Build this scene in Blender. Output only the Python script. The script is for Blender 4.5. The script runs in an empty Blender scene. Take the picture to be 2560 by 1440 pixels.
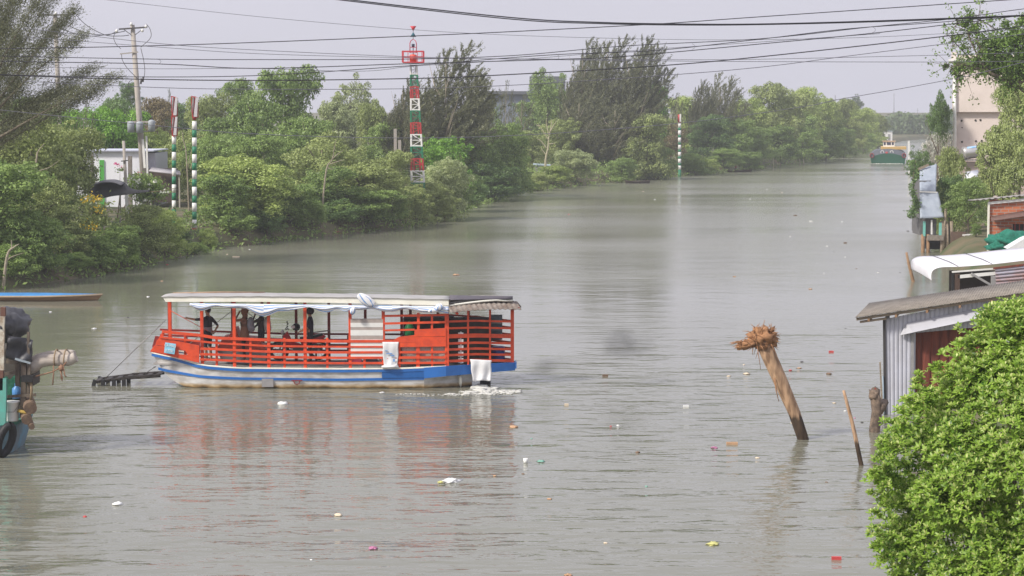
import bpy, math, random
import numpy as np
from mathutils import Vector, Matrix, noise as mnoise
random.seed(7)
scene = bpy.context.scene
COL = scene.collection
# ---------------------------------------------------------------- camera
F, CX, CY, HZ, H = 5400.0, 1280.0, 720.0, 275.0, 8.64
PITCH = math.atan((CY - HZ) / F)
cam_d = bpy.data.cameras.new('camera')
cam = bpy.data.objects.new('camera', cam_d); COL.objects.link(cam)
cam.location = (0, 0, H); cam.rotation_euler = (math.pi/2 - PITCH, 0, 0)
cam_d.sensor_width = 36; cam_d.lens = 36 * F / 2560; cam_d.clip_end = 9000; cam_d.clip_start = 0.5
scene.camera = cam
# ---------------------------------------------------------------- world
SUN_EL, SUN_AZ = math.radians(42), math.radians(-123)   # azimuth measured from +Y towards +X
world = bpy.data.worlds.new('World'); scene.world = world; world.use_nodes = True
wn = world.node_tree.nodes; wl = world.node_tree.links
bg = wn['Background']; sky = wn.new('ShaderNodeTexSky'); sky.sky_type = 'NISHITA'; sky.sun_disc = False
sky.sun_elevation = SUN_EL; sky.sun_rotation = SUN_AZ
sky.air_density = 1.6; sky.dust_density = 5.0; sky.ozone_density = 2.0
# thin bright cloud over the whole sky, mixed over the clear sky
cl = wn.new('ShaderNodeMixRGB'); cl.blend_type = 'MIX'; cl.inputs[0].default_value = 0.80
tc = wn.new('ShaderNodeTexCoord'); nz = wn.new('ShaderNodeTexNoise'); nz.inputs['Scale'].default_value = 2.2
nz.inputs['Detail'].default_value = 4
mp = wn.new('ShaderNodeMapping'); mp.inputs['Scale'].default_value = (1, 1, 4)
cr = wn.new('ShaderNodeValToRGB'); cr.color_ramp.elements[0].color = (6.7, 6.65, 7.8, 1); cr.color_ramp.elements[1].color = (7.8, 7.6, 8.8, 1)
cr.color_ramp.elements[0].position = .3; cr.color_ramp.elements[1].position = .75
wl.new(tc.outputs['Generated'], mp.inputs[0]); wl.new(mp.outputs[0], nz.inputs['Vector']); wl.new(nz.outputs['Fac'], cr.inputs[0])
wl.new(sky.outputs[0], cl.inputs[1]); wl.new(cr.outputs[0], cl.inputs[2]); wl.new(cl.outputs[0], bg.inputs[0])
bg.inputs[1].default_value = 0.090
# ---------------------------------------------------------------- sun
sd = bpy.data.lights.new('sun', 'SUN'); sd.energy = 3.3; sd.angle = math.radians(8); sd.color = (1, .95, .86)
sun = bpy.data.objects.new('sun', sd); COL.objects.link(sun)
sdir = Vector((math.sin(SUN_AZ)*math.cos(SUN_EL), math.cos(SUN_AZ)*math.cos(SUN_EL), math.sin(SUN_EL)))
sun.rotation_euler = sdir.to_track_quat('Z', 'Y').to_euler(); sun.location = (0, 0, 60)
# ---------------------------------------------------------------- exposure
vs = scene.view_settings; vs.view_transform = 'Standard'; vs.look = 'None'; vs.exposure = 0.37; vs.gamma = 1; vs.use_curve_mapping = False
scene.cycles.use_denoising = True
scene.cycles.max_bounces = 7; scene.cycles.diffuse_bounces = 3; scene.cycles.glossy_bounces = 3
scene.cycles.transparent_max_bounces = 8; scene.cycles.volume_bounces = 1; scene.cycles.transmission_bounces = 3
# ---------------------------------------------------------------- picture-to-world helpers
cp, sp = math.cos(PITCH), math.sin(PITCH)
def ray(px, py):
    u = (px - CX) / F; v = -(py - CY) / F
    return Vector((u, cp + sp*v, -sp + cp*v))
def W(px, py, Y):                       # the point on the upright plane at distance Y
    d = ray(px, py); t = Y / d.y
    return Vector((t*d.x, Y, H + t*d.z))
def G(px, py, z=0.0):                   # the point at height z
    d = ray(px, py); t = (z - H) / d.z
    return Vector((t*d.x, t*d.y, z))
# ---------------------------------------------------------------- materials
MATS = {}
def nodes_of(m):
    m.use_nodes = True
    return m.node_tree.nodes, m.node_tree.links
def mat(name, col, rough=.65, var=.18, scale=6.0, metal=0.0, bump=.0, col2=None, stretch=(1, 1, 1), alpha=None, spec=.4):
    if name in MATS: return MATS[name]
    m = bpy.data.materials.new(name); n, l = nodes_of(m); p = n['Principled BSDF']
    c2 = col2 or tuple(max(0, c*(1-var)) for c in col)
    t = n.new('ShaderNodeTexCoord'); mp = n.new('ShaderNodeMapping'); mp.inputs['Scale'].default_value = stretch
    nz = n.new('ShaderNodeTexNoise'); nz.inputs['Scale'].default_value = scale; nz.inputs['Detail'].default_value = 6; nz.inputs['Roughness'].default_value = .65
    r = n.new('ShaderNodeValToRGB'); r.color_ramp.elements[0].position = .35; r.color_ramp.elements[1].position = .65
    r.color_ramp.elements[0].color = (*c2, 1); r.color_ramp.elements[1].color = (*col, 1)
    l.new(t.outputs['Object'], mp.inputs[0]); l.new(mp.outputs[0], nz.inputs['Vector']); l.new(nz.outputs['Fac'], r.inputs[0]); l.new(r.outputs[0], p.inputs['Base Color'])
    p.inputs['Roughness'].default_value = rough; p.inputs['Metallic'].default_value = metal
    p.inputs['Specular IOR Level'].default_value = spec
    if bump:
        b = n.new('ShaderNodeBump'); b.inputs['Strength'].default_value = bump; b.inputs['Distance'].default_value = .03
        l.new(nz.outputs['Fac'], b.inputs['Height']); l.new(b.outputs[0], p.inputs['Normal'])
    MATS[name] = m; return m
def leaf_mat(name, dark, light, trans=.35, nscale=2.2, rnd=.5):
    if name in MATS: return MATS[name]
    m = bpy.data.materials.new(name); n, l = nodes_of(m); n.remove(n['Principled BSDF'])
    out = n['Material Output']; t = n.new('ShaderNodeTexCoord'); nz = n.new('ShaderNodeTexNoise'); nz.inputs['Scale'].default_value = nscale; nz.inputs['Detail'].default_value = 3
    geo = n.new('ShaderNodeNewGeometry'); oi = n.new('ShaderNodeObjectInfo')
    a = n.new('ShaderNodeMath'); a.operation = 'MULTIPLY_ADD'; a.inputs[1].default_value = rnd; l.new(geo.outputs['Random Per Island'], a.inputs[0]); l.new(nz.outputs['Fac'], a.inputs[2])
    b = n.new('ShaderNodeMath'); b.operation = 'MULTIPLY_ADD'; b.inputs[1].default_value = .22; l.new(oi.outputs['Random'], b.inputs[0]); l.new(a.outputs[0], b.inputs[2])
    r = n.new('ShaderNodeValToRGB'); r.color_ramp.elements[0].position = .48; r.color_ramp.elements[1].position = 1.12 if False else 1.0
    r.color_ramp.elements[0].color = (*dark, 1); r.color_ramp.elements[1].color = (*light, 1)
    l.new(t.outputs['Object'], nz.inputs['Vector']); l.new(b.outputs[0], r.inputs[0])
    d = n.new('ShaderNodeBsdfDiffuse'); tr = n.new('ShaderNodeBsdfTranslucent'); mx = n.new('ShaderNodeMixShader'); mx.inputs[0].default_value = trans
    l.new(r.outputs[0], d.inputs[0]); l.new(r.outputs[0], tr.inputs[0]); l.new(d.outputs[0], mx.inputs[1]); l.new(tr.outputs[0], mx.inputs[2])
    g = n.new('ShaderNodeBsdfGlossy'); g.inputs['Roughness'].default_value = .42; g.inputs[0].default_value = (1, 1, 1, 1)
    m2 = n.new('ShaderNodeMixShader'); m2.inputs[0].default_value = .022
    l.new(mx.outputs[0], m2.inputs[1]); l.new(g.outputs[0], m2.inputs[2]); l.new(m2.outputs[0], out.inputs[0])
    MATS[name] = m; return m
# ---------------------------------------------------------------- mesh builder
def V(*a): return Vector(a)
class MB:
    def __init__(s): s.v = []; s.f = []; s.m = []; s.sm = []
    def add(s, verts, faces, mi=0, smooth=False):
        o = len(s.v); s.v += [tuple(x) for x in verts]
        for k, f in enumerate(faces):
            s.f.append(tuple(i+o for i in f)); s.m.append(mi[k] if isinstance(mi, list) else mi); s.sm.append(smooth)
        return s
    def box(s, c, size, mi=0, M=None):
        x, y, z = (d/2 for d in size); c = Vector(c)
        vs = [Vector((a*x, b*y, d*z)) for a in (-1, 1) for b in (-1, 1) for d in (-1, 1)]
        if M is not None: vs = [M @ q for q in vs]
        return s.add([q + c for q in vs], [(0, 1, 3, 2), (4, 6, 7, 5), (0, 4, 5, 1), (2, 3, 7, 6), (0, 2, 6, 4), (1, 5, 7, 3)], mi)
    def bar(s, a, b, w, h, mi=0, up=(0, 0, 1)):        # w across, h along the up side
        a, b = Vector(a), Vector(b); d = (b-a).normalized(); up = Vector(up)
        if abs(d.dot(up)) > .99: up = Vector((0, 1, 0))
        s1 = d.cross(up).normalized(); u1 = s1.cross(d).normalized()
        o = [(-.5, -.5), (.5, -.5), (.5, .5), (-.5, .5)]
        vs = [q + s1*(i*w) + u1*(j*h) for q in (a, b) for i, j in o]
        return s.add(vs, [(3, 2, 1, 0), (4, 5, 6, 7), (0, 1, 5, 4), (1, 2, 6, 5), (2, 3, 7, 6), (3, 0, 4, 7)], mi)
    def tube(s, pts, r, n=8, mi=0, smooth=True, caps=True):
        pts = [Vector(p) for p in pts]; R = r if isinstance(r, (list, tuple)) else [r]*len(pts)
        vs = []; prev = None
        for i, p in enumerate(pts):
            d = (pts[min(i+1, len(pts)-1)] - pts[max(i-1, 0)]).normalized()
            if prev is None:
                a = Vector((0, 0, 1)) if abs(d.z) < .9 else Vector((1, 0, 0)); x = d.cross(a).normalized()
            else: x = (prev - d*prev.dot(d)).normalized()
            prev = x; y = d.cross(x)
            vs += [p + (x*math.cos(2*math.pi*k/n) + y*math.sin(2*math.pi*k/n))*R[i] for k in range(n)]
        fs = [(i*n+k, i*n+(k+1) % n, (i+1)*n+(k+1) % n, (i+1)*n+k) for i in range(len(pts)-1) for k in range(n)]
        s.add(vs, fs, mi, smooth)
        if caps:
            o = len(s.v) - len(vs)
            s.f.append(tuple(o+k for k in range(n))[::-1]); s.m.append(mi); s.sm.append(False)
            e = o + (len(pts)-1)*n; s.f.append(tuple(e+k for k in range(n))); s.m.append(mi); s.sm.append(False)
        return s
    def ell(s, c, r, mi=0, seg=12, rings=8, rough=0, fr=3.0, M=None, seed=0):
        c = Vector(c); vs = []
        for i in range(rings+1):
            th = math.pi*i/rings
            for k in range(seg):
                ph = 2*math.pi*k/seg; d = Vector((math.sin(th)*math.cos(ph), math.sin(th)*math.sin(ph), math.cos(th)))
                q = 1 + (rough*mnoise.noise(d*fr + Vector((seed*7.1, seed*3.3, seed))) if rough else 0)
                p = Vector((d.x*r[0]*q, d.y*r[1]*q, d.z*r[2]*q))
                if M is not None: p = M @ p
                vs.append(p + c)
        fs = [(i*seg+k, (i+1)*seg+k, (i+1)*seg+(k+1) % seg, i*seg+(k+1) % seg) for i in range(rings) for k in range(seg)]
        return s.add(vs, fs, mi, True)
    def prism(s, outline, off, mi=0):      # closed 3-D outline pushed along a vector
        n = len(outline); a = [Vector(p) for p in outline]; off = Vector(off); vs = a + [p+off for p in a]
        fs = [tuple(range(n))[::-1], tuple(range(n, 2*n))] + [(k, (k+1) % n, n+(k+1) % n, n+k) for k in range(n)]
        return s.add(vs, fs, mi)
    def grid(s, P, th=None, mi=0, smooth=True, mfun=None):   # P[i][j] points; th = thickness vector
        a, b = len(P), len(P[0]); vs = [Vector(p) for r in P for p in r]; fs = []; ms = []
        for i in range(a-1):
            for j in range(b-1):
                fs.append((i*b+j, i*b+j+1, (i+1)*b+j+1, (i+1)*b+j)); ms.append(mfun(i, j) if mfun else mi)
        if th is not None:
            N = len(vs); th = Vector(th); vs += [p+th for p in vs]; k = len(fs)
            for q in range(k): fs.append(tuple(N+x for x in fs[q][::-1])); ms.append(ms[q])
            ed = [(j, j+1) for j in range(b-1)] + [((a-1)*b+j+1, (a-1)*b+j) for j in range(b-1)] + [((i+1)*b, i*b) for i in range(a-1)] + [(i*b+b-1, (i+1)*b+b-1) for i in range(a-1)]
            for x, y in ed: fs.append((y, x, N+x, N+y)); ms.append(ms[0])
        return s.add(vs, fs, ms, smooth)
    def build(s, name, mats, parent=None, origin=None, bevel=0, recalc=True):
        me = bpy.data.meshes.new(name)
        o = Vector(origin) if origin is not None else Vector((0, 0, 0))
        me.from_pydata([(x-o.x, y-o.y, z-o.z) for x, y, z in s.v], [], s.f)
        mats = mats if isinstance(mats, (list, tuple)) else [mats]
        for m in mats: me.materials.append(m)
        me.polygons.foreach_set('material_index', s.m); me.polygons.foreach_set('use_smooth', s.sm)
        if recalc:
            import bmesh
            bm = bmesh.new(); bm.from_mesh(me); bmesh.ops.recalc_face_normals(bm, faces=bm.faces); bm.to_mesh(me); bm.free()
        me.update()
        ob = bpy.data.objects.new(name, me); COL.objects.link(ob); ob.location = o
        if parent: ob.parent = parent
        if bevel:
            b = ob.modifiers.new('bevel', 'BEVEL'); b.width = bevel; b.segments = 2; b.limit_method = 'ANGLE'
        return ob
def tag(o, label=None, cat=None, group=None, kind=None):
    if label: o['label'] = label
    if cat: o['category'] = cat
    if group: o['group'] = group
    if kind: o['kind'] = kind
    return o
def thing(name, label, cat, loc, group=None, rz=0):
    o = bpy.data.objects.new(name, None); COL.objects.link(o); o.location = loc; o.rotation_euler = (0, 0, rz)
    o.empty_display_size = .2
    return tag(o, label, cat, group)
def children(o): return [c for c in ALLC.get(o.name, [])]
def copy_tree(root, kids, loc, rz=0, scale=None):
    r = root.copy(); COL.objects.link(r); r.location = loc; r.rotation_euler = (0, 0, rz)
    if scale: r.scale = scale
    out = []
    for k in kids:
        c = k.copy(); COL.objects.link(c); c.parent = r; out.append(c)
    return r, out
def catmull(pts, n=10):
    P = [Vector(p) for p in pts]; P = [P[0]*2-P[1]] + P + [P[-1]*2-P[-2]]; out = []
    for i in range(1, len(P)-2):
        for k in range(n):
            t = k/n; a, b, c, d = P[i-1], P[i], P[i+1], P[i+2]
            out.append(.5*((2*b)+(c-a)*t+(2*a-5*b+4*c-d)*t*t+(3*b-a-3*c+d)*t*t*t))
    return out + [P[-2]]
def text_part(body, size, m, parent, loc, rot, name='lettering', ext=.004, sx=1.0):
    cu = bpy.data.curves.new(name, 'FONT'); cu.body = body; cu.size = size; cu.extrude = ext; cu.align_x = 'CENTER'; cu.align_y = 'CENTER'
    tmp = bpy.data.objects.new('t', cu); COL.objects.link(tmp)
    bpy.context.view_layer.update()
    me = bpy.data.meshes.new_from_object(tmp.evaluated_get(bpy.context.evaluated_depsgraph_get()))
    bpy.data.objects.remove(tmp); ob = bpy.data.objects.new(name, me); COL.objects.link(ob)
    me.materials.clear(); me.materials.append(m); ob.parent = parent; ob.location = loc; ob.rotation_euler = rot; ob.scale = (sx, 1, 1)
    return ob
# ================================================================ SETTING
SHL = [(-60, -40), (0, -36), (60, -30), (90, -26.5), (103.7, -24.6), (116.6, -20.7), (135, -18.6), (148, -13.1), (158, -8.2), (176, -5.5), (200, -2.5), (227, .8), (255, 10.4), (305, 31.6), (373, 53), (430, 70), (491, 82), (600, 108), (666, 128), (690, 420), (700, 3000)]
SHR = [(-60, 5), (0, 5.5), (30, 7.5), (45, 10), (61, 11.8), (75, 15.5), (88, 18.8), (108, 22), (133, 26.5), (160, 32), (200, 39.5), (300, 59), (400, 81), (500, 112), (666, 190), (690, 440), (700, 3010)]
def interp(T, y): return float(np.interp(y, [a for a, b in T], [b for a, b in T]))
def shl(y): return interp(SHL, y)
def shr(y): return interp(SHR, y)
def bank_h(x, y):
    if y > 690: d = 12
    else: d = max(shl(y) - x, x - shr(y))
    n = mnoise.noise(Vector((x*.15, y*.15, 0)))*.35 + mnoise.noise(Vector((x*.7, y*.7, 3)))*.12
    d += n*1.5
    if d < -4: return -2.0
    t = min(1, max(0, (d+2.6)/4.6)); h = -2.0 + 3.1*(t*t*(3-2*t))
    return h + (n*.5 if d > 0 else 0)
def make_ground():
    ys = list(np.arange(-60, 330, 2.5)) + list(np.arange(330, 760, 8)) + [800, 900, 1100, 1500, 2200, 3500, 6000]
    NS = 70
    b = MB(); P = []
    for y in ys:
        a, c = shl(min(y, 685)), shr(min(y, 685))
        xs = [-4000, -1500, -500, -200] + list(np.linspace(a-60, a-8, 10)) + list(np.linspace(a-7, a+5, 22)) + list(np.linspace(a+6, max(a+7, c-6), 8)) + list(np.linspace(max(a+8, c-5), max(a+8, c-5)+13, 22)) + list(np.linspace(c+10, c+60, 10)) + [c+200, c+600, 2500, 5000]
        xs = sorted(xs)
        P.append([V(x, y, bank_h(x, y)) for x in xs])
    b.grid(P, smooth=True)
    g = b.build('ground', mat('bank_soil', (.17, .13, .08), rough=.95, col2=(.06, .085, .03), scale=.35, bump=.4), recalc=False)
    tag(g, kind='structure')
make_ground()
def make_water():
    m = bpy.data.materials.new('river_water'); n, l = nodes_of(m); p = n['Principled BSDF']
    t = n.new('ShaderNodeTexCoord')
    def nz(scale, stretch, det=3, rough=.5):
        mp = n.new('ShaderNodeMapping'); mp.inputs['Scale'].default_value = stretch
        q = n.new('ShaderNodeTexNoise'); q.inputs['Scale'].default_value = scale; q.inputs['Detail'].default_value = det; q.inputs['Roughness'].default_value = rough
        l.new(t.outputs['Object'], mp.inputs[0]); l.new(mp.outputs[0], q.inputs['Vector']); return q
    def mul(a, b_, op='MULTIPLY'):
        q = n.new('ShaderNodeMath'); q.operation = op
        for i, x in enumerate((a, b_)):
            if isinstance(x, (int, float)): q.inputs[i].default_value = x
            else: l.new(x, q.inputs[i])
        return q.outputs[0]
    big = nz(.035, (.6, 1.6, 1), 2); r = n.new('ShaderNodeValToRGB'); r.color_ramp.elements[0].position = .44; r.color_ramp.elements[1].position = .64
    r.color_ramp.elements[0].color = (.5, .5, .5, 1); r.color_ramp.elements[1].color = (1, 1, 1, 1)
    l.new(big.outputs['Fac'], r.inputs[0])
    w1 = nz(1.5, (.38, 1.0, 1), 2); w2 = nz(5.0, (.6, 1, 1), 2, .55); w3 = nz(.45, (.7, 1, 1), 1)
    s = mul(mul(w1.outputs['Fac'], .50), mul(w2.outputs['Fac'], .10), 'ADD'); s = mul(s, mul(w3.outputs['Fac'], .8), 'ADD')
    b = n.new('ShaderNodeBump'); b.inputs['Distance'].default_value = .13; b.inputs['Strength'].default_value = 1
    sy0 = n.new('ShaderNodeSeparateXYZ'); l.new(t.outputs['Object'], sy0.inputs[0]); m0 = n.new('ShaderNodeMapRange')
    for k_, v_ in (('From Min', 42), ('From Max', 78), ('To Min', 1.7), ('To Max', .95)): m0.inputs[k_].default_value = v_
    l.new(sy0.outputs['Y'], m0.inputs[0]); 
    # wind line: rippled below it, calm above it
    wob = nz(.12, (1, 1, 1), 2); ln = mul(sy0.outputs['Y'], mul(mul(sy0.outputs['X'], -.72), mul(wob.outputs['Fac'], 5.0), 'ADD'), 'ADD')
    m1 = n.new('ShaderNodeMapRange'); m1.interpolation_type = 'SMOOTHSTEP'
    for k_, v_ in (('From Min', 77.4), ('From Max', 79.6), ('To Min', 1.0), ('To Max', .34)): m1.inputs[k_].default_value = v_
    l.new(ln, m1.inputs[0]); l.new(mul(mul(r.outputs[0], m0.outputs[0]), m1.outputs[0]), b.inputs['Strength']); l.new(s, b.inputs['Height']); l.new(b.outputs[0], p.inputs['Normal'])
    c = nz(.05, (.6, 1.4, 1), 3); rc = n.new('ShaderNodeValToRGB'); rc.color_ramp.elements[0].color = (.162, .162, .125, 1); rc.color_ramp.elements[1].color = (.21, .208, .16, 1)
    l.new(c.outputs['Fac'], rc.inputs[0]); l.new(rc.outputs[0], p.inputs['Base Color'])
    sy = n.new('ShaderNodeSeparateXYZ'); l.new(t.outputs['Object'], sy.inputs[0]); mr = n.new('ShaderNodeMapRange')
    mr.inputs['From Min'].default_value = 58; mr.inputs['From Max'].default_value = 130; mr.inputs['To Min'].default_value = .055; mr.inputs['To Max'].default_value = .17
    l.new(sy.outputs['Y'], mr.inputs[0]); rr = mul(mr.outputs[0], mul(big.outputs['Fac'], 2.0)); l.new(rr, p.inputs['Roughness'])
    p.inputs['IOR'].default_value = 1.33
    b2 = MB(); P = [[V(x, y, 0) for x in (-300, -100, 0, 100, 300, 900)] for y in (-60, 100, 300, 720)]
    b2.grid(P); w = b2.build('river', m, recalc=False); tag(w, kind='structure')
make_water()
# ================================================================ FOLIAGE
def leaf_object_mesh(name, P, N, L, Wd, m, seed=0, dirs=None, bend=0.0):
    """one leaf-sized rhombus per point; P centres, N normals, L half lengths, Wd half widths"""
    rs = np.random.RandomState(seed); n = len(P)
    if dirs is None:
        A = rs.normal(size=(n, 3)); U = np.cross(N, A)
    else: U = dirs.copy()
    U /= np.linalg.norm(U, axis=1)[:, None] + 1e-9
    Vv = np.cross(N, U); Vv /= np.linalg.norm(Vv, axis=1)[:, None] + 1e-9
    L = L[:, None]; Wd = Wd[:, None]
    vt = np.empty((n, 4, 3)); vt[:, 0] = P - U*L; vt[:, 1] = P - Vv*Wd; vt[:, 2] = P + U*L; vt[:, 3] = P + Vv*Wd
    me = bpy.data.meshes.new(name)
    me.vertices.add(n*4); me.vertices.foreach_set('co', vt.reshape(-1)); me.loops.add(n*4); me.polygons.add(n)
    me.loops.foreach_set('vertex_index', np.arange(n*4)); me.polygons.foreach_set('loop_start', np.arange(n)*4)
    me.polygons.foreach_set('loop_total', np.full(n, 4)); me.update(calc_edges=True); me.materials.append(m)
    return me
def sph(rs, n):
    d = rs.normal(size=(n, 3)); return d/np.linalg.norm(d, axis=1)[:, None]
def round_crown(name, seed, n=11000, zmin=.25, flat=.8, leaf=.040, kbig=11, ksmall=90, m=None, spread=1.0, loose=.0, sub=.17):
    """crown of half width 1 and height 2: big lobes carry small clumps, the clumps carry leaves"""
    rs = np.random.RandomState(seed)
    z = zmin + .22 + (1.62-zmin-.22)*rs.rand(kbig)**.8; prof = np.sqrt(np.clip(1 - np.clip((z-.35-zmin*.6)/1.75, -.35, 1)**2, 0, 1))
    a = np.arange(kbig)*2.4 + rs.rand(kbig); rad = prof*rs.uniform(.35, .78, kbig)
    big = np.stack([np.cos(a)*rad, np.sin(a)*rad, z], 1); rb = rs.uniform(.27, .43, kbig)
    core = np.array([[0, 0, .55+zmin*.7], [0, 0, 1.0+zmin*.3], [.1, .05, 1.5]]); big = np.vstack([big, core]); rb = np.append(rb, [.62, .62, .45])
    idx = rs.choice(len(big), ksmall, p=rb**2/np.sum(rb**2)); d = sph(rs, ksmall); d[:, 2] = np.abs(d[:, 2])*.9 - .25*rs.rand(ksmall)
    sm = big[idx] + d*rb[idx][:, None]*rs.uniform(.85, 1.08+loose, (ksmall, 1)); sm[:, 2] = np.clip(sm[:, 2], zmin*.5+.05, 2.0)
    rsm = rs.uniform(sub*.65, sub*1.25, ksmall)
    cc = np.vstack([sm, big]); rr = np.append(rsm, rb*.92); wgt = np.append(rsm**2*2.6, rb**2*.9); wgt /= wgt.sum()
    k = rs.choice(len(cc), n, p=wgt); d = sph(rs, n); up = rs.rand(n) < .55; d[up, 2] = np.abs(d[up, 2])
    P = cc[k] + d*rr[k][:, None]*(1 - .45*rs.rand(n)[:, None]**2)*np.array([1, 1, flat]); P[:, 2] = np.clip(P[:, 2], .02, 2.05)
    N = d + rs.normal(size=(n, 3))*.55 + np.array([0, 0, .35]); N /= np.linalg.norm(N, axis=1)[:, None]
    s = leaf*rs.uniform(.65, 1.3, n)
    P[:, :2] *= 1.06
    return leaf_object_mesh(name, P, N, s, s*.52, m, seed)
def feather_crown(name, seed, n=15000, spires=9, m=None, lean=.45, z0=.25, thin=1.0, droop=.3):
    rs = np.random.RandomState(seed); Ps = []; Ds = []
    for k in range(spires):
        a = (k+.5)/spires*2-1 if spires > 1 else 0; a += rs.uniform(-.1, .1)
        tipx = a*.66 + lean*.42 + rs.uniform(-.1, .1); tipz = 2.0 - abs(a)**1.5*.75 - rs.uniform(0, .28)*(k % 2); tipy = rs.uniform(-.5, .5)
        zs = z0 + rs.uniform(0, .25); b0 = np.array([a*.15, 0, zs]); b1 = np.array([a*.8 - .05, tipy*.9, zs*.3+tipz*.55]); b2 = np.array([tipx, tipy, tipz])
        nb = 34
        for j in range(nb):
            bt = (j+rs.rand())/nb; C = (1-bt)**2*b0 + 2*bt*(1-bt)*b1 + bt**2*b2; D = 2*(1-bt)*(b1-b0) + 2*bt*(b2-b1); D /= np.linalg.norm(D)
            ang = j*2.4+k; out = np.array([np.cos(ang), np.sin(ang), .35+.5*bt]); L = (.52*(1-bt)**.6+.07)*thin*rs.uniform(.6, 1.25)
            q = int(n/spires/nb*(.5+1.0*(1-bt))); u = rs.rand(q)
            P = C + out*(L*u)[:, None] + (D*.5+np.array([lean*.5, 0, 0]))*(L*u*u)[:, None]; P[:, 2] -= u**2*L*droop
            P += rs.normal(size=(q, 3))*(.012+.035*(1-bt)*(1-u))[:, None]
            Ps.append(P); Ds.append(out*.7 + D*.6 + np.array([lean*.8, 0, -.3]) + rs.normal(size=(q, 3))*.8)
    P = np.vstack(Ps); Dv = np.vstack(Ds); Nn = np.random.RandomState(seed+1).normal(size=P.shape)
    Nn = np.cross(Dv, Nn); Nn /= np.linalg.norm(Nn, axis=1)[:, None]
    s = .030*np.random.RandomState(seed+2).uniform(.5, 1.5, len(P))
    return leaf_object_mesh(name, P, Nn, s, s*.2, m, seed, dirs=Dv)
def trunk_mesh(name, seed, m, h=1.5, r=.05, limbs=6, lean=0):
    rs = random.Random(seed); b = MB(); pts = [V(0, 0, -.25)]; x = 0; y = 0
    for i in range(1, 7):
        x += rs.uniform(-.05, .05) + lean*.04; y += rs.uniform(-.05, .05); pts.append(V(x, y, h*i/6))
    b.tube(pts, [r*(1.15-.95*i/6) for i in range(7)], 7)
    for k in range(limbs):
        i = rs.randint(1, 5); p = pts[i]; a = rs.uniform(0, 6.28); L = rs.uniform(.4, .8)
        q = p + V(math.cos(a)*L*.5, math.sin(a)*L*.5, L*.35); e = p + V(math.cos(a)*L + lean*.2, math.sin(a)*L, L*.85)
        b.tube([p, q, e], [r*.5, r*.33, r*.08], 5)
    me_ob = b.build(name, m); me = me_ob.data; bpy.data.objects.remove(me_ob); return me
LM = dict(
    mid=leaf_mat('leaves_mid_green', (.075, .135, .032), (.31, .43, .125)),
    yel=leaf_mat('leaves_yellow_green', (.13, .20, .035), (.48, .58, .18)),
    dark=leaf_mat('leaves_dark_green', (.05, .10, .035), (.20, .31, .10)),
    olive=leaf_mat('leaves_olive', (.105, .145, .04), (.40, .47, .17)),
    pale=leaf_mat('leaves_pale_grey_green', (.13, .17, .06), (.50, .57, .28)),
    bright=leaf_mat('leaves_bright_green', (.055, .15, .018), (.27, .50, .07)),
    needle=leaf_mat('needles_grey_green', (.06, .072, .034), (.19, .20, .105), trans=.25),
    russet=leaf_mat('leaves_russet', (.11, .075, .04), (.29, .24, .12)),
    farg=leaf_mat('leaves_far_green', (.05, .09, .04), (.16, .22, .10)),
)
BARK = mat('bark_grey_brown', (.20, .16, .12), rough=.9, col2=(.10, .08, .06), scale=9, bump=.5)
BARKP = mat('bark_pale', (.38, .33, .25), rough=.9, col2=(.24, .20, .15), scale=9, bump=.4)
CROWNS = {
    'round': [round_crown('crown_round%d' % i, 11+i, n=17000, zmin=.25, leaf=.031, kbig=13, ksmall=120, m=LM['mid']) for i in range(3)],
    'dome': [round_crown('crown_dome%d' % i, 31+i, n=22000, zmin=-.12, leaf=.031, kbig=20, ksmall=170, m=LM['mid'], sub=.15) for i in range(4)],
    'loose': [round_crown('crown_loose%d' % i, 51+i, n=13000, zmin=.25, leaf=.032, kbig=15, ksmall=90, m=LM['mid'], loose=.35, sub=.14) for i in range(3)],
    'shrub': [round_crown('crown_shrub%d' % i, 71+i, n=9000, zmin=-.2, leaf=.042, kbig=13, ksmall=80, m=LM['mid'], sub=.2, loose=.1) for i in range(3)],
    'feather': [feather_crown('crown_feather%d' % i, 91+i, n=36000, spires=8+i, m=LM['needle'], lean=.85) for i in range(3)],
    'wisp': [feather_crown('crown_wisp%d' % i, 111+i, n=6000, spires=3, m=LM['needle'], lean=.5, thin=.75) for i in range(2)],
}
TRUNKS = [trunk_mesh('trunk%d' % i, 5+i, BARK) for i in range(3)]
TRUNKF = trunk_mesh('trunk_feather', 19, BARKP, h=1.75, r=.035, limbs=9, lean=.6)
TCNT = [0]
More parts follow.
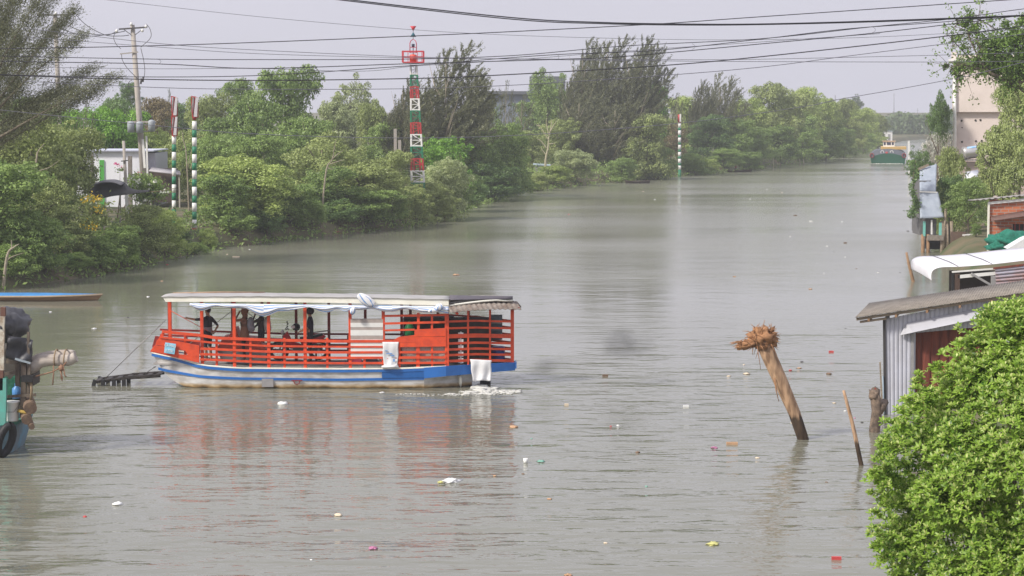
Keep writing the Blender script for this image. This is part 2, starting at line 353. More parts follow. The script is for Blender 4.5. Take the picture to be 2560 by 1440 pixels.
def plant(px, ytop, hw, D, kind, tone, label, group=None, zb=None, cat=None, dy=1.0, rz=None, name=None):
    """a tree or shrub standing at distance D whose crown is hw picture pixels to each side and whose top is at ytop"""
    TCNT[0] += 1; i = TCNT[0]; rs = random.Random(i*13)
    top = W(px, ytop, D); s = (W(px+hw, ytop, D) - top).x
    z0 = max(-.05, bank_h(top.x, D)) if zb is None else zb
    h = (top.z - z0)*(1.05 if kind not in ('feather', 'wisp') else 1.0); s *= 1.14
    cm = CROWNS[kind][i % len(CROWNS[kind])]; small = kind == 'shrub' or (kind == 'dome' and h < 2.6)
    nm = name or ('shrub' if small else ('feathery_tree' if kind in ('feather', 'wisp') else 'tree'))
    r = thing(nm, label, cat or ('shrub' if small else 'tree'), (top.x, D, z0), group)
    c = bpy.data.objects.new('crown' if not small else 'foliage', cm); COL.objects.link(c); c.parent = r
    c.scale = (s, s*dy, h/2)
    if kind in ('round', 'loose') and h/(2*s) > 1.75: c.scale = (s, s*dy, s*1.6); c.location = (0, 0, h - s*3.2)
    c.rotation_euler = (0, 0, (rs.uniform(0, 6.28) if rz is None else rz) if kind not in ('feather', 'wisp') else (rs.choice((0, .25, -.25)) if rz is None else rz))
    c.material_slots[0].link = 'OBJECT'; c.material_slots[0].material = LM[tone]
    tm = TRUNKF if kind in ('feather', 'wisp') else TRUNKS[i % 3]
    t = bpy.data.objects.new('trunk' if not small else 'stem', tm); COL.objects.link(t); t.parent = r
    t.scale = (s*.9, s*.9, h/2*(.8 if small else 1)); t.rotation_euler = (0, 0, rs.uniform(0, 6) if kind not in ('feather', 'wisp') else 0)
    return r
# px, ytop, half width px, distance, kind, tone, label
T = [
 # far left
 (60, 300, 150, 124, 'loose', 'olive', 'olive loose-leaved tree at the left edge below the feathery branches'),
 (150, 330, 105, 131, 'round', 'olive', 'yellow-tinged tree left of the white building'),
 (-20, 395, 150, 107.5, 'dome', 'mid', 'wide dark-based bush cut by the left edge above the blue boat'),
 (100, 450, 96, 113.5, 'dome', 'olive', 'olive bush left of the black canopy'),
 (60, 520, 90, 107.5, 'dome', 'mid', 'bush with bare pale stems at the far left waterside'),
 (165, 562, 68, 113.5, 'dome', 'olive', 'rounded olive bush below the yellow flowers'),
 (250, 590, 62, 115, 'shrub', 'mid', 'small green shrub at the waterline below the two cut stumps'),
 (355, 515, 68, 121.5, 'dome', 'olive', 'olive bush below the black canopy tip'),
 (300, 560, 60, 118, 'dome', 'mid', 'green bush right of the two cut stumps at the water'),
 (410, 525, 62, 125.5, 'dome', 'yel', 'yellow-green bush directly left of the twin striped poles'),
 (442, 580, 38, 128.5, 'shrub', 'dark', 'dark low shrub between the feet of the twin striped poles'),
 (520, 572, 24, 134, 'shrub', 'yel', 'small yellow-green shrub right of the red-footed striped pole'),
 (20, 610, 62, 105, 'shrub', 'mid', 'low green shrub at the waterline in the far left corner of the bank'),
 (110, 622, 62, 109, 'shrub', 'dark', 'dark low shrub over the water below the olive bush'),
 (195, 632, 46, 112, 'shrub', 'mid', 'small waterline shrub left of the two cut stumps'),
 (485, 605, 34, 130, 'shrub', 'mid', 'tiny shrub at the red foot of the striped pole'),
 (590, 520, 50, 138.5, 'shrub', 'mid', 'waterline shrub below the large light-topped bush'),
 (665, 510, 52, 142.5, 'shrub', 'dark', 'dark waterline shrub right of the large light-topped bush'),
 (770, 490, 50, 147.5, 'shrub', 'mid', 'waterline shrub behind the muddy patch'),
 (850, 500, 52, 151.5, 'shrub', 'dark', 'dark waterline shrub left of the overhanging bush'),
 (980, 470, 50, 158.5, 'dome', 'mid', 'green bush reaching the water left below the beacon'),
 (1040, 468, 46, 162, 'dome', 'olive', 'olive bush directly below the beacon lattice'),
 (1140, 430, 52, 184, 'dome', 'mid', 'green bush at the inner bend right of the beacon bushes'),
 (1180, 440, 40, 192, 'shrub', 'dark', 'dark shrub at the inner bend waterline'),
 (1345, 430, 36, 232, 'shrub', 'olive', 'low olive shrub at the waterline left of the pale rounded shrub'),
 (1592, 415, 32, 267, 'shrub', 'olive', 'low shrub behind the dark moored sampan'),
 (1650, 415, 32, 276, 'shrub', 'mid', 'low shrub left of the far striped pole at the water'),
 (1765, 395, 36, 293, 'shrub', 'yel', 'low yellow-green shrub right of the far striped pole at the water'),
 (1872, 378, 40, 313, 'dome', 'mid', 'low bush hanging over the water right of the conical hat'),
 # behind the left group
 (60, 250, 90, 150, 'round', 'mid', 'green tree behind the feathery branches at far left'),
 (205, 235, 32, 165, 'wisp', 'needle', 'thin feathery tree right of the taller left utility pole'),
 (150, 270, 95, 180, 'round', 'bright', 'bright green tree at the foot of the left utility pole'),
 (300, 235, 60, 205, 'dome', 'dark', 'dark green tree behind the transformer pole'),
 (285, 268, 88, 184, 'round', 'bright', 'bright green tree behind the white building'),
 (250, 320, 100, 186, 'dome', 'bright', 'low bright tree right above the white building roof'),
 (395, 250, 60, 212, 'dome', 'russet', 'tree with russet leaves between transformer pole and striped poles'),
 (395, 320, 70, 186, 'dome', 'yel', 'yellow-green tree right of the three transformers'),
 (425, 212, 26, 235, 'wisp', 'needle', 'dark spiky trio of tips above the left striped pole'),
 (450, 262, 60, 225, 'round', 'dark', 'dark tree behind the striped pole heads'),
 (520, 236, 62, 205, 'round', 'olive', 'olive tree just right of the striped pole heads'),
 (540, 330, 75, 172, 'dome', 'mid', 'green tree behind the right striped pole'),
 (600, 205, 50, 215, 'round', 'mid', 'green tree at the left shoulder of the tall round tree'),
 (715, 165, 92, 192, 'round', 'mid', 'tall round green tree left of the lattice beacon'),
 (640, 255, 90, 185, 'dome', 'mid', 'broad green tree below the tall round tree'),
 (-10, 262, 110, 160, 'round', 'dark', 'dark green tree at the left edge behind the sprays'),
 (90, 300, 90, 142, 'dome', 'olive', 'olive crown in front of the tall utility pole foot'),
 (110, 400, 85, 126, 'dome', 'mid', 'green crown covering the left part of the white building'),
 (20, 420, 100, 122, 'round', 'mid', 'leafy crown between the left edge and the white building'),
 (330, 215, 28, 230, 'loose', 'dark', 'small dark crown right behind the transformer pole'),
 (470, 330, 60, 178, 'dome', 'olive', 'olive tree between and behind the twin striped poles'),
 (660, 330, 80, 170, 'dome', 'mid', 'green tree in front of the tall round tree'),
 (560, 300, 70, 190, 'dome', 'mid', 'green tree between the striped poles and the tall round tree'),
 # front row between striped poles and beacon
 (612, 385, 120, 144, 'dome', 'yel', 'large light-topped bush right of the twin striped poles'),
 (555, 440, 75, 140, 'dome', 'mid', 'green bush beside the right striped pole at the water'),
 (720, 455, 72, 147, 'dome', 'mid', 'green bush standing at the water left of the overhanging bush'),
 (760, 300, 95, 180, 'dome', 'mid', 'mid green tree behind the bare forked branches'),
 (815, 335, 105, 166, 'loose', 'olive', 'loose tree with bare forked branches left of the beacon'),
 (820, 420, 80, 153, 'dome', 'mid', 'dark green bush behind the overhanging bush'),
 (880, 195, 58, 260, 'loose', 'pale', 'pale thin-leaved tree on the skyline left of the beacon'),
 (860, 262, 70, 230, 'dome', 'pale', 'pale green tree below the thin skyline tree'),
 (930, 250, 45, 222, 'dome', 'olive', 'olive tree at the foot of the brownish feathery tree'),
 (905, 412, 100, 157.5, 'dome', 'olive', 'big bush overhanging the water left of the beacon foot'),
 (905, 470, 85, 155, 'dome', 'mid', 'dark-based bush leaning over the water under the beacon'),
 (975, 380, 58, 165, 'dome', 'olive', 'bush just left of the foot of the lattice beacon'),
 (1112, 392, 64, 171, 'dome', 'pale', 'light green bush right of the beacon foot'),
 (1092, 458, 60, 168, 'dome', 'olive', 'rounded waterside bush right of the beacon'),
 (1120, 345, 60, 182, 'loose', 'bright', 'loose bush with light shoots behind the beacon foot'),
 (1000, 195, 70, 214, 'feather', 'needle', 'brownish feathery tree left of the beacon'),
 (1105, 108, 105, 204, 'feather', 'needle', 'tall feathery tree directly right of the beacon'),
 (1180, 180, 55, 212, 'feather', 'needle', 'shorter feathery tree at the right side of the tall one'),
 (1200, 330, 60, 206, 'dome', 'mid', 'dark green tree right of the beacon bushes'),
 (1230, 405, 68, 205, 'dome', 'dark', 'deep green waterside tree left of the grey building'),
 (1265, 300, 62, 216, 'dome', 'mid', 'light-topped tree in front of the grey building'),
 (1285, 390, 50, 222, 'dome', 'mid', 'green bush below the grey building at the water'),
 (1262, 188, 30, 300, 'wisp', 'needle', 'single dark feathery tip standing before the grey building'),
 (1225, 235, 35, 290, 'wisp', 'dark', 'dark ragged tree at the left end of the grey building'),
 (1300, 225, 40, 290, 'wisp', 'needle', 'ragged dark tree across the middle of the grey building'),
 (1375, 178, 52, 300, 'loose', 'mid', 'thin green tree at the right end of the grey building'),
 (1390, 300, 55, 268, 'loose', 'olive', 'loose olive tree behind the bare pale tree'),
 (1330, 330, 50, 262, 'dome', 'olive', 'olive bush left of the bare pale tree'),
 (1432, 372, 56, 247, 'dome', 'pale', 'pale rounded shrub right of the bare pale tree'),
 (1385, 415, 45, 240, 'dome', 'yel', 'low yellow-green shrub at the water below the bare pale tree'),
 (1340, 245, 70, 320, 'dome', 'mid', 'green tree rising at the warehouse right end'),
 (1420, 330, 60, 280, 'dome', 'dark', 'dark tree behind the bare pale tree'),
 (1480, 360, 60, 274, 'dome', 'dark', 'dark undergrowth tree below the feathery clump'),
 (1190, 270, 60, 250, 'dome', 'olive', 'olive tree behind the shorter feathery tree'),
 (1050, 290, 70, 225, 'dome', 'dark', 'dark tree mass behind the middle of the beacon'),
 (960, 310, 60, 215, 'dome', 'mid', 'green tree left behind the beacon'),
 # big feathery cluster
 (1450, 100, 75, 284, 'feather', 'needle', 'left tree of the tall feathery clump with upright tips'),
 (1510, 92, 85, 288, 'feather', 'needle', 'highest tree of the tall feathery clump'),
 (1590, 98, 75, 282, 'feather', 'needle', 'wind-bent tree at the right of the tall feathery clump'),
 (1440, 235, 85, 272, 'feather', 'needle', 'low feathery tree with grey forked trunk in the clump'),
 (1530, 255, 85, 268, 'feather', 'needle', 'low dark feathery tree in the middle of the clump'),
 (1625, 110, 34, 300, 'wisp', 'needle', 'narrow leaning feathery tree at the right edge of the clump'),
 (1640, 205, 42, 320, 'dome', 'bright', 'bright green tree behind the right edge of the feathery clump'),
 (1612, 290, 62, 268, 'dome', 'olive', 'rounded green tree left of the single far striped pole'),
 (1555, 392, 38, 258, 'dome', 'mid', 'small round bush above the dark moored sampan'),
 (1645, 370, 45, 272, 'dome', 'mid', 'green bush left of the far striped pole foot'),
 (1690, 222, 28, 330, 'wisp', 'needle', 'lone feathery tip leaning right behind the far striped pole'),
 (1715, 245, 60, 338, 'dome', 'yel', 'yellow-green tree behind the far striped pole'),
 (1680, 315, 38, 300, 'shrub', 'russet', 'russet dry shrub beside the far striped pole'),
 (1735, 385, 40, 288, 'dome', 'mid', 'green bush right of the far striped pole foot'),
 (1745, 205, 42, 316, 'feather', 'needle', 'thin feathery tree second right of the far striped pole'),
 (1795, 185, 55, 320, 'feather', 'needle', 'open feathery tree with curling tips before the mangrove row'),
 (1845, 225, 22, 345, 'wisp', 'needle', 'narrow feathery tip at the start of the mangrove row'),
 (1770, 290, 60, 306, 'dome', 'dark', 'dark green tree below the open feathery tree'),
 (1810, 370, 42, 303, 'dome', 'mid', 'bush left of the person in the conical hat'),
 (1835, 300, 50, 318, 'dome', 'mid', 'green tree behind the person in the conical hat'),
]
for a in T: plant(*a)
FARL = 'rounded mangrove in the long row receding along the left bank'
for (px, yt, hw, D, tone) in [(1870, 240, 55, 332, 'yel'), (1925, 212, 62, 345, 'olive'), (1975, 225, 52, 358, 'olive'), (2010, 222, 48, 372, 'yel'), (2055, 240, 46, 392, 'yel'), (2100, 250, 46, 412, 'olive'),
        (2140, 265, 40, 436, 'yel'), (2172, 272, 34, 470, 'yel'), (2195, 285, 26, 500, 'olive'), (1890, 320, 52, 326, 'mid'), (1950, 310, 52, 342, 'mid'), (2010, 320, 50, 356, 'mid'), (2065, 318, 46, 376, 'mid'),
        (2110, 322, 36, 398, 'mid'), (2160, 330, 34, 448, 'mid'), (2195, 338, 26, 488, 'yel'), (1985, 270, 60, 368, 'mid'), (2060, 280, 50, 396, 'mid'), (2130, 300, 40, 430, 'olive')]:
    plant(px, yt, hw, D, 'dome', tone, FARL, 'mangroves in the far row on the left bank')
plant(2139, 240, 16, 640, 'loose', 'farg', 'faint thin tree standing above the far end of the mangrove row')
def far_wood():
    rs = np.random.RandomState(5); Ps = []; n = 46000
    x = rs.uniform(95, 420, n); env = 7.5 + 2.0*np.sin(x*.11) + 1.2*np.sin(x*.37+1) + 1.5*np.sin(x*.05)
    y = 667 + np.clip(x-128, 0, 292)/292*24 + rs.uniform(0, 26, n); z = env*.80*rs.rand(n)
    P = np.stack([x, y, z], 1); d = sph(rs, n); P += d*.6; N = d + np.array([0, -.3, .6]); N /= np.linalg.norm(N, axis=1)[:, None]
    s = rs.uniform(.35, .8, n); me = leaf_object_mesh('far_wood', P, N, s, s*.7, LM['farg'], 3)
    o = bpy.data.objects.new('far_woodland', me); COL.objects.link(o); tag(o, 'hazy grey-green woodland across the end of the river', 'woodland', kind='stuff')
far_wood()
def undergrowth():
    """low weeds along both banks"""
    rs = np.random.RandomState(9); Ps = []
    for y in np.arange(96, 520, .35):
        for side in (0, 1):
            if side and (y > 400 or y < 138): continue
            sx = shl(y) if not side else shr(y); k = 14 if y < 320 else 7
            for _ in range(k):
                d = rs.uniform(-.6, 6)
                x = sx - d if not side else sx + d
                g = bank_h(x, y)
                Ps.append((x, y + rs.uniform(-.3, .3), max(g, 0) + rs.rand()**1.2*(1.15 if d > .4 else .5)*(.6+.8*abs(math.sin(y*.31+side)*math.cos(y*.83)))))
    P = np.array(Ps); P = np.repeat(P, 3, 0) + rs.normal(size=(len(P)*3, 3))*np.array([.2, .2, .08]); n = len(P)
    N = sph(rs, n) + np.array([0, 0, .5]); s = rs.uniform(.08, .19, n)
    me = leaf_object_mesh('weeds', P, N/np.linalg.norm(N, axis=1)[:, None], s, s*.4, LM['mid'], 4)
    o = bpy.data.objects.new('bank_undergrowth', me); COL.objects.link(o); tag(o, 'low weeds and creepers covering the river banks', 'undergrowth', kind='stuff')
undergrowth()
# big feathery tree overhead at the left edge (several arching boughs)
def left_feathery():
    base = W(-60, 690, 118); base.z = .9
    r = thing('feathery_tree', 'big feathery tree with wind-bent sprays at the top left corner', 'tree', base)
    rs = np.random.RandomState(3); P = []; D = []; tb = MB()
    def at(px, py, Y): q = W(px, py, Y) - base; return np.array(q)
    boughs = [((-60, 250), (-10, 60), (60, -60)), ((-40, 260), (60, 120), (140, -40)), ((-40, 300), (70, 140), (185, 22)), ((-50, 320), (60, 190), (205, 85)), ((-40, 340), (80, 250), (232, 170)),
              ((-30, 360), (110, 275), (285, 190)), ((-30, 380), (100, 300), (245, 225)), ((-60, 200), (-20, 20), (30, -80)), ((-60, 300), (10, 120), (100, -10)), ((-60, 400), (60, 270), (190, 220)), ((-50, 330), (30, 180), (150, 60)), ((-60, 420), (30, 300), (130, 235)), ((-80, 300), (-20, 100), (50, -20)), ((-80, 300), (-40, 150), (-10, 0)), ((-60, 330), (0, 200), (40, 90)), ((-60, 400), (-10, 300), (40, 210)), ((-50, 400), (20, 310), (90, 255)), ((-60, 300), (-10, 170), (10, 60)), ((-60, 440), (0, 340), (60, 290))]
    for bi, b in enumerate(boughs):
        Y = 118 + rs.uniform(-3.5, 3.5); a, m_, e = [at(p[0], p[1], Y) for p in b]
        tb.tube([a, a*.25+m_*.5+e*.25, e*.8+m_*.2], [.10, .045, .008], 5)
        q = 1900 if e[0] > 220 else (3400 if e[0] > 170 else 5200); t = rs.rand(q)**.7; Tt = t[:, None]; C = (1-Tt)**2*a + 2*Tt*(1-Tt)*m_ + Tt**2*e
        tg = 2*(1-Tt)*(m_-a) + 2*Tt*(e-m_); tg /= np.linalg.norm(tg, axis=1)[:, None]
        nb = 56; bt = np.floor(t*nb)/nb; ang = bt*nb*2.1 + bi; L = (2.1*(1-bt)+.4)*(.55+.6*np.abs(np.sin(bt*197.))); u = rs.rand(q)
        out = np.stack([np.cos(ang)*.6+.35, np.sin(ang)*.6, .5+.4*np.sin(ang*1.7)], 1)
        Pp = C + (out*(L*u)[:, None])*.95 + tg*(u*L*.6)[:, None] + rs.normal(size=(q, 3))*.16; Pp[:, 2] -= u**2*.35
        P.append(Pp); D.append(out + tg*.9 + rs.normal(size=(q, 3))*.75)
    P = np.vstack(P); D = np.vstack(D); N = np.cross(D, rs.normal(size=D.shape)); N /= np.linalg.norm(N, axis=1)[:, None]
    s = rs.uniform(.035, .085, len(P)); me = leaf_object_mesh('sprays', P, N, s, s*.25, LM['needle'], 1, dirs=D)
    o = bpy.data.objects.new('crown', me); COL.objects.link(o); o.parent = r
    tb.tube([(0, 0, -.3), (0.3, 0, 3), tuple(at(-60, 420, 118)), tuple(at(-60, 250, 118)), tuple(at(-45, 120, 118))], [.3, .26, .2, .14, .05], 8)
    tb.build('trunk', BARK, r)
left_feathery()
# ================================================================ FERRY
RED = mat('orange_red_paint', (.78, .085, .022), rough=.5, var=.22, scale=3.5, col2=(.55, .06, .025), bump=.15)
REDD = mat('dark_and_shaded_red', (.30, .03, .025), rough=.5, var=.3)  # real dark red, and the orange red with far-side shade coloured in
BLUE = mat('blue_paint', (.03, .16, .50), rough=.4, var=.25, scale=2)
CREAM = mat('cream_paint', (.90, .88, .78), rough=.5, var=.12, scale=1.2, col2=(.76, .73, .62))
WHITE = mat('white_paint', (.78, .77, .74), rough=.5, var=.1, scale=3)
GREYP = mat('grey_sheet', (.34, .33, .33), rough=.6, var=.25, scale=3)
DARK = mat('dark_interior', (.022, .02, .02), rough=.8)
BLACK = mat('black_rubber', (.018, .018, .02), rough=.6)
STEEL = mat('worn_steel', (.32, .32, .33), rough=.4, metal=.7, col2=(.2, .17, .14))
ROPE = mat('rope_brown', (.30, .22, .14), rough=.95)
WOODG = mat('grey_wood', (.34, .28, .21), rough=.9, col2=(.2, .16, .12), scale=4, stretch=(1, 1, 6), bump=.4)
WOODB = mat('brown_wood', (.36, .22, .12), rough=.85, col2=(.2, .12, .07), scale=4, bump=.3)
CLOTHW = mat('white_cloth', (.74, .74, .75), rough=.9, var=.12, scale=3)
STRB = mat('tarp_blue_stripe', (.16, .33, .66), rough=.6, var=.2)
STRW = mat('tarp_white', (.80, .80, .82), rough=.6, var=.1)
CORR = mat('weathered_corrugated', (.34, .30, .26), rough=.75, col2=(.19, .14, .11), scale=5)
def hull_mat():
    m = bpy.data.materials.new('white_hull_paint'); n, l = nodes_of(m); p = n['Principled BSDF']; t = n.new('ShaderNodeTexCoord')
    nz = n.new('ShaderNodeTexNoise'); mp = n.new('ShaderNodeMapping'); mp.inputs['Scale'].default_value = (1.2, 1, 3); nz.inputs['Scale'].default_value = 2.2; nz.inputs['Detail'].default_value = 7
    r = n.new('ShaderNodeValToRGB'); r.color_ramp.elements[0].color = (.44, .42, .40, 1); r.color_ramp.elements[1].color = (.66, .65, .64, 1); r.color_ramp.elements[0].position = .35; r.color_ramp.elements[1].position = .62
    sx = n.new('ShaderNodeSeparateXYZ'); a = n.new('ShaderNodeMath'); a.operation = 'MULTIPLY_ADD'; a.inputs[1].default_value = .12
    r2 = n.new('ShaderNodeValToRGB'); e = r2.color_ramp.elements; e[0].position = .06; e[0].color = (.05, .04, .02, 1); e[1].position = .22; e[1].color = (1, 1, 1, 1)
    q = e.new(.10); q.color = (.42, .26, .10, 1); q = e.new(.15); q.color = (.85, .66, .42, 1)
    mx = n.new('ShaderNodeMixRGB'); mx.blend_type = 'MULTIPLY'; mx.inputs[0].default_value = 1
    l.new(t.outputs['Object'], mp.inputs[0]); l.new(mp.outputs[0], nz.inputs['Vector']); l.new(nz.outputs['Fac'], r.inputs[0]); l.new(t.outputs['Object'], sx.inputs[0])
    l.new(nz.outputs['Fac'], a.inputs[0]); l.new(sx.outputs['Z'], a.inputs[2]); l.new(a.outputs[0], r2.inputs[0]); l.new(r.outputs[0], mx.inputs[1]); l.new(r2.outputs[0], mx.inputs[2]); l.new(mx.outputs[0], p.inputs['Base Color'])
    p.inputs['Roughness'].default_value = .5; return m
HULL = hull_mat()
BY = 67.85; BX = W(830, 975, BY-1.15).x
BO = V(BX, BY, 0)
def L(px, py, dy=-1.15):               # a picture point on the upright plane dy from the ferry's centreline, in ferry coordinates
    return W(px, py, BY+dy) - BO
HB = 1.15
ferry = thing('ferry_boat', 'red railed river ferry with white hull, blue stripes and long white roof', 'ferry', BO)
def zline(pts):                         # pixel polyline on the near side -> (x, z) table
    q = [L(a, b) for a, b in pts]; return [(p.x, p.z) for p in q]
GUN = zline([(372, 888), (400, 893), (437, 899), (500, 915), (600, 922), (840, 924), (1000, 923), (1115, 918), (1288, 915)])
S2 = zline([(372, 918), (395, 926), (500, 940), (600, 944), (840, 947), (1000, 945), (1060, 944), (1288, 925)])
STEM = zline([(372, 888), (400, 935), (425, 955), (465, 974), (480, 980)])
def tz(T, x): return float(np.interp(x, [a for a, b in T], [b for a, b in T]))
X0 = GUN[0][0]; XQ = L(1115, 918).x; XE = L(1288, 915).x; XT = L(1060, 950).x; XT2 = L(1178, 950).x
def halfw(x, z=1.0):                    # deck outline
    if x > XQ: return HB - (x-XQ)/(XE-XQ)*1.0
    t = min(1, max(0, (x-X0)/2.6)); return HB*(.52 + .48*math.sin(t*math.pi/2))
def build_hull():
    b = MB(); P = []
    xs = list(np.linspace(X0, X0+1.6, 9)) + list(np.linspace(X0+2, XT, 14))
    for x in xs:
        g = tz(GUN, x) - .03; hw = halfw(x); zb = np.interp(x, [a for a, c in STEM], [c for a, c in STEM]) if x < STEM[-1][0] else -.25
        zb = min(zb, g-.02); rowp = []
        for s in (-1, 1):
            for f in ((0, .25, .5, .75, 1.0) if s < 0 else (1.0, .75, .5, .25, 0)):
                z = g + (zb-g)*f; rowp.append(V(x, s*(hw - .0 - .14*f*(1 if zb > -.2 else 1)), z))
        rowp.append(rowp[0].copy())
        P.append(rowp)
    b.grid(P, smooth=False)
    b.add([tuple(p) for p in P[0][:-1]], [tuple(range(10))]); 
    # transom quarters: fold in toward the stern post, cut up under the overhang
    n = len(P[-1])-1; L0 = P[-1][:5]; R0 = P[-1][5:10]
    g2 = tz(GUN, XT2) - .03; T1 = [V(XT2, -.42, g2 + (-.05-g2)*f) for f in (0, .25, .5, .75, 1.0)]; T2 = [V(p.x, -p.y, p.z) for p in T1][::-1]
    b.grid([L0, T1], smooth=False); b.grid([T1, T2[::-1]], smooth=False); b.grid([T2, R0], smooth=False)
    b.build('hull', HULL, ferry)
    # blue rubbing bands that stand proud of the hull, white line on top
    for tab, name, h, lo, hi, off in ((GUN, 'gunwale_band', .085, X0, XQ, .03), (S2, 'hull_stripe', .075, X0+.2, XT, .012)):
        for s in (-1, 1):
            c = MB(); g = []
            xx = [x for x in np.linspace(lo, hi, 26)]
            for x in xx:
                z = tz(tab, x); fr = 0 if tab is GUN else .14*(tz(GUN, x)-z)/(tz(GUN, x)+.25)
                y = s*(halfw(x) - fr + off); y0 = s*(halfw(x) - fr - .02)
                g.append([V(x, y0, z+h*.05), V(x, y, z+h*.05), V(x, y, z-h), V(x, y0, z-h), V(x, y0, z+h*.05)])
            c.grid(g, smooth=False); c.build(name, BLUE, ferry)
            if tab is GUN:
                c = MB(); g = []
                for x in xx:
                    z = tz(tab, x)+.0; y = s*(halfw(x)+.036); y0 = s*(halfw(x)-.05)
                    g.append([V(x, y0, z+.045), V(x, y, z+.045), V(x, y, z+.006), V(x, y0, z+.006), V(x, y0, z+.045)])
                c.grid(g, smooth=False); c.build('gunwale_cap', CREAM, ferry)
    # blue stern deck edge, deeper where it joins the hull
    for s in (-1, 1):
        a, q, e = L(955, 933), L(1115, 930), None
        c = MB(); y = lambda x: s*(halfw(x)+.018)
        xs2 = [L(950, 0).x, L(1000, 0).x, L(1060, 0).x]
        g = [[V(x, s*(halfw(x)-.03), tz(GUN, x)-.08), V(x, y(x), tz(GUN, x)-.08), V(x, y(x)-s*.03, tz(S2, x)), V(x, s*(halfw(x)-.09), tz(S2, x))] for x in xs2]
        c.grid(g, smooth=False); c.build('hull_stripe', BLUE, ferry)
        c = MB(); g = []
        for x, zt, zb in ((XT, tz(GUN, XT)+.0, tz(S2, XT)-.02), (XQ, tz(GUN, XQ)+.02, L(1115, 940).z), (XE, tz(GUN, XE)-.02, L(1288, 931).z-.05)):
            g.append([V(x, s*(halfw(x)+.045), zt+.02), V(x, s*(halfw(x)+.045), zb), V(x, s*(halfw(x)-.05), zb), V(x, s*(halfw(x)-.05), zt+.02), V(x, s*(halfw(x)+.045), zt+.02)])
        c.grid(g, smooth=False); c.build('stern_edge', BLUE, ferry)
    c = MB(); c.box((XE+.02, 0, tz(GUN, XE)-.09), (.05, .44, .2)); c.build('stern_edge', BLUE, ferry)
    # deck
    c = MB(); g = [[V(x, -halfw(x)+.03, min(tz(GUN, x)-.02, .74)), V(x, halfw(x)-.03, min(tz(GUN, x)-.02, .74))] for x in np.linspace(X0+.05, XE-.02, 24)]
    c.grid(g, th=(0, 0, -.05), smooth=False); c.build('deck', mat('deck_planks', (.36, .34, .33), rough=.8, var=.3, scale=3), ferry)
    # red painted sling mark, grey patch, rudder post, rudder
    c = MB(); p = L(742, 951, -1.13); c.bar(p+V(-.17, 0, 0), p+V(.17, 0, 0), .03, .025)
    c.tube([p+V(-.1, 0, -.01), p+V(-.07, 0, -.1), p+V(0, 0, -.13), p+V(.07, 0, -.1), p+V(.1, 0, -.01)], .014, 5); c.build('sling_mark', REDD, ferry)
    c = MB(); p = L(669, 957, -1.115); c.box(p, (.36, .02, .26)); c.build('hull_patch', GREYP, ferry)
    c = MB(); c.box(V(L(1212, 962).x, 0, .12), (.34, .06, .42)); c.tube([V(L(1200, 0).x, 0, .1), V(L(1200, 0).x, 0, .75)], .035); c.build('rudder', BLACK, ferry)
    c = MB(); p = L(1150, 950, -.75); c.tube([p+V(0, 0, .16), p+V(.01, 0, -.08), p+V(.02, 0, -.22)], [.05, .055, .01], 8); c.build('stern_post', CREAM, ferry)
build_hull()
# posts, near side
def post(px, ytop, ybot, dy, w=.1, m=RED, name='roof_post'):
    a = L(px, ytop, dy); b_ = L(px, ybot, dy); b_.z = tz(GUN, b_.x)-.005
    y = math.copysign(min(abs(a.y), halfw(a.x)-.06), a.y)
    c = MB(); c.box(V(a.x, y, (a.z+b_.z)/2), (w, w*.8, a.z-b_.z)); return c.build(name, m, ferry, bevel=.012)
NY = -1.10
for px in (420, 503, 585, 671, 762, 875, 958): post(px, 752 if px < 900 else 768, 912, NY)
post(1117, 765, 915, -1.10, w=.13)
for px in (460, 541, 626, 711, 818, 911, 998, 1043): post(px, 845 if px > 500 else 836, 914, NY, w=.075, name='rail_post')
post(1046, 782, 825, NY, w=.085, name='rail_post'); post(1080, 786, 806, NY, w=.07, name='rail_post')
FY = 1.10
for px in (428, 505, 581, 655, 740, 822, 913, 1004, 1026, 1095): post(px, 750, 905, FY, m=REDD, w=.09)  # far posts in darker red, roof shade put into their colour
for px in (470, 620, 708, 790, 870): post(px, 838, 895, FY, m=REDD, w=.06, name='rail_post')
def rail(pts, dy, m, h=.075, d=.05, name='guard_rail'):
    c = MB(); q = [L(a, b_, dy) for a, b_ in pts]
    for a, b_ in zip(q, q[1:]): c.bar(a, b_, d, h)
    return c.build(name, m, ferry)
rail([(405, 829), (500, 838), (541, 845), (671, 850), (840, 853), (958, 853), (1115, 852)], NY-.035, RED, .085)
rail([(400, 843), (500, 853), (541, 858), (671, 865), (840, 867), (998, 867)], NY-.035, RED, .055)
for dyp, h in ((0, .07), (13.5, .07), (27, .065)):
    rail([(500, 872+dyp*.98), (541, 873+dyp), (671, 879+dyp), (840, 881+dyp), (1115, 880+dyp)], NY-.035, RED, h)
for dyp in (0, 14, 27, 41):
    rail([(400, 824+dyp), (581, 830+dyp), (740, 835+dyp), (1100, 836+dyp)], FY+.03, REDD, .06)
# upper rails and boards by the stern cabin
for a, b_ in (((958, 790), (1115, 787)), ((958, 809), (1115, 805))): rail([a, b_], NY-.035, RED, .065)
rail([(958, 826), (1005, 825), (1037, 824)], NY-.035, RED, .055)
def board(pts, dy, m, th=.03, name='side_board'):
    c = MB(); q = [L(a, b_, dy) for a, b_ in pts]; c.prism(q, (0, th, 0)); return c.build(name, m, ferry)
board([(1036, 824), (1115, 820), (1115, 841), (998, 842), (1036, 838)], NY-.06, RED)
board([(998, 842), (1115, 842), (1115, 851), (980, 852)], NY-.055, RED)
board([(998, 857), (1115, 855), (1115, 866), (998, 868)], NY-.06, RED)
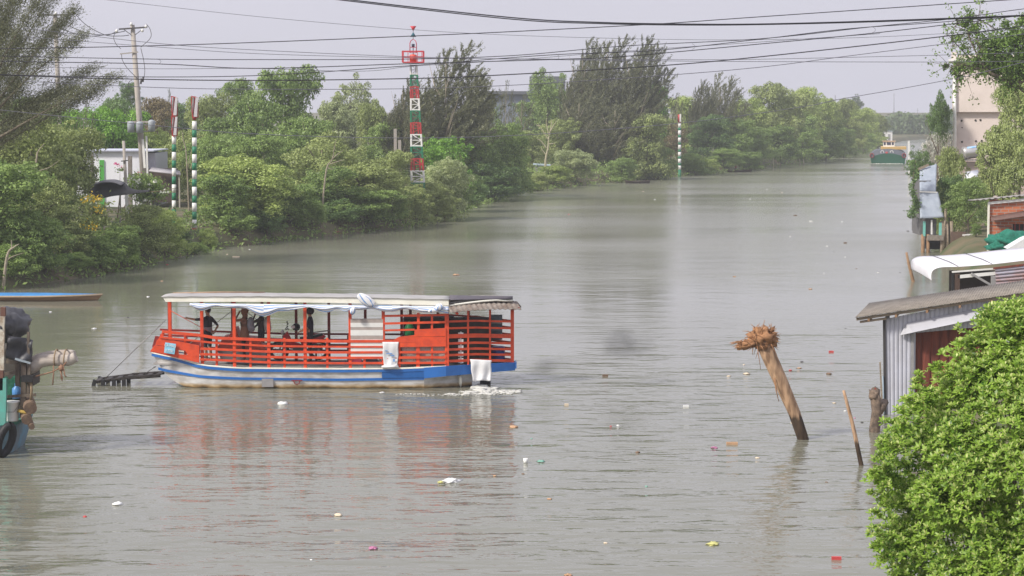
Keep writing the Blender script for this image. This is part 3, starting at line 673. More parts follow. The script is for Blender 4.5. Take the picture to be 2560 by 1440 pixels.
# bow boards with the slot
board([(375, 879), (385, 864), (445, 869), (447, 886), (490, 889), (498, 890), (498, 907), (440, 894)], NY-.02, RED)
board([(392, 850), (400, 846), (441, 852), (498, 864), (498, 892), (470, 889), (463, 877), (441, 873), (441, 869), (388, 862)], NY-.026, RED)
board([(376, 877), (386, 864), (445, 869), (447, 886), (441, 893)], NY-.035, RED)
c = MB(); c.bar(L(398, 852, -1.09), L(410, 829, -1.09), .07, .09); c.build('rail_post', RED, ferry)
# bow cross board and far bow boards
c = MB(); p = L(376, 880, 0); c.box((X0+.14, 0, tz(GUN, X0)+.13), (.06, HB*1.1, .26)); c.build('bow_board', RED, ferry)
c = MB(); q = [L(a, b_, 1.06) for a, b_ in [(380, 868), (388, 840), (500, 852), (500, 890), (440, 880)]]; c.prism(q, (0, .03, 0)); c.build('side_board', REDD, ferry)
# the registration plate
pl = MB(); q = [L(a, b_, -1.20) for a, b_ in [(413, 856), (440, 860), (436, 886), (410, 882)]]; pl.prism(q, (0, .02, 0))
plate = pl.build('registration_plate', mat('sky_blue_plate', (.28, .62, .80), rough=.4, var=.1), ferry, bevel=.006)
pm = mat('plate_lettering', (.82, .86, .88), rough=.5, var=.02)
ra = math.atan2(-(860-856), 27)
for s_, (a, b_) in (('CÀ MAU', (425.5, 864.5)), ('0.7781', (423.5, 877.5))):
    t_ = text_part(s_, .12, pm, plate, L(a, b_, -1.212), (math.pi/2, -ra*-1, 0), sx=.78); t_.rotation_euler = (math.pi/2, 0.14, 0)
# stern cage: rails round both chamfers
def cham(f, s=-1): x = XQ + (XE-.09-XQ)*f; return x, s*(HB-.05 - f*.98)
def cpt(f, z, s=-1): x, y = cham(f, s); return V(x, y, z)
zr = lambda py, dy=-1.1: L(1117, py, dy).z
for s in (-1, 1):
    mm = RED
    for py, h in ((804, .06), (821, .06), (838, .05), (843, .075), (859, .07), (874, .07), (888, .07), (903, .08)):
        c = MB(); z0, z1 = zr(py), zr(py)-.10
        for f0, f1, w in ((0, .45, 0), (.45, 1, 0)):
            g0 = z0 + (z1-z0)*f0 + (.03 if f0 else 0); g1 = z0 + (z1-z0)*f1 + (.03 if f1 < 1 else 0)
            c.bar(cpt(f0, g0, s), cpt(f1, g1, s), .045, h)
        c.build('guard_rail', mm, ferry)
    for f, w in ((.33, .06), (.66, .06), (1.0, .11)):
        c = MB(); x, y = cham(f, s); zt = L(1117, 775).z - .10*f; c.box((x, y+s*.0+.0, (zt+.70)/2), (w, w, zt-.70)); c.build('cage_post', mm, ferry)
# roof: white fascia boards, grey top
RT = [(407, 742), (640, 741), (900, 744), (1122, 749)]
def roof():
    zt = [(L(a, b_).x, L(a, b_, -1.28).z) for a, b_ in RT]; xa, xb = zt[0][0], zt[-1][0]
    for s in (-1, 1):
        c = MB(); g = []
        for x in np.linspace(xa, xb, 12):
            z = tz(zt, x) - (.115 if s > 0 else 0); hh = .16 + .03*(x-xa)/(xb-xa); x2 = x + (.10 if x == xa else 0)
            y = s*(1.24 if s < 0 else 1.02); g.append([V(x, y, z), V(x2, y, z-hh), V(x2, y-s*.03, z-hh), V(x, y-s*.03, z), V(x, y, z)])
        c.grid(g, smooth=False); c.build('fascia_board', CREAM, ferry)
    c = MB(); g = []
    for x in np.linspace(xa-.03, xb+.02, 40):
        z = tz(zt, x); g.append([V(x, y, z + .012 + .03*(1-(y/1.27)**2) - .045*(y+1.27) + .006*math.sin(x*9+y*3)) for y in np.linspace(-1.27, 1.05, 13)])
    c.grid(g, th=(0, 0, -.02)); c.build('roof_sheet', mat('pale_roof_sheet', (.42, .41, .40), rough=.6, var=.2, scale=1.5), ferry)
    c = MB()
    for k, x in enumerate(np.linspace(xa+.1, xb-.1, 12)): c.bar(V(x, -1.2, tz(zt, x)-.07), V(x, 1.0, tz(zt, x)-.17), .05, .06)
    c.build('roof_beam', REDD, ferry)
    c = MB(); a = L(432, 733, 0.6); b_ = L(662, 731, .6); c.tube([a, (a+b_)/2+V(0, 0, .02), b_], .022, 6); c.build('roof_pole', mat('bamboo_pole', (.42, .27, .18), rough=.8), ferry)
roof()
def stern_roof():
    # corrugated stern roof: ribs run fore and aft, front edge arched
    xa, xb = L(1122, 752).x, L(1282, 752).x; zt = L(1122, 753).z; c = MB(); g = []
    ys = np.linspace(-1.25, 1.25, 81)
    for x in np.linspace(xa, xb, 9):
        f = (x-xa)/(xb-xa); g.append([V(x, y*(1.10*(1-f)+.30*f)/1.25, zt + .05 + .07*(1-(y/1.25)**2) - .03*f - .04*(y+1.25) + .018*math.sin(y*46)) for y in ys])
    c.grid(g, th=(0, 0, -.012)); c.build('corrugated_roof', mat('dark_corrugated', (.12, .11, .13), rough=.7), ferry)
    # white pipe round the edge
    for s in (-1, 1):
        c = MB(); pts = [cpt(f, 0, s) for f in np.linspace(0.05, 1.0, 9)]
        for k, p in enumerate(pts): f = k/8; p.z = L(1122, 764).z + .11*math.sin(min(1, f*1.25)*math.pi/2) - (.03*f if f > .8 else 0); p.y += s*.13
        c.tube(pts, .032, 7); c.build('edge_pipe', CREAM, ferry)
        c = MB(); g = []
        for k, f in enumerate(np.linspace(0, 1.06, 60)):
            p = cpt(f, 0, s); z0 = L(1122, 766).z + .05*math.sin(f*3) ; out = V(.42, s*.9, 0)
            w = .015*math.sin(k*1.5)
            g.append([V(p.x, p.y, z0+w+.06), V(p.x, p.y, z0) + out*.17 + V(0, 0, w-.02), V(p.x, p.y, z0-.16+w) + out*.40])
        c.grid(g, th=(0, 0, -.012)); c.build('corrugated_awning', CORR, ferry)
        c = MB(); g = [[V(cham(f, s)[0], cham(f, s)[1]*.97, L(1122, 770).z), V(cham(f, s)[0], cham(f, s)[1]*.97, L(1122, 757).z + .1*math.sin(f*2.2))] for f in np.linspace(.0, 1, 12)]
        c.grid(g, th=(0, .01, 0)); c.build('gable_sheet', mat('gable_grey', (.26, .25, .24), rough=.8, var=.3), ferry)
    c = MB(); c.bar(L(1128, 772, -1.2), L(1145, 785, -1.3), .05, .07); c.build('awning_bracket', RED, ferry)
    c = MB(); q = cpt(1.0, L(1280, 775).z, -1); c.box(q+V(.12, 0, -.02), (.22, .5, .07)); c.build('awning_end_beam', REDD, ferry)
stern_roof()
# engine cabin inside the stern cage, boards coloured dark for its shaded interior
c = MB(); x0 = L(1000, 0).x
c.box(((x0+XQ)/2+.1, .45, 1.42), (XQ-x0+.2, .9, 1.35)); c.box((XQ+.75, 0, 1.42), (1.3, .75, 1.35)); c.build('engine_cabin', mat('shaded_interior_boards', (.07, .055, .045), rough=.9, var=.5, scale=5), ferry)
c = MB(); g = []
for i in range(34):
    x = L(1000, 0).x + (L(1113, 0).x-L(1000, 0).x)*i/33
    g.append([V(x, -1.0 + .03*mnoise.noise(V(x*6, z*5, 1)) + .012*math.sin(z*60), z) for z in np.linspace(.75, 1.38, 20)])
c.grid(g, th=(0, .04, 0)); c.build('woven_panel', mat('woven_grey', (.62, .56, .50), rough=.95, col2=(.36, .32, .29), scale=24), ferry)
# striped awning rolled under the eave
def awning():
    c = MB(); g = []; n = 120; xa, xb = L(476, 765).x, L(1122, 770).x
    def lower(x):
        t = (x-xa)/(xb-xa)
        return .10 + .085*max(0, math.sin(t*26+.6))**1.0*(1-t*.3) + .16*math.exp(-((t-.30)/.075)**2) + .06*math.sin(t*51)*.4 + .12*math.exp(-((t-.60)/.02)**2) + .08*math.exp(-((t-.93)/.05)**2) - .08*math.exp(-(t/.03)**2)
    for i in range(n):
        x = xa + (xb-xa)*i/(n-1); t = i/(n-1); z0 = L(476, 757).z - .10*t; d = lower(x); row = []
        for j in range(13):
            f = j/12; a = f*math.pi*1.5
            row.append(V(x, -1.262 - .075*math.sin(f*math.pi) + .025*math.sin(f*14+t*30)*f, z0 - d*1.15*f + .02*math.sin(t*40+f*9)*f))
        g.append(row)
    c.grid(g, th=(0, .01, 0), mfun=lambda i, j: 1 if (j + int(1.2*math.sin(i*.16))) % 3 == 1 else 0)
    ob = c.build('striped_awning', [STRW, STRB], ferry)
    # bundle thrown up over the fascia and the knots
    for (px, py, w, h, k) in ((915, 750, 34, 26, 1), (882, 777, 14, 17, 2), (1098, 768, 20, 16, 3), (1082, 776, 26, 10, 4)):
        q = MB(); ctr = L(px, py, -1.36); sx = w/81/2; sz = h/81/2; g = []
        for i in range(15):
            th = math.pi*i/14; g.append([V(ctr.x + math.sin(th)*math.cos(p)*sx*(1+.2*mnoise.noise(V(i*.6, p, k))) + math.cos(th)*sx*.9*(.9 if k == 1 else .2), ctr.y + math.sin(th)*math.sin(p)*.07, ctr.z + math.cos(th)*sz*(-1.25 if k == 1 else 1) + .02*math.sin(5*p+k)) for p in np.linspace(0, 2*math.pi, 19)])
        q.grid(g, mfun=lambda i, j: 1 if (j % 3 == 0) else 0); q.build('awning_bundle', [STRW, STRB], ferry)
awning()
# gangway ramp held out over the bow by two cables
def ramp():
    c = MB(); a = L(402, 938, -.3); b_ = L(236, 956, -.5)
    for dy in (-.38, .38):
        p0 = V(a.x, dy, a.z); p1 = V(b_.x, dy, b_.z); m_ = (p0+p1)/2 + V(0, 0, .03)
        c.bar(p0, m_, .09, .11); c.bar(m_, p1, .09, .09)
    for k in range(7):
        t = .04+k*.155; p = V(b_.x + (a.x-b_.x)*t, 0, b_.z + (a.z-b_.z)*t + .03); c.box(p, (.14, .95, .035))
    c.build('boarding_ramp', mat('black_wet_wood', (.05, .042, .04), rough=.6, var=.4), ferry)
    for k, px in enumerate((236, 258, 285, 310)):
        for dy in (-.42, .42):
            q = MB(); p = L(px, 958, -.4); q.box(V(p.x, dy, max(p.z-.03, .09)), (.11, .12, .2), M=Matrix.Rotation(.3 if k == 0 else 0, 3, 'Y')); q.build('ramp_float', BLACK, ferry)
    for dy in (-.42, .42):
        q = MB(); q.tube([L(262, 947, dy), L(414, 800, dy if dy > 0 else -1.08)], .012, 5); q.build('ramp_cable', STEEL, ferry)
    q = MB(); q.tube([L(365, 932, -.4), L(390, 916, -.9), L(384, 918, -1.1)], .012, 5); q.build('ramp_cable', STEEL, ferry)
    for pts in ([L(425, 776), L(520, 828, -.6)], [L(580, 777, 0), L(470, 862, .2)], [L(600, 768, .2), L(660, 812, .4)]):
        q = MB(); q.tube(pts, .010, 5); q.build('stay_cable', STEEL if pts[0].x > -4 else RED, ferry)
ramp()
# ---- loose things aboard
def on(name, label, cat, b, mats, origin, group=None, bevel=0):
    o = b.build(name, mats, None, origin=origin, bevel=bevel); o.location = Vector(origin); return tag(o, label, cat, group)
DZ = .745
def aboard(px, dy, z=DZ): p = L(px, 900, dy); return BO + V(p.x, dy, z)
b = MB(); o = aboard(913, -1.0); 
x0, x1 = (BO+L(872, 0, -1.02)).x, (BO+L(954, 0, -1.02)).x
zt, zb = L(900, 797, -1.02).z, L(900, 897, -1.02).z
ed = [0, .09, .20, .27, .41, .50, 1.0]
for k in range(6):
    z0 = zt + (zb-zt)*ed[k]; z1 = zt + (zb-zt)*ed[k+1]
    b.box(((x0+x1)/2, BY-1.115, (z0+z1)/2), (x1-x0, .05 if k % 2 else .04, (z0-z1)*.985), mi=k % 2)
b.box(((x0+x1)/2, BY-.98, (zt+zb)/2), (x1-x0-.05, .03, zt-zb), mi=0)
b.box((x0+.1, BY-.98, (DZ+zb)/2), (.06, .03, zb-DZ+.02), mi=0); b.box((x1-.1, BY-.98, (DZ+zb)/2), (.06, .03, zb-DZ+.02), mi=0)
on('slatted_screen', 'white and grey-brown slatted screen standing inside the ferry railing', 'screen', b, [mat('screen_grey_brown', (.42, .36, .33), rough=.8), WHITE], o)
b = MB(); o = aboard(888, -.88); b.box(o+V(0, 0, .14), (.40, .28, .28)); b.box(o+V(0, 0, .295), (.44, .32, .03)); b.box(o+V(0, -.15, .16), (.3, .02, .08), mi=0)
on('plastic_box', 'pink plastic box with lid behind the lower ferry rails', 'box', b, mat('pink_plastic', (.80, .12, .25), rough=.4, var=.05), o, bevel=.01)
b = MB(); o = aboard(930, -.85); b.box(o+V(0, 0, .12), (.34, .25, .24)); b.box(o+V(0, 0, .25), (.37, .27, .03), mi=1)
on('crate', 'small dark crate with pale lid right of the pink box', 'crate', b, [mat('crate_dark_blue', (.05, .07, .12), rough=.6), CREAM], o)
# draped cloths
def drape(name, label, pts, dy, n=14, m=CLOTHW, marks=None, amp=.02):
    q = [BO + L(a, b_, dy) for a, b_ in pts]; b = MB(); g = []
    for i in range(n):
        u = i/(n-1); a = q[0].lerp(q[1], u); c_ = q[3].lerp(q[2], u)
        g.append([a.lerp(c_, v) + V(.01*math.sin(v*9+u*3), -amp*math.sin(u*11+v*2.5)*(.3+v) - .015*math.sin(v*7), -.02*math.sin(u*9)*(v > .9)) for v in np.linspace(0, 1, 14)])
    b.grid(g, th=(0, .012, 0)); o = (q[3]+q[2])/2
    ob = b.build(name, m, None, origin=o); ob.location = o; tag(ob, label, 'cloth'); 
    return ob
w1 = drape('hanging_cloth', 'white cloth with blue marks hanging over the middle ferry rails', [(956, 855), (997, 855), (994, 915), (959, 917)], -1.185, amp=.012)
oo = w1.location
for a, b_, w, h in ((973, 884, .22, .03), (981, 889, .16, .03), (985, 901, .07, .08), (966, 877, .10, .02)):
    p = BO + L(a, b_, -1.21) - oo; mk = MB(); mk.box(p, (w*.8, .012, h)); mk.build('blue_print', STRB, w1)

b = MB(); o = BO + L(975, 917, -1.24)
b.ell(o+V(0, 0, 0), (.26, .08, .06), rough=.5, fr=3, seg=18, rings=12); on('cloth_bundle', 'crumpled whitish bundle lying on the ferry gunwale', 'cloth', b, CLOTHW, o)
w2 = drape('hanging_sack', 'big grey-white sheet hanging over the stern edge of the ferry', [(1175, 898), (1229, 901), (1227, 951), (1182, 953)], -1.02, amp=.035)
b = MB(); o = aboard(1024, -.72, 1.62); b.tube([o, o+V(0, 0, .04), o+V(0, 0, .24), o+V(0, 0, .27), o+V(0, 0, .36), o+V(0, 0, .40)], [.15, .155, .155, .14, .09, .05], 14)
b.tube([o+V(-.08, 0, .38), o+V(0, 0, .46), o+V(.08, 0, .38)], .012, 5)
on('water_jug', 'green plastic water jug on the shelf by the stern cabin', 'jug', b, mat('green_plastic', (.02, .30, .10), rough=.35, var=.1), o)
b = MB(); p = aboard(1024, -.72, 0); b.box((p.x, p.y, 1.59), (.55, .4, .05)); b.bar((p.x-.2, p.y+.1, DZ), (p.x-.2, p.y+.1, 1.58), .05, .05); b.bar((p.x+.2, p.y+.1, DZ), (p.x+.2, p.y+.1, 1.58), .05, .05)
on('shelf', 'narrow wooden shelf holding the green jug', 'shelf', b, REDD, (p.x, p.y, DZ))
b = MB(); p = aboard(1245, .0); b.tube([p, p+V(0, 0, .05), p+V(0, 0, .22), p+V(0, 0, .42), p+V(0, 0, .46)], [.20, .22, .22, .22, .18], 16); b.tube([p+V(0, 0, .2), p+V(0, 0, .23)], .23, 16)
on('barrel', 'blue plastic barrel in the stern cage of the ferry', 'barrel', b, mat('blue_plastic', (.015, .05, .25), rough=.4, var=.1), p)
b = MB(); p = aboard(1152, -.82)
for k in range(5): b.box(p+V(0, 0, .1+k*.2), (.16, .1, .15))
b.box(p+V(0, .03, .5), (.05, .05, 1.0))
on('cable_rack', 'pale stack of blocks standing in the dark stern cage', 'rack', b, WHITE, p)
b = MB(); p = aboard(1240, -.05, 1.5)
for k in range(3): b.box(p+V(0, 0, .05+k*.22), (.36, .22, .12), mi=k % 2)
b.box(p+V(0, .12, .3), (.4, .02, .8), mi=1)
on('folded_bags', 'grey-blue folded bags hung at the rear corner of the ferry', 'bags', b, [mat('bag_grey_green', (.28, .33, .32), rough=.8), mat('bag_grey', (.16, .2, .24), rough=.8)], p)
# red and grey cargo box on the fore deck
b = MB(); o = aboard(575, .1); q = [aboard(a, .1) for a in (556, 545, 560, 640, 668, 668)]
zz = [DZ+.01, DZ+.40, DZ+.62, DZ+.60, DZ+.40, DZ+.01]
b.prism([V(p.x, p.y-.28, z) for p, z in zip([aboard(556, .1), aboard(545, .1), aboard(668, .1), aboard(668, .1)], [DZ+.01, DZ+.40, DZ+.34, DZ+.01])], (0, .7, 0), mi=1)
b.prism([V(aboard(a, .1).x, aboard(a, .1).y-.28, z) for a, z in ((545, DZ+.42), (562, DZ+.78), (575, DZ+.80), (588, DZ+1.05), (594, DZ+1.05), (600, DZ+.78), (650, DZ+.72), (668, DZ+.36))], (0, .7, 0), mi=0)
on('cargo_cart', 'red cargo cart with grey lower body on the fore deck of the ferry', 'cart', b, [mat('faded_red', (.50, .08, .045), rough=.6, var=.3), mat('cart_grey', (.20, .19, .19), rough=.7)], o, bevel=.02)
# wake and foam
def foam(name, label, boxes, n, seed):
    rs = random.Random(seed); b = MB()
    for k in range(n):
        (x0, y0, x1, y1, r) = rs.choice(boxes); px, py = rs.uniform(x0, x1), rs.uniform(y0, y1); p = G(px, py)
        s = r*rs.uniform(.2, .95); b.ell(p + V(0, 0, .008), (s*2.0, s*1.8, s*.4), rough=1.1, fr=2.6, seg=7, rings=4, seed=k)
    o = b.build(name, mat('foam_white', (.60, .60, .56), rough=.6, var=.05)); tag(o, label, 'foam', kind='stuff')
foam('wake_foam', 'white churned foam behind the ferry stern', [(1150, 978, 1290, 986, .055), (1110, 984, 1240, 988, .04), (1060, 986, 1200, 990, .02), (1180, 968, 1240, 982, .08), (1190, 964, 1215, 976, .10), (1230, 976, 1300, 982, .05), (990, 984, 1060, 987, .02)], 420, 4)
# ================================================================ PEOPLE
SKIN = mat('skin_tan', (.36, .20, .12), rough=.6, var=.08)
HAIRM = mat('black_hair', (.012, .010, .009), rough=.7)
def person(label, loc, rz, arms, mats, Hh=1.66, hood=None, helmet=None, pack=None, shorts=True, skirt=None, group=None, lean=0, sit=False):
    """one continuous skinned body; mats = dict(top, low, leg)  arms = {side: (elbow, hand)} in metres, forward is +Y"""
    k = Hh/1.66; r = thing('person', label, 'person', loc, group, rz)
    J = {}; E = []; R = {}
    def j(n, x, y, z, rad): J[n] = V(x, y + lean*max(0, z-.9), z)*k; R[n] = rad*k; return n
    j('pelvis', 0, 0, .90, .14); j('waist', 0, 0, 1.04, .125); j('chest', 0, .0, 1.22, .145); j('neckb', 0, -.005, 1.38, .065); j('neck', 0, .0, 1.44, .05); j('jaw', 0, .02, 1.52, .072); j('skull', 0, .0, 1.60, .075)
    chain = ['pelvis', 'waist', 'chest', 'neckb', 'neck', 'jaw', 'skull']; E += list(zip(chain, chain[1:]))
    for s, n in ((-1, 'l'), (1, 'r')):
        j(n+'sh', s*.17, 0, 1.34, .062); E.append(('chest' if False else 'neckb', n+'sh'))
        el, ha = arms[n]; j(n+'el', *el, .040); j(n+'wr', *ha, .027); d = (V(*ha)-V(*el)).normalized(); h2 = V(*ha) + d*.07; j(n+'pa', *h2, .034); E += [(n+'sh', n+'el'), (n+'el', n+'wr'), (n+'wr', n+'pa')]
        j(n+'hip', s*.095, 0, .84, .090)
        if sit: j(n+'kn', s*.16, .38, .62, .062); j(n+'an', s*.15, .36, .18, .042); j(n+'fo', s*.16, .5, .04, .035)
        else: j(n+'kn', s*.11, .02, .47, .058); j(n+'an', s*.115, -.03, .09, .040); j(n+'fo', s*.125, .12, .035, .036)
        E += [('pelvis', n+'hip'), (n+'hip', n+'kn'), (n+'kn', n+'an'), (n+'an', n+'fo')]
    names = list(J); me = bpy.data.meshes.new('b'); me.from_pydata([tuple(J[n]) for n in names], [(names.index(a), names.index(b)) for a, b in E], [])
    ob = bpy.data.objects.new('b', me); COL.objects.link(ob); md = ob.modifiers.new('s', 'SKIN'); md.use_smooth_shade = True
    for i, n in enumerate(names):
        sv = me.skin_vertices[0].data[i]; x = R[n]; sv.radius = (x*1.25, x*.85) if n in ('pelvis', 'waist', 'chest') else (x, x); sv.use_root = (n == 'pelvis')
    su = ob.modifiers.new('u', 'SUBSURF'); su.levels = 2; su.render_levels = 2
    bpy.context.view_layer.update(); body = bpy.data.meshes.new_from_object(ob.evaluated_get(bpy.context.evaluated_depsgraph_get())); bpy.data.objects.remove(ob)
    segs = []
    for a, b_ in E:
        sk = 0
        if a in ('neck', 'jaw') : sk = 0
        elif b_ in ('neckb', 'waist', 'chest') or b_.endswith('sh'): sk = 1
        elif a.endswith('sh'): sk = 1
        elif a.endswith('el'): sk = 1 if mats.get('sleeve') else 0
        elif a.endswith('wr'): sk = 0
        elif b_.endswith('hip') or (a.endswith('hip')): sk = 2
        elif b_.endswith('an'): sk = 0 if shorts else 2
        elif b_.endswith('fo'): sk = 3
        segs.append((J[a], J[b_], sk))
    def near(p):
        best = (9, 0)
        for a, b_, q in segs:
            t = max(0, min(1, (p-a).dot(b_-a)/max(1e-6, (b_-a).length_squared))); d = (p-(a+(b_-a)*t)).length
            if d < best[0]: best = (d, q)
        return best[1]
    body.materials.clear()
    for m in (SKIN, mats['top'], mats['low'], BLACK, mats.get('hem', mats['top'])): body.materials.append(m)
    for f in body.polygons:
        q = near(f.center); f.use_smooth = True
        if q == 1 and f.center.z < 1.10*k and abs(f.center.x) < .16*k and mats.get('hem'): q = 4
        f.material_index = q
    # face, ears, fingers join the same mesh
    b = MB(); hd = J['jaw']*.35 + J['skull']*.65
    b.ell(hd + V(0, .082, -.015)*k, (.014*k, .02*k, .022*k), 0, 7, 5)
    for s in (-1, 1):
        b.ell(hd + V(s*.077, 0, -.005)*k, (.012*k, .022*k, .03*k), 0, 7, 5); b.ell(hd + V(s*.03, .07, .012)*k, (.012*k, .008*k, .007*k), 3, 6, 4)
    b.ell(hd + V(0, .074, -.05)*k, (.024*k, .008*k, .007*k), 3, 6, 4)
    for n in 'lr':
        w, p = J[n+'wr'], J[n+'pa']; d = (p-w).normalized(); sd = d.cross(V(0, 0, 1)).normalized(); up = sd.cross(d)
        for i, (o, ln) in enumerate(((-.026, .062), (-.009, .074), (.009, .07), (.025, .055))):
            a = p + sd*o*k; m1 = a + d*ln*.55*k - up*.008*k; b.tube([a, m1, a + d*ln*k - up*.022*k], [.0095*k, .0088*k, .006*k], 6, 0)
        a = (w*.4+p*.6) - sd*.028*k; b.tube([a, a - sd*.026*k + d*.02*k, a - sd*.034*k + d*.05*k], [.011*k, .0095*k, .007*k], 6, 0)
    tmp = b.build('x', [SKIN, SKIN, SKIN, BLACK, SKIN]); 
    import bmesh
    bm = bmesh.new(); bm.from_mesh(body); bm.from_mesh(tmp.data); bm.to_mesh(body); bm.free(); bpy.data.objects.remove(tmp)
    bo = bpy.data.objects.new('body', body); COL.objects.link(bo); bo.parent = r
    c = MB()
    c.ell(hd + V(0, -.014, .03)*k, (.088*k, .096*k, .092*k), 0, 14, 9, rough=.12, fr=5); 
    if not helmet and not hood: c.build('hair', HAIRM, r)
    if helmet:
        c = MB(); c.ell(hd + V(0, -.008, .025)*k, (.115*k, .13*k, .12*k), 0, 16, 10); c.box(hd + V(0, .13, .03)*k, (.15*k, .06*k, .015*k)); c.build('helmet', helmet, r)
        c = MB(); c.tube([hd + V(-.09, .02, -.02)*k, hd + V(0, .05, -.1)*k, hd + V(.09, .02, -.02)*k], .008, 5); c.build('chin_strap', BLACK, r)
    if hood:
        c = MB(); c.ell(hd + V(0, -.02, .01)*k, (.115*k, .12*k, .135*k), 0, 14, 9, rough=.15); c.ell(hd + V(0, -.03, -.12)*k, (.12*k, .09*k, .10*k), 0, 12, 7); c.build('hood', hood, r)
    if skirt:
        c = MB(); g = []
        for i, (z, w) in enumerate(((1.2, .16), (1.05, .165), (.9, .19), (.72, .215))):
            g.append([V(math.cos(a)*w*(1+.05*math.sin(a*5)), math.sin(a)*w*.75, z)*k for a in np.linspace(0, 2*math.pi, 20)])
        c.grid(g, th=(0, 0, -.01)); c.build('jacket_skirt', skirt, r)
    if pack:
        c = MB(); c.ell(V(0, -.20, 1.16)*k, (.16*k, .11*k, .25*k), 0, 12, 8, rough=.15); c.ell(V(0, -.28, 1.06)*k, (.11*k, .05*k, .12*k), 0, 10, 6); bp = c.build('backpack', pack, r)
        for s in (-1, 1):
            c = MB(); c.tube([V(s*.09, -.12, 1.36)*k, V(s*.10, .05, 1.37)*k, V(s*.11, .11, 1.22)*k, V(s*.12, -.05, 1.02)*k], .016, 5); c.build('strap', BLACK, bp)
    return r
mt = lambda n, c: mat(n, c, rough=.85, var=.2, scale=8)
TB = mt('black_shirt', (.022, .024, .032)); GR = mt('grey_shirt_hem', (.26, .24, .26)); SH = mt('black_shorts', (.014, .015, .022))
down = {'l': ((-.23, -.03, 1.08), (-.22, .06, .86)), 'r': ((.23, -.03, 1.08), (.22, .06, .86))}
# facing left in the photo = local +Y turned to world -X: rz = +90 deg
person('man in black and grey shirt and shorts pointing left at the ferry bow', aboard(521, -.35), math.radians(62),
       {'l': ((-.32, .24, 1.32), (-.36, .50, 1.36)), 'r': ((.30, -.16, 1.10), (.12, -.17, .96))}, dict(top=TB, low=SH, hem=GR), Hh=1.70)
BR = mt('brown_jacket', (.26, .14, .085))
person('person in brown hooded jacket with one hand raised to the head', aboard(612, -.2), math.radians(85),
       {'l': ((-.22, .27, 1.30), (-.10, .16, 1.52)), 'r': down['r']}, dict(top=BR, low=SH, sleeve=1), Hh=1.66, hood=BR, pack=mt('grey_backpack', (.28, .30, .34)), shorts=False, skirt=BR)
BJ = mt('charcoal_jacket', (.06, .05, .05))
person('person in charcoal jacket with pale backpack standing behind the brown jacket', aboard(654, .05), math.radians(80),
       {'l': ((-.22, .25, 1.22), (-.12, .18, 1.44)), 'r': ((.22, .18, 1.14), (.05, .28, 1.02))}, dict(top=BJ, low=SH, sleeve=1), Hh=1.64, helmet=BLACK, pack=mt('pale_backpack', (.52, .50, .46)), shorts=False)
person('man in black shirt and black helmet standing beside the red motorcycle', aboard(776, -.45), math.radians(92),
       {'l': ((-.22, .06, 1.10), (-.2, .26, 1.0)), 'r': ((.22, .05, 1.1), (.2, .26, .98))}, dict(top=mt('navy_black_shirt', (.018, .022, .036)), low=SH), Hh=1.68, helmet=BLACK, shorts=False)
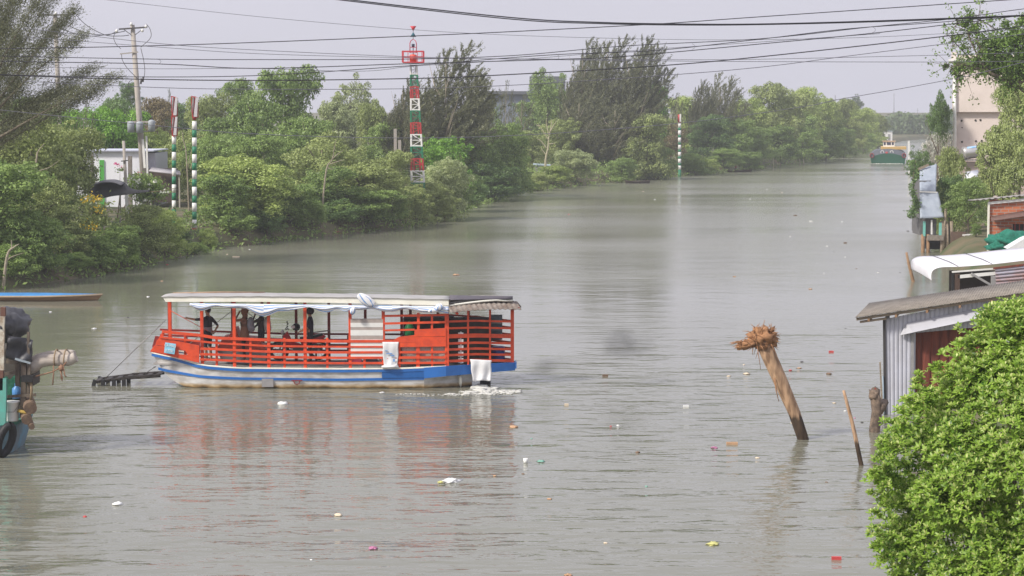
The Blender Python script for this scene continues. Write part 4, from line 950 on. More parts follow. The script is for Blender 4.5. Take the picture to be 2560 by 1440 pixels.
# ---- motorcycle
def motorcycle():
    o = aboard(748, .25); r = thing('motorcycle', 'red and black motorcycle parked across the middle of the ferry deck', 'motorcycle', o, rz=math.radians(8))
    for x in (-.62, .62):
        w = MB(); R_ = .27; pts = [V(x + math.cos(a)*R_, 0, .30 + math.sin(a)*R_) for a in np.linspace(0, 2*math.pi, 25)]
        w.tube(pts, .045, 8, caps=False); wh = w.build('wheel', BLACK, r)
        w = MB(); pts = [V(x + math.cos(a)*.225, 0, .30 + math.sin(a)*.225) for a in np.linspace(0, 2*math.pi, 21)]; w.tube(pts, .014, 6, caps=False)
        for a in np.linspace(0, math.pi*2, 13): w.tube([V(x, 0, .3), V(x+math.cos(a)*.22, 0, .3+math.sin(a)*.22)], .005, 4)
        w.tube([V(x, -.07, .3), V(x, .07, .3)], .04, 8); w.build('rim', STEEL, wh)
    MR = mat('red_fairing', (.42, .02, .025), rough=.25, var=.1)
    b = MB()
    b.prism([V(-.52, -.10, .78), V(-.36, -.10, .93), V(-.22, -.10, .62), V(.06, -.10, .50), V(.05, -.10, .38), V(-.28, -.10, .36), V(-.44, -.10, .50)], (0, .2, 0))
    b.build('front_fairing', MR, r, bevel=.03)
    b = MB(); b.prism([V(.0, -.09, .62), V(.78, -.08, .80), V(.86, -.06, .72), V(.55, -.09, .52), V(.1, -.09, .46)], (0, .18, 0)); b.build('tail_fairing', MR, r, bevel=.03)
    b = MB(); b.prism([V(.02, -.12, .72), V(.30, -.12, .74), V(.74, -.12, .84), V(.76, -.12, .78), V(.3, -.12, .64), V(.04, -.12, .64)], (0, .24, 0)); b.build('seat', BLACK, r, bevel=.02)
    b = MB(); b.tube([V(-.62, -.06, .30), V(-.46, -.06, .86)], .022, 7); b.tube([V(-.62, .06, .30), V(-.46, .06, .86)], .022, 7); b.build('fork', STEEL, r)
    b = MB(); b.tube([V(-.36, -.33, 1.02), V(-.42, -.12, .98), V(-.42, .12, .98), V(-.36, .33, 1.02)], .014, 7); b.tube([V(-.36, -.33, 1.02), V(-.34, -.44, 1.02)], .02, 7); b.tube([V(-.36, .33, 1.02), V(-.34, .44, 1.02)], .02, 7); hb = b.build('handlebar', BLACK, r)
    for s in (-1, 1):
        b = MB(); b.tube([V(-.38, s*.26, 1.0), V(-.36, s*.30, 1.15)], .006, 5); b.ell(V(-.36, s*.31, 1.18), (.02, .06, .035), seg=10, rings=6); b.build('mirror', BLACK, hb)
    b = MB(); b.ell(V(-.52, 0, .90), (.06, .10, .075)); b.build('headlight', mat('lamp_glass', (.7, .72, .75), rough=.1), r)
    b = MB(); b.box((-.02, 0, .33), (.36, .2, .22)); b.tube([V(.05, .12, .3), V(.75, .14, .34)], [.03, .045], 8); b.tube([V(-.1, -.1, .25), V(-.15, -.2, .03)], .012, 5); b.build('engine', mat('engine_grey', (.12, .12, .12), rough=.5, metal=.6), r, bevel=.01)
    b = MB(); b.prism([V(-.80, -.05, .58), V(-.5, -.05, .64), V(-.40, -.05, .54), V(-.6, -.05, .60)], (0, .1, 0)); b.build('mudguard', MR, r)
    b = MB()
    for y in (-.1, .1): b.tube([V(.45, y, .86), V(.95, y, .92), V(.97, y, .80)], .01, 5)
    b.tube([V(.95, -.1, .92), V(.95, .1, .92)], .01, 5); b.tube([V(.7, -.1, .89), V(.7, .1, .89)], .01, 5); b.build('rear_rack', STEEL, r)
motorcycle()
b = MB(); o = aboard(741, .0, DZ+1.07); b.ell(o+V(0, 0, .0), (.13, .15, .12), 0, 16, 10); b.ell(o+V(-.07, -.06, .01), (.09, .11, .06), 1, 12, 8)
on('helmet', 'black and white helmet hung on the motorcycle handlebar', 'helmet', b, [BLACK, WHITE], o)
# ================================================================ RIGHT BANK
def P3(px, py, Y): return W(px, py, Y)
TIN = mat('pale_tin', (.52, .53, .60), rough=.55, var=.15, scale=2, col2=(.44, .44, .48))
RUST = mat('rust_red_tin', (.22, .055, .03), rough=.85, col2=(.11, .035, .025), scale=3, stretch=(4, 1, .5))
def corr_sheet(b, a, c, d, e, n, amp, axis, mi=0, th=(0, .01, 0)):
    """corrugated quad a-c (top) e-d (bottom); ribs run a->e"""
    g = []
    for i in range(n*6+1):
        u = i/(n*6); p = a.lerp(c, u); q = e.lerp(d, u); w = Vector(axis)*amp*(abs(math.sin(u*n*math.pi))**.5)
        g.append([p+w, p.lerp(q, .5)+w, q+w])
    b.grid(g, th=th, mi=mi, smooth=False)
# ---- shed of pale tin
SY = 61.0; so = P3(2216, 1040, SY); so.z = max(0, bank_h(so.x+1, SY))
shed = thing('tin_shed', 'pale corrugated tin shed with fibre roof standing at the waterside', 'shed', so)
R_ = lambda px, py, Y=SY: W(px, py, Y) - so
def shed_build():
    b = MB(); tl, bl = R_(2214, 797), R_(2217, 1042); tr = R_(2290, 782); br = R_(2287, 1042)
    corr_sheet(b, tl, tr, br, bl, 7, -.03, (0, 1, 0)); b.build('wall_panel', TIN, shed)
    b = MB(); a, c = R_(2290, 782), R_(2640, 712); d, e = R_(2640, 800), R_(2290, 832); corr_sheet(b, a, c, d, e, 30, -.03, (0, 1, 0)); b.build('wall_panel', TIN, shed)
    b = MB(); a, c = R_(2480, 795), R_(2640, 790); d, e = R_(2640, 1042), R_(2480, 1042); corr_sheet(b, a, c, d, e, 14, -.03, (0, 1, 0)); b.build('wall_panel', TIN, shed)
    b = MB(); a, c = R_(2283, 822, SY+.12), R_(2482, 800, SY+.12); d, e = R_(2482, 1042, SY+.12), R_(2283, 1042, SY+.12); corr_sheet(b, a, c, d, e, 9, -.05, (0, 1, 0)); b.build('door_sheet', RUST, shed)
    b = MB(); b.bar(R_(2281, 835, SY-.05), R_(2281, 1042, SY-.05), .07, .06); b.build('door_post', GREYP, shed)
    b = MB(); q = [R_(2250, 838, SY-.10), R_(2266, 808, SY-.06), R_(2490, 762, SY-.06), R_(2490, 788, SY-.40), R_(2282, 831, SY-.40)]
    b.add([tuple(p) for p in q] + [tuple(p+V(0, .01, -.012)) for p in q], [(0, 1, 2, 3, 4), (9, 8, 7, 6, 5)] + [(k, 5+k, 5+(k+1) % 5, (k+1) % 5) for k in range(5)]); b.build('door_awning', mat('awning_grey', (.50, .50, .54), rough=.5, var=.15, scale=1.5), shed)
    # left side wall, corner post, down pipe
    b = MB(); a = R_(2213, 797); e = R_(2216, 1042); corr_sheet(b, a, a+V(.62, 2.9, .1), e+V(.62, 2.9, 0), e, 12, .02, (-1, 0, 0), th=(.01, 0, 0)); b.build('side_wall', GREYP, shed)
    b = MB(); b.bar(R_(2210, 800, SY-.04), R_(2213, 1045, SY-.04), .06, .06); b.build('corner_post', mat('dark_post', (.06, .055, .055), rough=.7), shed)
    b = MB(); b.tube([R_(2207, 940, SY-.1), R_(2209, 1000, SY-.1), R_(2212, 1044, SY-.08)], .02, 6); b.build('downpipe', mat('grey_blue_pipe', (.3, .38, .45), rough=.5), shed)
    b = MB(); b.bar(R_(2200, 905, SY-.1), R_(2206, 1035, SY-.1), .04, .04); b.build('side_pole', WOODG, shed)
    # roof
    FR = mat('fibre_roof', (.30, .265, .225), rough=.95, col2=(.17, .15, .13), scale=3.5, bump=.4)
    f0, f1 = R_(2138, 793, SY-.35), R_(2660, 716, SY-.35); g = []
    d = V(.95, 3.4, .10)
    for i in range(361):
        u = i/360; w = V(0, 0, .012*math.sin(u*150*math.pi)); p = f0.lerp(f1, u) + w; g.append([p, p+d*.5, p+d])
    b = MB(); b.grid(g, th=(0, 0, -.02)); b.build('roof', FR, shed)
    b = MB(); b.bar(R_(2150, 805, SY-.2), R_(2216, 796, SY-.2), .08, .06); b.bar(f0+V(.05, .1, -.07), f1+V(0, .1, -.07), .06, .07); b.build('roof_beam', WOODG, shed)
    for px in (2172, 2240, 2318, 2400, 2480):
        b = MB(); t = (px-2138)/(2660-2138); p = f0.lerp(f1, t); b.bar(p+V(0, .02, -.14), p+d*.95+V(0, 0, -.14), .06, .08); b.build('rafter', WOODB, shed)
    b = MB(); a = R_(2205, 1046, SY-.05); b.box(a+V(2.6, 1.2, -.16), (5.2, 2.6, .32)); b.build('brick_footing', mat('footing_brick', (.40, .13, .06), rough=.9, col2=(.25, .17, .12), scale=6), shed)
shed_build()
# ---- white curved canopy
CYd = 86.0; co = P3(2400, 790, CYd); co.z = max(.2, bank_h(co.x, CYd))
can = thing('canopy', 'white plastic canopy with downturned left end beside the rusty blue sheet', 'canopy', co)
K_ = lambda px, py, Y=CYd: W(px, py, Y) - co
def canopy_build():
    pts = [(2329, 702), (2328, 690), (2331, 678), (2342, 671), (2360, 668), (2400, 667), (2480, 661), (2560, 652), (2680, 640)]
    f = catmull([K_(a, b_) for a, b_ in pts], 6); g = []
    for p in f:
        g.append([p + V(.03*q, 4.6*q, .12*math.sin(q*math.pi/2)) for q in np.linspace(0, 1, 6)])
    b = MB(); b.grid(g, th=(0, 0, .015)); sh = b.build('canopy_sheet', mat('white_plastic_sheet', (.76, .75, .80), rough=.45, var=.08, scale=.8), can)
    for px in (2395, 2480):
        b = MB(); p = K_(px, 667 if px < 2450 else 661); b.tube([p+V(0, -.01, .02), p+V(-.05, 1.5, .10), p+V(-.18, 4.6, .16)], .012, 5); b.build('seam', DARK, sh)
    b = MB(); b.bar(K_(2395, 692), K_(2490, 683), .10, .13); b.bar(K_(2380, 680), K_(2560, 666), .08, .06); b.build('canopy_beam', WHITE, can)
    b = MB(); b.bar(K_(2428, 684, CYd-.1), K_(2480, 714, CYd-.1), .08, .09); b.build('brace', GREYP, can)
    for px in (2382, 2393):
        b = MB(); p = K_(px, 684); b.bar(p, V(p.x+.02, p.y, -.6), .09 if px < 2390 else .2, .1); b.build('canopy_post', mat('dark_brown_wood', (.09, .055, .04), rough=.8) if px > 2390 else BLACK, can)
    b = MB(); a, c = K_(2487, 672, CYd-.15), K_(2680, 650, CYd-.15); d, e = K_(2680, 700, CYd-.15), K_(2490, 714, CYd-.15)
    n = 5; gg = []
    for i in range(31):
        u = i/30; w = V(0, -.06*abs(math.sin(u*n*math.pi)), 0); p = a.lerp(e, u)+w; q = c.lerp(d, u)+w; gg.append([p, p.lerp(q, .5), q])
    b.grid(gg, th=(0, .01, 0), smooth=False)
    m = mat('rusty_blue_sheet', (.36, .42, .54), rough=.6, col2=(.33, .13, .06), scale=1.1, stretch=(.5, 1, 1)); b.build('side_sheet', m, can)
    b = MB(); b.bar(K_(2483, 671, CYd-.2), K_(2560, 662, CYd-.2), .05, .08); b.build('sheet_edge', RUST, can)
    b = MB(); b.box(K_(2540, 740, CYd+2.4), (5.2, 1.6, 2.0)); b.build('canopy_shade_block', mat('shadow_brown', (.05, .035, .03), rough=.9), can)  # dark block standing in for the shade under the canopy
    b = MB(); b.bar(K_(2487, 690, CYd-.1), K_(2487, 740, CYd-.1), .3, .1); b.build('canopy_post', GREYP, can)
canopy_build()
# ---- brick house
BKY = 118.0; ko = P3(2500, 640, BKY); ko.z = bank_h(ko.x, BKY)
brick = thing('brick_house', 'unfinished orange brick house with brown awning at the right edge', 'house', ko)
B_ = lambda px, py, Y=BKY: W(px, py, Y) - ko
def brick_mat():
    m = bpy.data.materials.new('orange_bricks'); n, l = nodes_of(m); p = n['Principled BSDF']; t = n.new('ShaderNodeTexCoord'); mp = n.new('ShaderNodeMapping'); mp.inputs['Rotation'].default_value = (math.pi/2, 0, 0)
    br = n.new('ShaderNodeTexBrick'); br.inputs['Color1'].default_value = (.58, .17, .07, 1); br.inputs['Color2'].default_value = (.40, .11, .05, 1); br.inputs['Mortar'].default_value = (.40, .33, .28, 1)
    br.inputs['Scale'].default_value = 1.0; br.inputs['Brick Width'].default_value = .42; br.inputs['Row Height'].default_value = .17; br.inputs['Mortar Size'].default_value = .018
    l.new(t.outputs['Object'], mp.inputs[0]); l.new(mp.outputs[0], br.inputs['Vector']); l.new(br.outputs[0], p.inputs['Base Color']); p.inputs['Roughness'].default_value = .9; return m
def brick_build():
    bm_ = brick_mat()
    a = B_(2474, 500); top = a.z; w0 = B_(2532, 560); w1 = B_(2620, 595)
    b = MB(); x0, x1 = a.x, a.x+7
    for (xa, xb, za, zb) in ((x0, w0.x, -1.2, top), (w0.x, w1.x, w0.z, top), (w0.x, w1.x, -1.2, w1.z), (w1.x, x1, -1.2, top)):
        b.box(((xa+xb)/2, .1, (za+zb)/2), (xb-xa-.002, .2, zb-za-.002))
    b.bar((x0+.15, .25, top/2-.6), (x0+1.7, 6, top/2-.6), .2, top+1.2); b.build('wall', bm_, brick)
    b = MB(); b.box(((w0.x+w1.x)/2, .35, (w0.z+w1.z)/2), (w1.x-w0.x, .1, w0.z-w1.z)); b.build('window_opening', DARK, brick)
    b = MB()
    for k in range(5): p = w0.x + .12 + k*.25; b.bar((p, .0, w1.z), (p, .0, w0.z), .05, .05)
    b.build('window_bars', REDD, brick)
    b = MB(); g = [[B_(2478, 552, BKY-.9), B_(2478, 541, BKY-.05)], [B_(2640, 528, BKY-.9), B_(2640, 513, BKY-.05)]]; b.grid(g, th=(0, 0, -.03)); b.bar(B_(2478, 562, BKY-.5), B_(2532, 570, BKY-.1), .04, .04); b.build('awning', mat('brown_awning', (.17, .10, .085), rough=.85, var=.3), brick)
    b = MB(); b.bar(V(x0-.06, -.08, -1.2), V(x0-.06, -.08, top-.1), .10, .10); b.build('corner_post', CREAM, brick)
    b = MB(); f0, f1 = B_(2440, 500, BKY-.3), B_(2680, 476, BKY-.3); g = []
    for i in range(91): u = i/90; p = f0.lerp(f1, u)+V(0, 0, .03*math.sin(u*32*math.pi)); g.append([p, p+V(0, 2.2, -.10)])
    b.grid(g, th=(0, 0, -.03)); b.build('roof', mat('grey_tile_roof', (.36, .34, .33), rough=.9, col2=(.2, .19, .18), scale=4), brick)
    b = MB(); b.bar(B_(2470, 508, BKY-.1), B_(2680, 488, BKY-.1), .1, .14); b.build('eave_board', WHITE, brick)
brick_build()
b = MB(); o = P3(2545, 612, 112); b.ell(o, (1.35, .8, .62), rough=.7, fr=2.6, seg=36, rings=20); b.ell(o+V(-.9, -.1, -.1), (.5, .4, .3), rough=.7, fr=3, seg=20, rings=12); b.box(o+V(0, 0, -1.0), (1.6, .9, 1.6), mi=1)
on('fishing_net_heap', 'heap of green fishing net in front of the brick house', 'net', b, [mat('green_net', (.02, .20, .14), rough=.95, var=.4, scale=9, bump=.8), GREYP], V(o.x, o.y, o.z-1.8))
b = MB(); p = [P3(a, b_, y) for a, b_, y in ((2518, 622, 104), (2560, 597, 104), (2660, 560, 104), (2660, 650, 104), (2560, 650, 104))]
b.prism(p, (0, .8, .03)); o = p[4]; on('white_tarp', 'white peaked tarp below the green net heap', 'tarp', b, CLOTHW, o)
# ---- pink house
PY = 172.0; po = P3(2470, 545, PY); po.z = bank_h(po.x, PY)
pink = thing('pink_house', 'tall pink rendered house with white roof slab and downpipe', 'house', po, rz=-.2)
Q_ = lambda px, py, Y=PY: W(px, py, Y) - po
def pink_build():
    PK = mat('pink_render', (.70, .61, .56), rough=.9, var=.08, scale=.5, col2=(.61, .53, .48))
    PK2 = mat('pink_render_side', (.66, .57, .52), rough=.9, var=.08, scale=.5)
    xl = Q_(2382, 300).x; xl2 = Q_(2385, 300).x; xr = xl+11; zt = Q_(2382, 150).z; zm = Q_(2382, 280).z
    b = MB(); b.box(((xl+xr)/2, 4, (zt+zm)/2), (xr-xl, 8, zt-zm)); b.build('upper_storey', PK, pink)
    b = MB(); b.box(((xl2+xr)/2, 4.3, (zm-1.0)/2-.005), (xr-xl2, 7.8, zm+1.0)); b.build('lower_storey', PK2, pink)
    b = MB(); a = Q_(2380, 152, PY-.3); b.box((a.x+5.6, 3.9, a.z+.06), (11.5, 8.7, .16)); b.build('roof_slab', WHITE, pink)
    b = MB(); p = Q_(2387, 140); b.box((p.x, .4, p.z-.05), (.42, .42, .8)); b.box((p.x+5, .4, p.z-.15), (9.4, .15, .5)); b.build('parapet', PK, pink)
    b = MB(); p = Q_(2381, 128, PY+.3); b.bar(p, p+V(0, 0, .75), .04, .04); b.box(p+V(.05, 0, .78), (.42, .06, .1)); b.build('antenna', DARK, pink)
    b = MB(); p = Q_(2389, 186, PY-.15); q = Q_(2391, 405, PY-.15); b.tube([p, q], .13, 10); b.build('downpipe', WHITE, pink)
    b = MB(); p, q = Q_(2452, 176, PY), Q_(2480, 186, PY); b.box(((p.x+q.x)/2, -.01, (p.z+q.z)/2), (q.x-p.x, .06, p.z-q.z)); vt = b.build('vent_opening', DARK, pink)
    b = MB(); b.box(((p.x+q.x)/2, -.12, p.z+.09), (q.x-p.x+.2, .25, .07)); b.build('vent_hood', PK2, pink)
    for a, c in ((2403, 302), (2437, 301), (2449, 300), (2404, 319), (2438, 353), (2404, 355), (2452, 352)):
        b = MB(); p = Q_(a, c, PY+.4); b.tube([p+V(0, -.04, 0), p+V(0, .1, 0)], .085 if c != 319 else .05, 8); b.build('wall_hole', DARK, pink)
    b = MB(); p = Q_(2414, 405, PY-1.6); b.box((p.x+3.5, p.y+.7, p.z-.1), (8.5, 2.2, .22)); b.box((p.x+3.5, p.y+.75, p.z-2.6), (8.3, 2.0, 4.8)); b.build('terrace', mat('terrace_pink', (.50, .40, .36), rough=.9, var=.15), pink)
    return Q_(2428, 396, PY-1.5) + po
tk = pink_build()
def tank():
    r = thing('water_tank', 'steel water tank lying on a frame on the pink house terrace', 'water tank', tk, rz=math.radians(-2))
    m = mat('tank_steel', (.62, .60, .58), rough=.32, metal=.75, var=.08)
    T_ = lambda px, py: W(px, py, PY-1.5) - tk
    a = T_(2407, 387); L_ = 1.65; rr = .50
    ax = V(.97, 0.15, .13).normalized(); c0 = a + V(-.05, 0, .1); b = MB()
    b.tube([c0, c0+ax*.08, c0+ax*.12, c0+ax*L_, c0+ax*(L_+.05), c0+ax*(L_+.12)], [rr*.75, rr*.95, rr, rr, rr*.95, rr*.7], 24); b.build('tank_body', m, r)
    b = MB(); q = c0+ax*.85; n = V(-.08, -.62, .78).normalized(); up = ax.cross(n).normalized()
    g = [[c0+ax*u + V(0, -math.sin(t)*rr*1.012, math.cos(t)*rr*1.012) for t in np.linspace(.35, .85, 5)] for u in (.35, 1.45)]
    b.grid(g, th=(0, -.004, .004)); b.build('tank_label', mat('tank_label_blue', (.12, .36, .68), rough=.4, col2=(.5, .62, .75), scale=4), r)
    for u in (.25, 1.4):
        b = MB(); p = c0+ax*u; b.bar(p+V(-.15, -.4, -.15), V(p.x-.18, p.y-.42, -.15), .05, .05); b.bar(p+V(.15, -.4, -.15), V(p.x+.18, p.y-.42, -.15), .05, .05); b.bar(p+V(0, .4, -.2), V(p.x, p.y+.42, -.15), .05, .05); b.build('tank_leg', STEEL, r)
    b = MB(); b.box(V(c0.x+.85, 0, -.12), (2.1, 1.1, .08)); b.build('tank_frame', STEEL, r)
tank()
# low sheet roofs beside the pink house
for (pts, Y, name, label, m) in (
    ([(2412, 446), (2446, 440), (2446, 424), (2412, 430)], 150, 'sheet_roof', 'small white sheet roof between the two trees below the water tank', mat('white_roof_sheet', (.74, .76, .82), rough=.5)),
    ([(2395, 460), (2470, 452), (2470, 443), (2395, 448)], 146, 'sheet_roof', 'grey low roof directly below the white sheet roof', GREYP)):
    b = MB(); q = [P3(a, c, Y + (2.5 if k > 1 else 0)) for k, (a, c) in enumerate(pts)]
    b.grid([[q[0], q[3]], [q[1], q[2]]], th=(0, 0, -.05)); lo = q[0]
    for t in (.05, .95): p = q[0].lerp(q[1], t); b.bar(p+V(0, .1, -.03), V(p.x, p.y+.1, 1.0), .12, .12)
    on(name, label, 'roof', b, m, V(lo.x, lo.y, 1.0))
# ---- tarpaulin hut on stilts
HY = 131.0; ho = P3(2330, 622, HY); ho.z = 0
hut = thing('stilt_hut', 'narrow stilt hut over the water with blue-grey tarpaulin walls', 'hut', ho)
U_ = lambda px, py, Y=HY: W(px, py, Y) - ho
def hut_build():
    TP = mat('blue_grey_tarp', (.36, .40, .46), rough=.55, col2=(.26, .30, .36), scale=1.2, bump=.5)
    def tarp(pts, n=10):
        q = [U_(*p) for p in pts]; b = MB(); g = []
        for i in range(n+1):
            u = i/n; a = q[0].lerp(q[1], u); c = q[3].lerp(q[2], u)
            g.append([a.lerp(c, v) + V(0, -.06*mnoise.noise(V(u*5, v*7, pts[0][1])), .04*mnoise.noise(V(u*6, v*4, 9))) for v in np.linspace(0, 1, 12)])
        b.grid(g, th=(0, .02, -.01)); b.build('tarpaulin', TP, hut)
    tarp([(2299, 422, HY+3.0), (2342, 410, HY+3.0), (2340, 480, HY+1.0), (2299, 478, HY+1.0)]); tarp([(2299, 482, HY+.9), (2345, 480, HY+.9), (2360, 543, HY-.2), (2300, 546, HY-.2)])
    b = MB(); b.bar(U_(2299, 479, HY+.85), U_(2343, 481, HY+.85), .05, .08); b.build('ridge_strip', WHITE, hut)
    b = MB(); b.bar(U_(2294, 424, HY+2.8), U_(2322, 412, HY+2.8), .1, .14); b.build('ridge_pole', WOODG, hut)
    b = MB(); x0, x1 = U_(2310, 0).x, U_(2352, 0).x; zt, zb = U_(2330, 548).z, U_(2330, 588).z
    b.box(((x0+x1)/2, 1.4, (zt+zb)/2), (x1-x0, 2.4, zt-zb)); b.box(((x0+x1)/2+.1, 3.0, (zt+2.2)/2+.6), (x1-x0-.3, 2.4, 3.2)); b.build('hut_wall', mat('dark_grey_wall', (.16, .155, .16), rough=.8, var=.3), hut)
    b = MB(); b.bar(U_(2329, 550), U_(2329, 586), .09, .08); b.build('door_post', WHITE, hut)
    b = MB(); b.box(U_(2311, 572)+V(0, .05, 0), (.14, .1, .9)); b.box(U_(2351, 575)+V(0, .05, 0), (.16, .1, .9)); b.build('teal_panel', mat('teal_panel', (.20, .55, .48), rough=.6), hut)
    b = MB(); p, q = U_(2318, 588), U_(2358, 601); b.box(((p.x+q.x)/2, .3, (p.z+q.z)/2), (q.x-p.x, .9, p.z-q.z)); b.build('concrete_beam', mat('stained_concrete', (.30, .26, .22), rough=.95, var=.4), hut)
    for px in (2307, 2320, 2354, 2366, 2378):
        b = MB(); p = U_(px, 590, HY+.1); b.tube([p+V(0, 0, .1 if px < 2340 else .9), V(p.x+.05, p.y, -.9)], [.10, .12], 7); b.build('stilt', WOODG if px > 2350 else WOODB, hut)
    b = MB(); b.box(U_(2335, 610, HY+1.5), (1.0, .8, .6)); b.build('underside_shade_block', DARK, hut)  # near-black block set between the stilts to act as shade
    b = MB(); b.tube([U_(2360, 622, HY), U_(2362, 560, HY), U_(2365, 520, HY)], .09, 6); b.tube([U_(2372, 622, HY), U_(2368, 560, HY)], .07, 6); b.build('leaning_post', WOODG, hut)
hut_build()
def fence():
    o = P3(2425, 622, 130); o.z = bank_h(o.x, 130); r = thing('picket_fence', 'short white slatted gate between the hut and the brick house', 'fence', o)
    for k in range(4):
        b = MB(); p = W(2411+k*9.5, 586, 130)-o; b.bar(p, V(p.x, p.y, -.4), .09, .06); b.build('picket', WHITE, r)
    b = MB(); b.bar(W(2406, 588, 129.95)-o, W(2446, 584, 129.95)-o, .05, .08); b.build('fence_rail', WHITE, r)
    b = MB(); b.box(W(2395, 606, 130.6)-o, (.9, .1, 1.3)); b.build('board_panel', mat('brown_boards', (.15, .10, .075), rough=.9), r)
fence()
# white leafy thing and pale post by the river
b = MB(); p0, p1 = P3(2272, 352, 290), P3(2273, 432, 290); b.bar(p0, p1, .26, .2); b.bar(p1, V(p1.x, p1.y, -.2), .24, .2)
on('white_pole', 'white upright pole beside the ivy at the right bank bend', 'pole', b, WHITE, V(p1.x, p1.y, -.2))
# ---- trees of the right bank
LM['white'] = leaf_mat('leaves_whitish', (.20, .22, .17), (.58, .58, .52), trans=.2)
plant(2352, 238, 46, 172, 'loose', 'dark', 'dark loose tree left of the pink house', dy=.6)
plant(2342, 335, 58, 180, 'loose', 'white', 'whitish dusty tree at the foot of the pink house', dy=.6)
plant(2300, 372, 34, 165, 'loose', 'dark', 'ragged shrub between the white pole and the whitish tree', dy=.6)
plant(2385, 375, 44, 138, 'dome', 'olive', 'tall olive bush hiding the tarpaulin hut side', dy=.7)
plant(2375, 440, 40, 134, 'round', 'dark', 'dark green bush right beside the tarpaulins', dy=.7)
plant(2425, 450, 55, 131, 'round', 'mid', 'green tree between the hut and the brick house', dy=.6)
plant(2440, 560, 24, 128, 'shrub', 'mid', 'low shrub growing through the white gate', dy=.6)
plant(2556, 208, 92, 140, 'round', 'olive', 'large olive tree in front of the pink house', dy=.5)
plant(2535, 165, 50, 146, 'round', 'olive', 'olive crown at the right edge under the leaning tree', dy=.5)
plant(2510, 320, 95, 136, 'dome', 'olive', 'dense olive tree above the brick house roof', dy=.5)
def ivy():
    rs = np.random.RandomState(8); P = []
    o = P3(2288, 440, 131.5)
    for k in range(900):
        py = rs.uniform(400, 545) if k % 3 else rs.uniform(490, 545); px = 2285 + 6*math.sin(py*.09) + rs.normal()*5.5*(1.2 if py > 500 or py < 440 else .7)
        P.append(P3(px, py, 131.5+rs.normal()*.25) - o)
    P = np.array([tuple(p) for p in P]); N = sph(rs, len(P)); s = rs.uniform(.05, .10, len(P))
    me = leaf_object_mesh('ivy', P, N, s, s*.6, LM['dark'], 2); ob = bpy.data.objects.new('hanging_creeper', me); COL.objects.link(ob); ob.location = o
    tag(ob, 'dark creeper hanging down the river side of the tarpaulin hut', 'creeper')
    b = MB(); b.tube([P3(2290, 400, 131.6)-o, P3(2282, 450, 131.6)-o, P3(2289, 500, 131.6)-o, P3(2285, 545, 131.6)-o], .03, 5); b.build('creeper_stem', BARK, ob)
ivy()
def big_right_tree():
    Y = 108; o = P3(2600, 620, Y); o.z = 1.0
    r = thing('leaning_tree', 'bright green tree reaching in from the right edge over the pink house', 'tree', o)
    at = lambda px, py, dy=0: W(px, py, Y+dy) - o
    t = MB(); t.tube([V(.3, 0, -1), at(2640, 420), at(2600, 260)], [.28, .22, .16], 9)
    limbs = [[(2640, 300), (2550, 220), (2490, 190), (2440, 160), (2400, 120), (2370, 88)], [(2600, 260), (2560, 225), (2470, 175), (2430, 110), (2415, 70)], [(2600, 230), (2570, 160), (2530, 110), (2470, 60), (2420, 42)],
             [(2560, 225), (2500, 195), (2450, 170), (2400, 165), (2370, 168)], [(2490, 190), (2450, 172), (2410, 185), (2395, 195)], [(2600, 200), (2590, 130), (2560, 90), (2535, 60)], [(2470, 175), (2450, 120), (2440, 75), (2450, 45)], [(2500, 150), (2470, 100), (2400, 62), (2392, 45)], [(2560, 200), (2540, 215), (2528, 225)]]
    LP = []; rs = np.random.RandomState(4)
    for li, lm in enumerate(limbs):
        pts = catmull([at(a, c, rs.uniform(-.4, .4)) for a, c in lm], 6); n = len(pts); t.tube(pts, [max(.008, (.10 if li < 2 else .06)*(1-i/n)**1.1+.008) for i in range(n)], 6)
        for i in range(n//3, n):
            for _ in range(2):
                d = rs.normal(size=3)*np.array([.5, .4, .5]); e = pts[i] + Vector(d)*(.9 if li else .7); t.tube([pts[i], (pts[i]+e)/2+V(0, 0, .06), e], [.018, .011, .004], 4)
                if rs.rand() < .95: LP += [tuple(e + Vector(rs.normal(size=3)*.13)) for _ in range(16 if rs.rand() < .6 else 6)]
    t.build('trunk', BARK, r)
    cl = [(2500, 110, 26, 900), (2480, 140, 22, 700), (2540, 90, 24, 900), (2520, 160, 30, 1100), (2555, 130, 28, 900), (2490, 170, 20, 500), (2545, 180, 24, 600), (2470, 108, 14, 300), (2400, 165, 14, 220), (2425, 45, 9, 140), (2415, 60, 9, 120), (2365, 166, 7, 90), (2388, 180, 9, 160), (2398, 195, 8, 120),
          (2530, 215, 16, 260), (2560, 50, 14, 400), (2515, 60, 10, 140), (2438, 70, 9, 120), (2440, 150, 10, 160), (2455, 130, 11, 180), (2600, 150, 40, 1200), (2585, 90, 26, 700), (2590, 200, 25, 500)]
    for (a, c, w, k) in cl:
        cc = at(a, c, rs.uniform(-.5, .5)); wr = w/50.0
        q = rs.normal(size=(k, 3))*wr*np.array([.62, .6, .5]); LP += [tuple(np.array(cc)+x) for x in q]
    P = np.array(LP); N = sph(rs, len(P)) + np.array([0, 0, .4]); N /= np.linalg.norm(N, axis=1)[:, None]; s = rs.uniform(.05, .10, len(P))
    me = leaf_object_mesh('leaves', P, N, s, s*.6, leaf_mat('leaves_dull_bright', (.05, .105, .02), (.22, .34, .075)), 2); c = bpy.data.objects.new('crown', me); COL.objects.link(c); c.parent = r
big_right_tree()
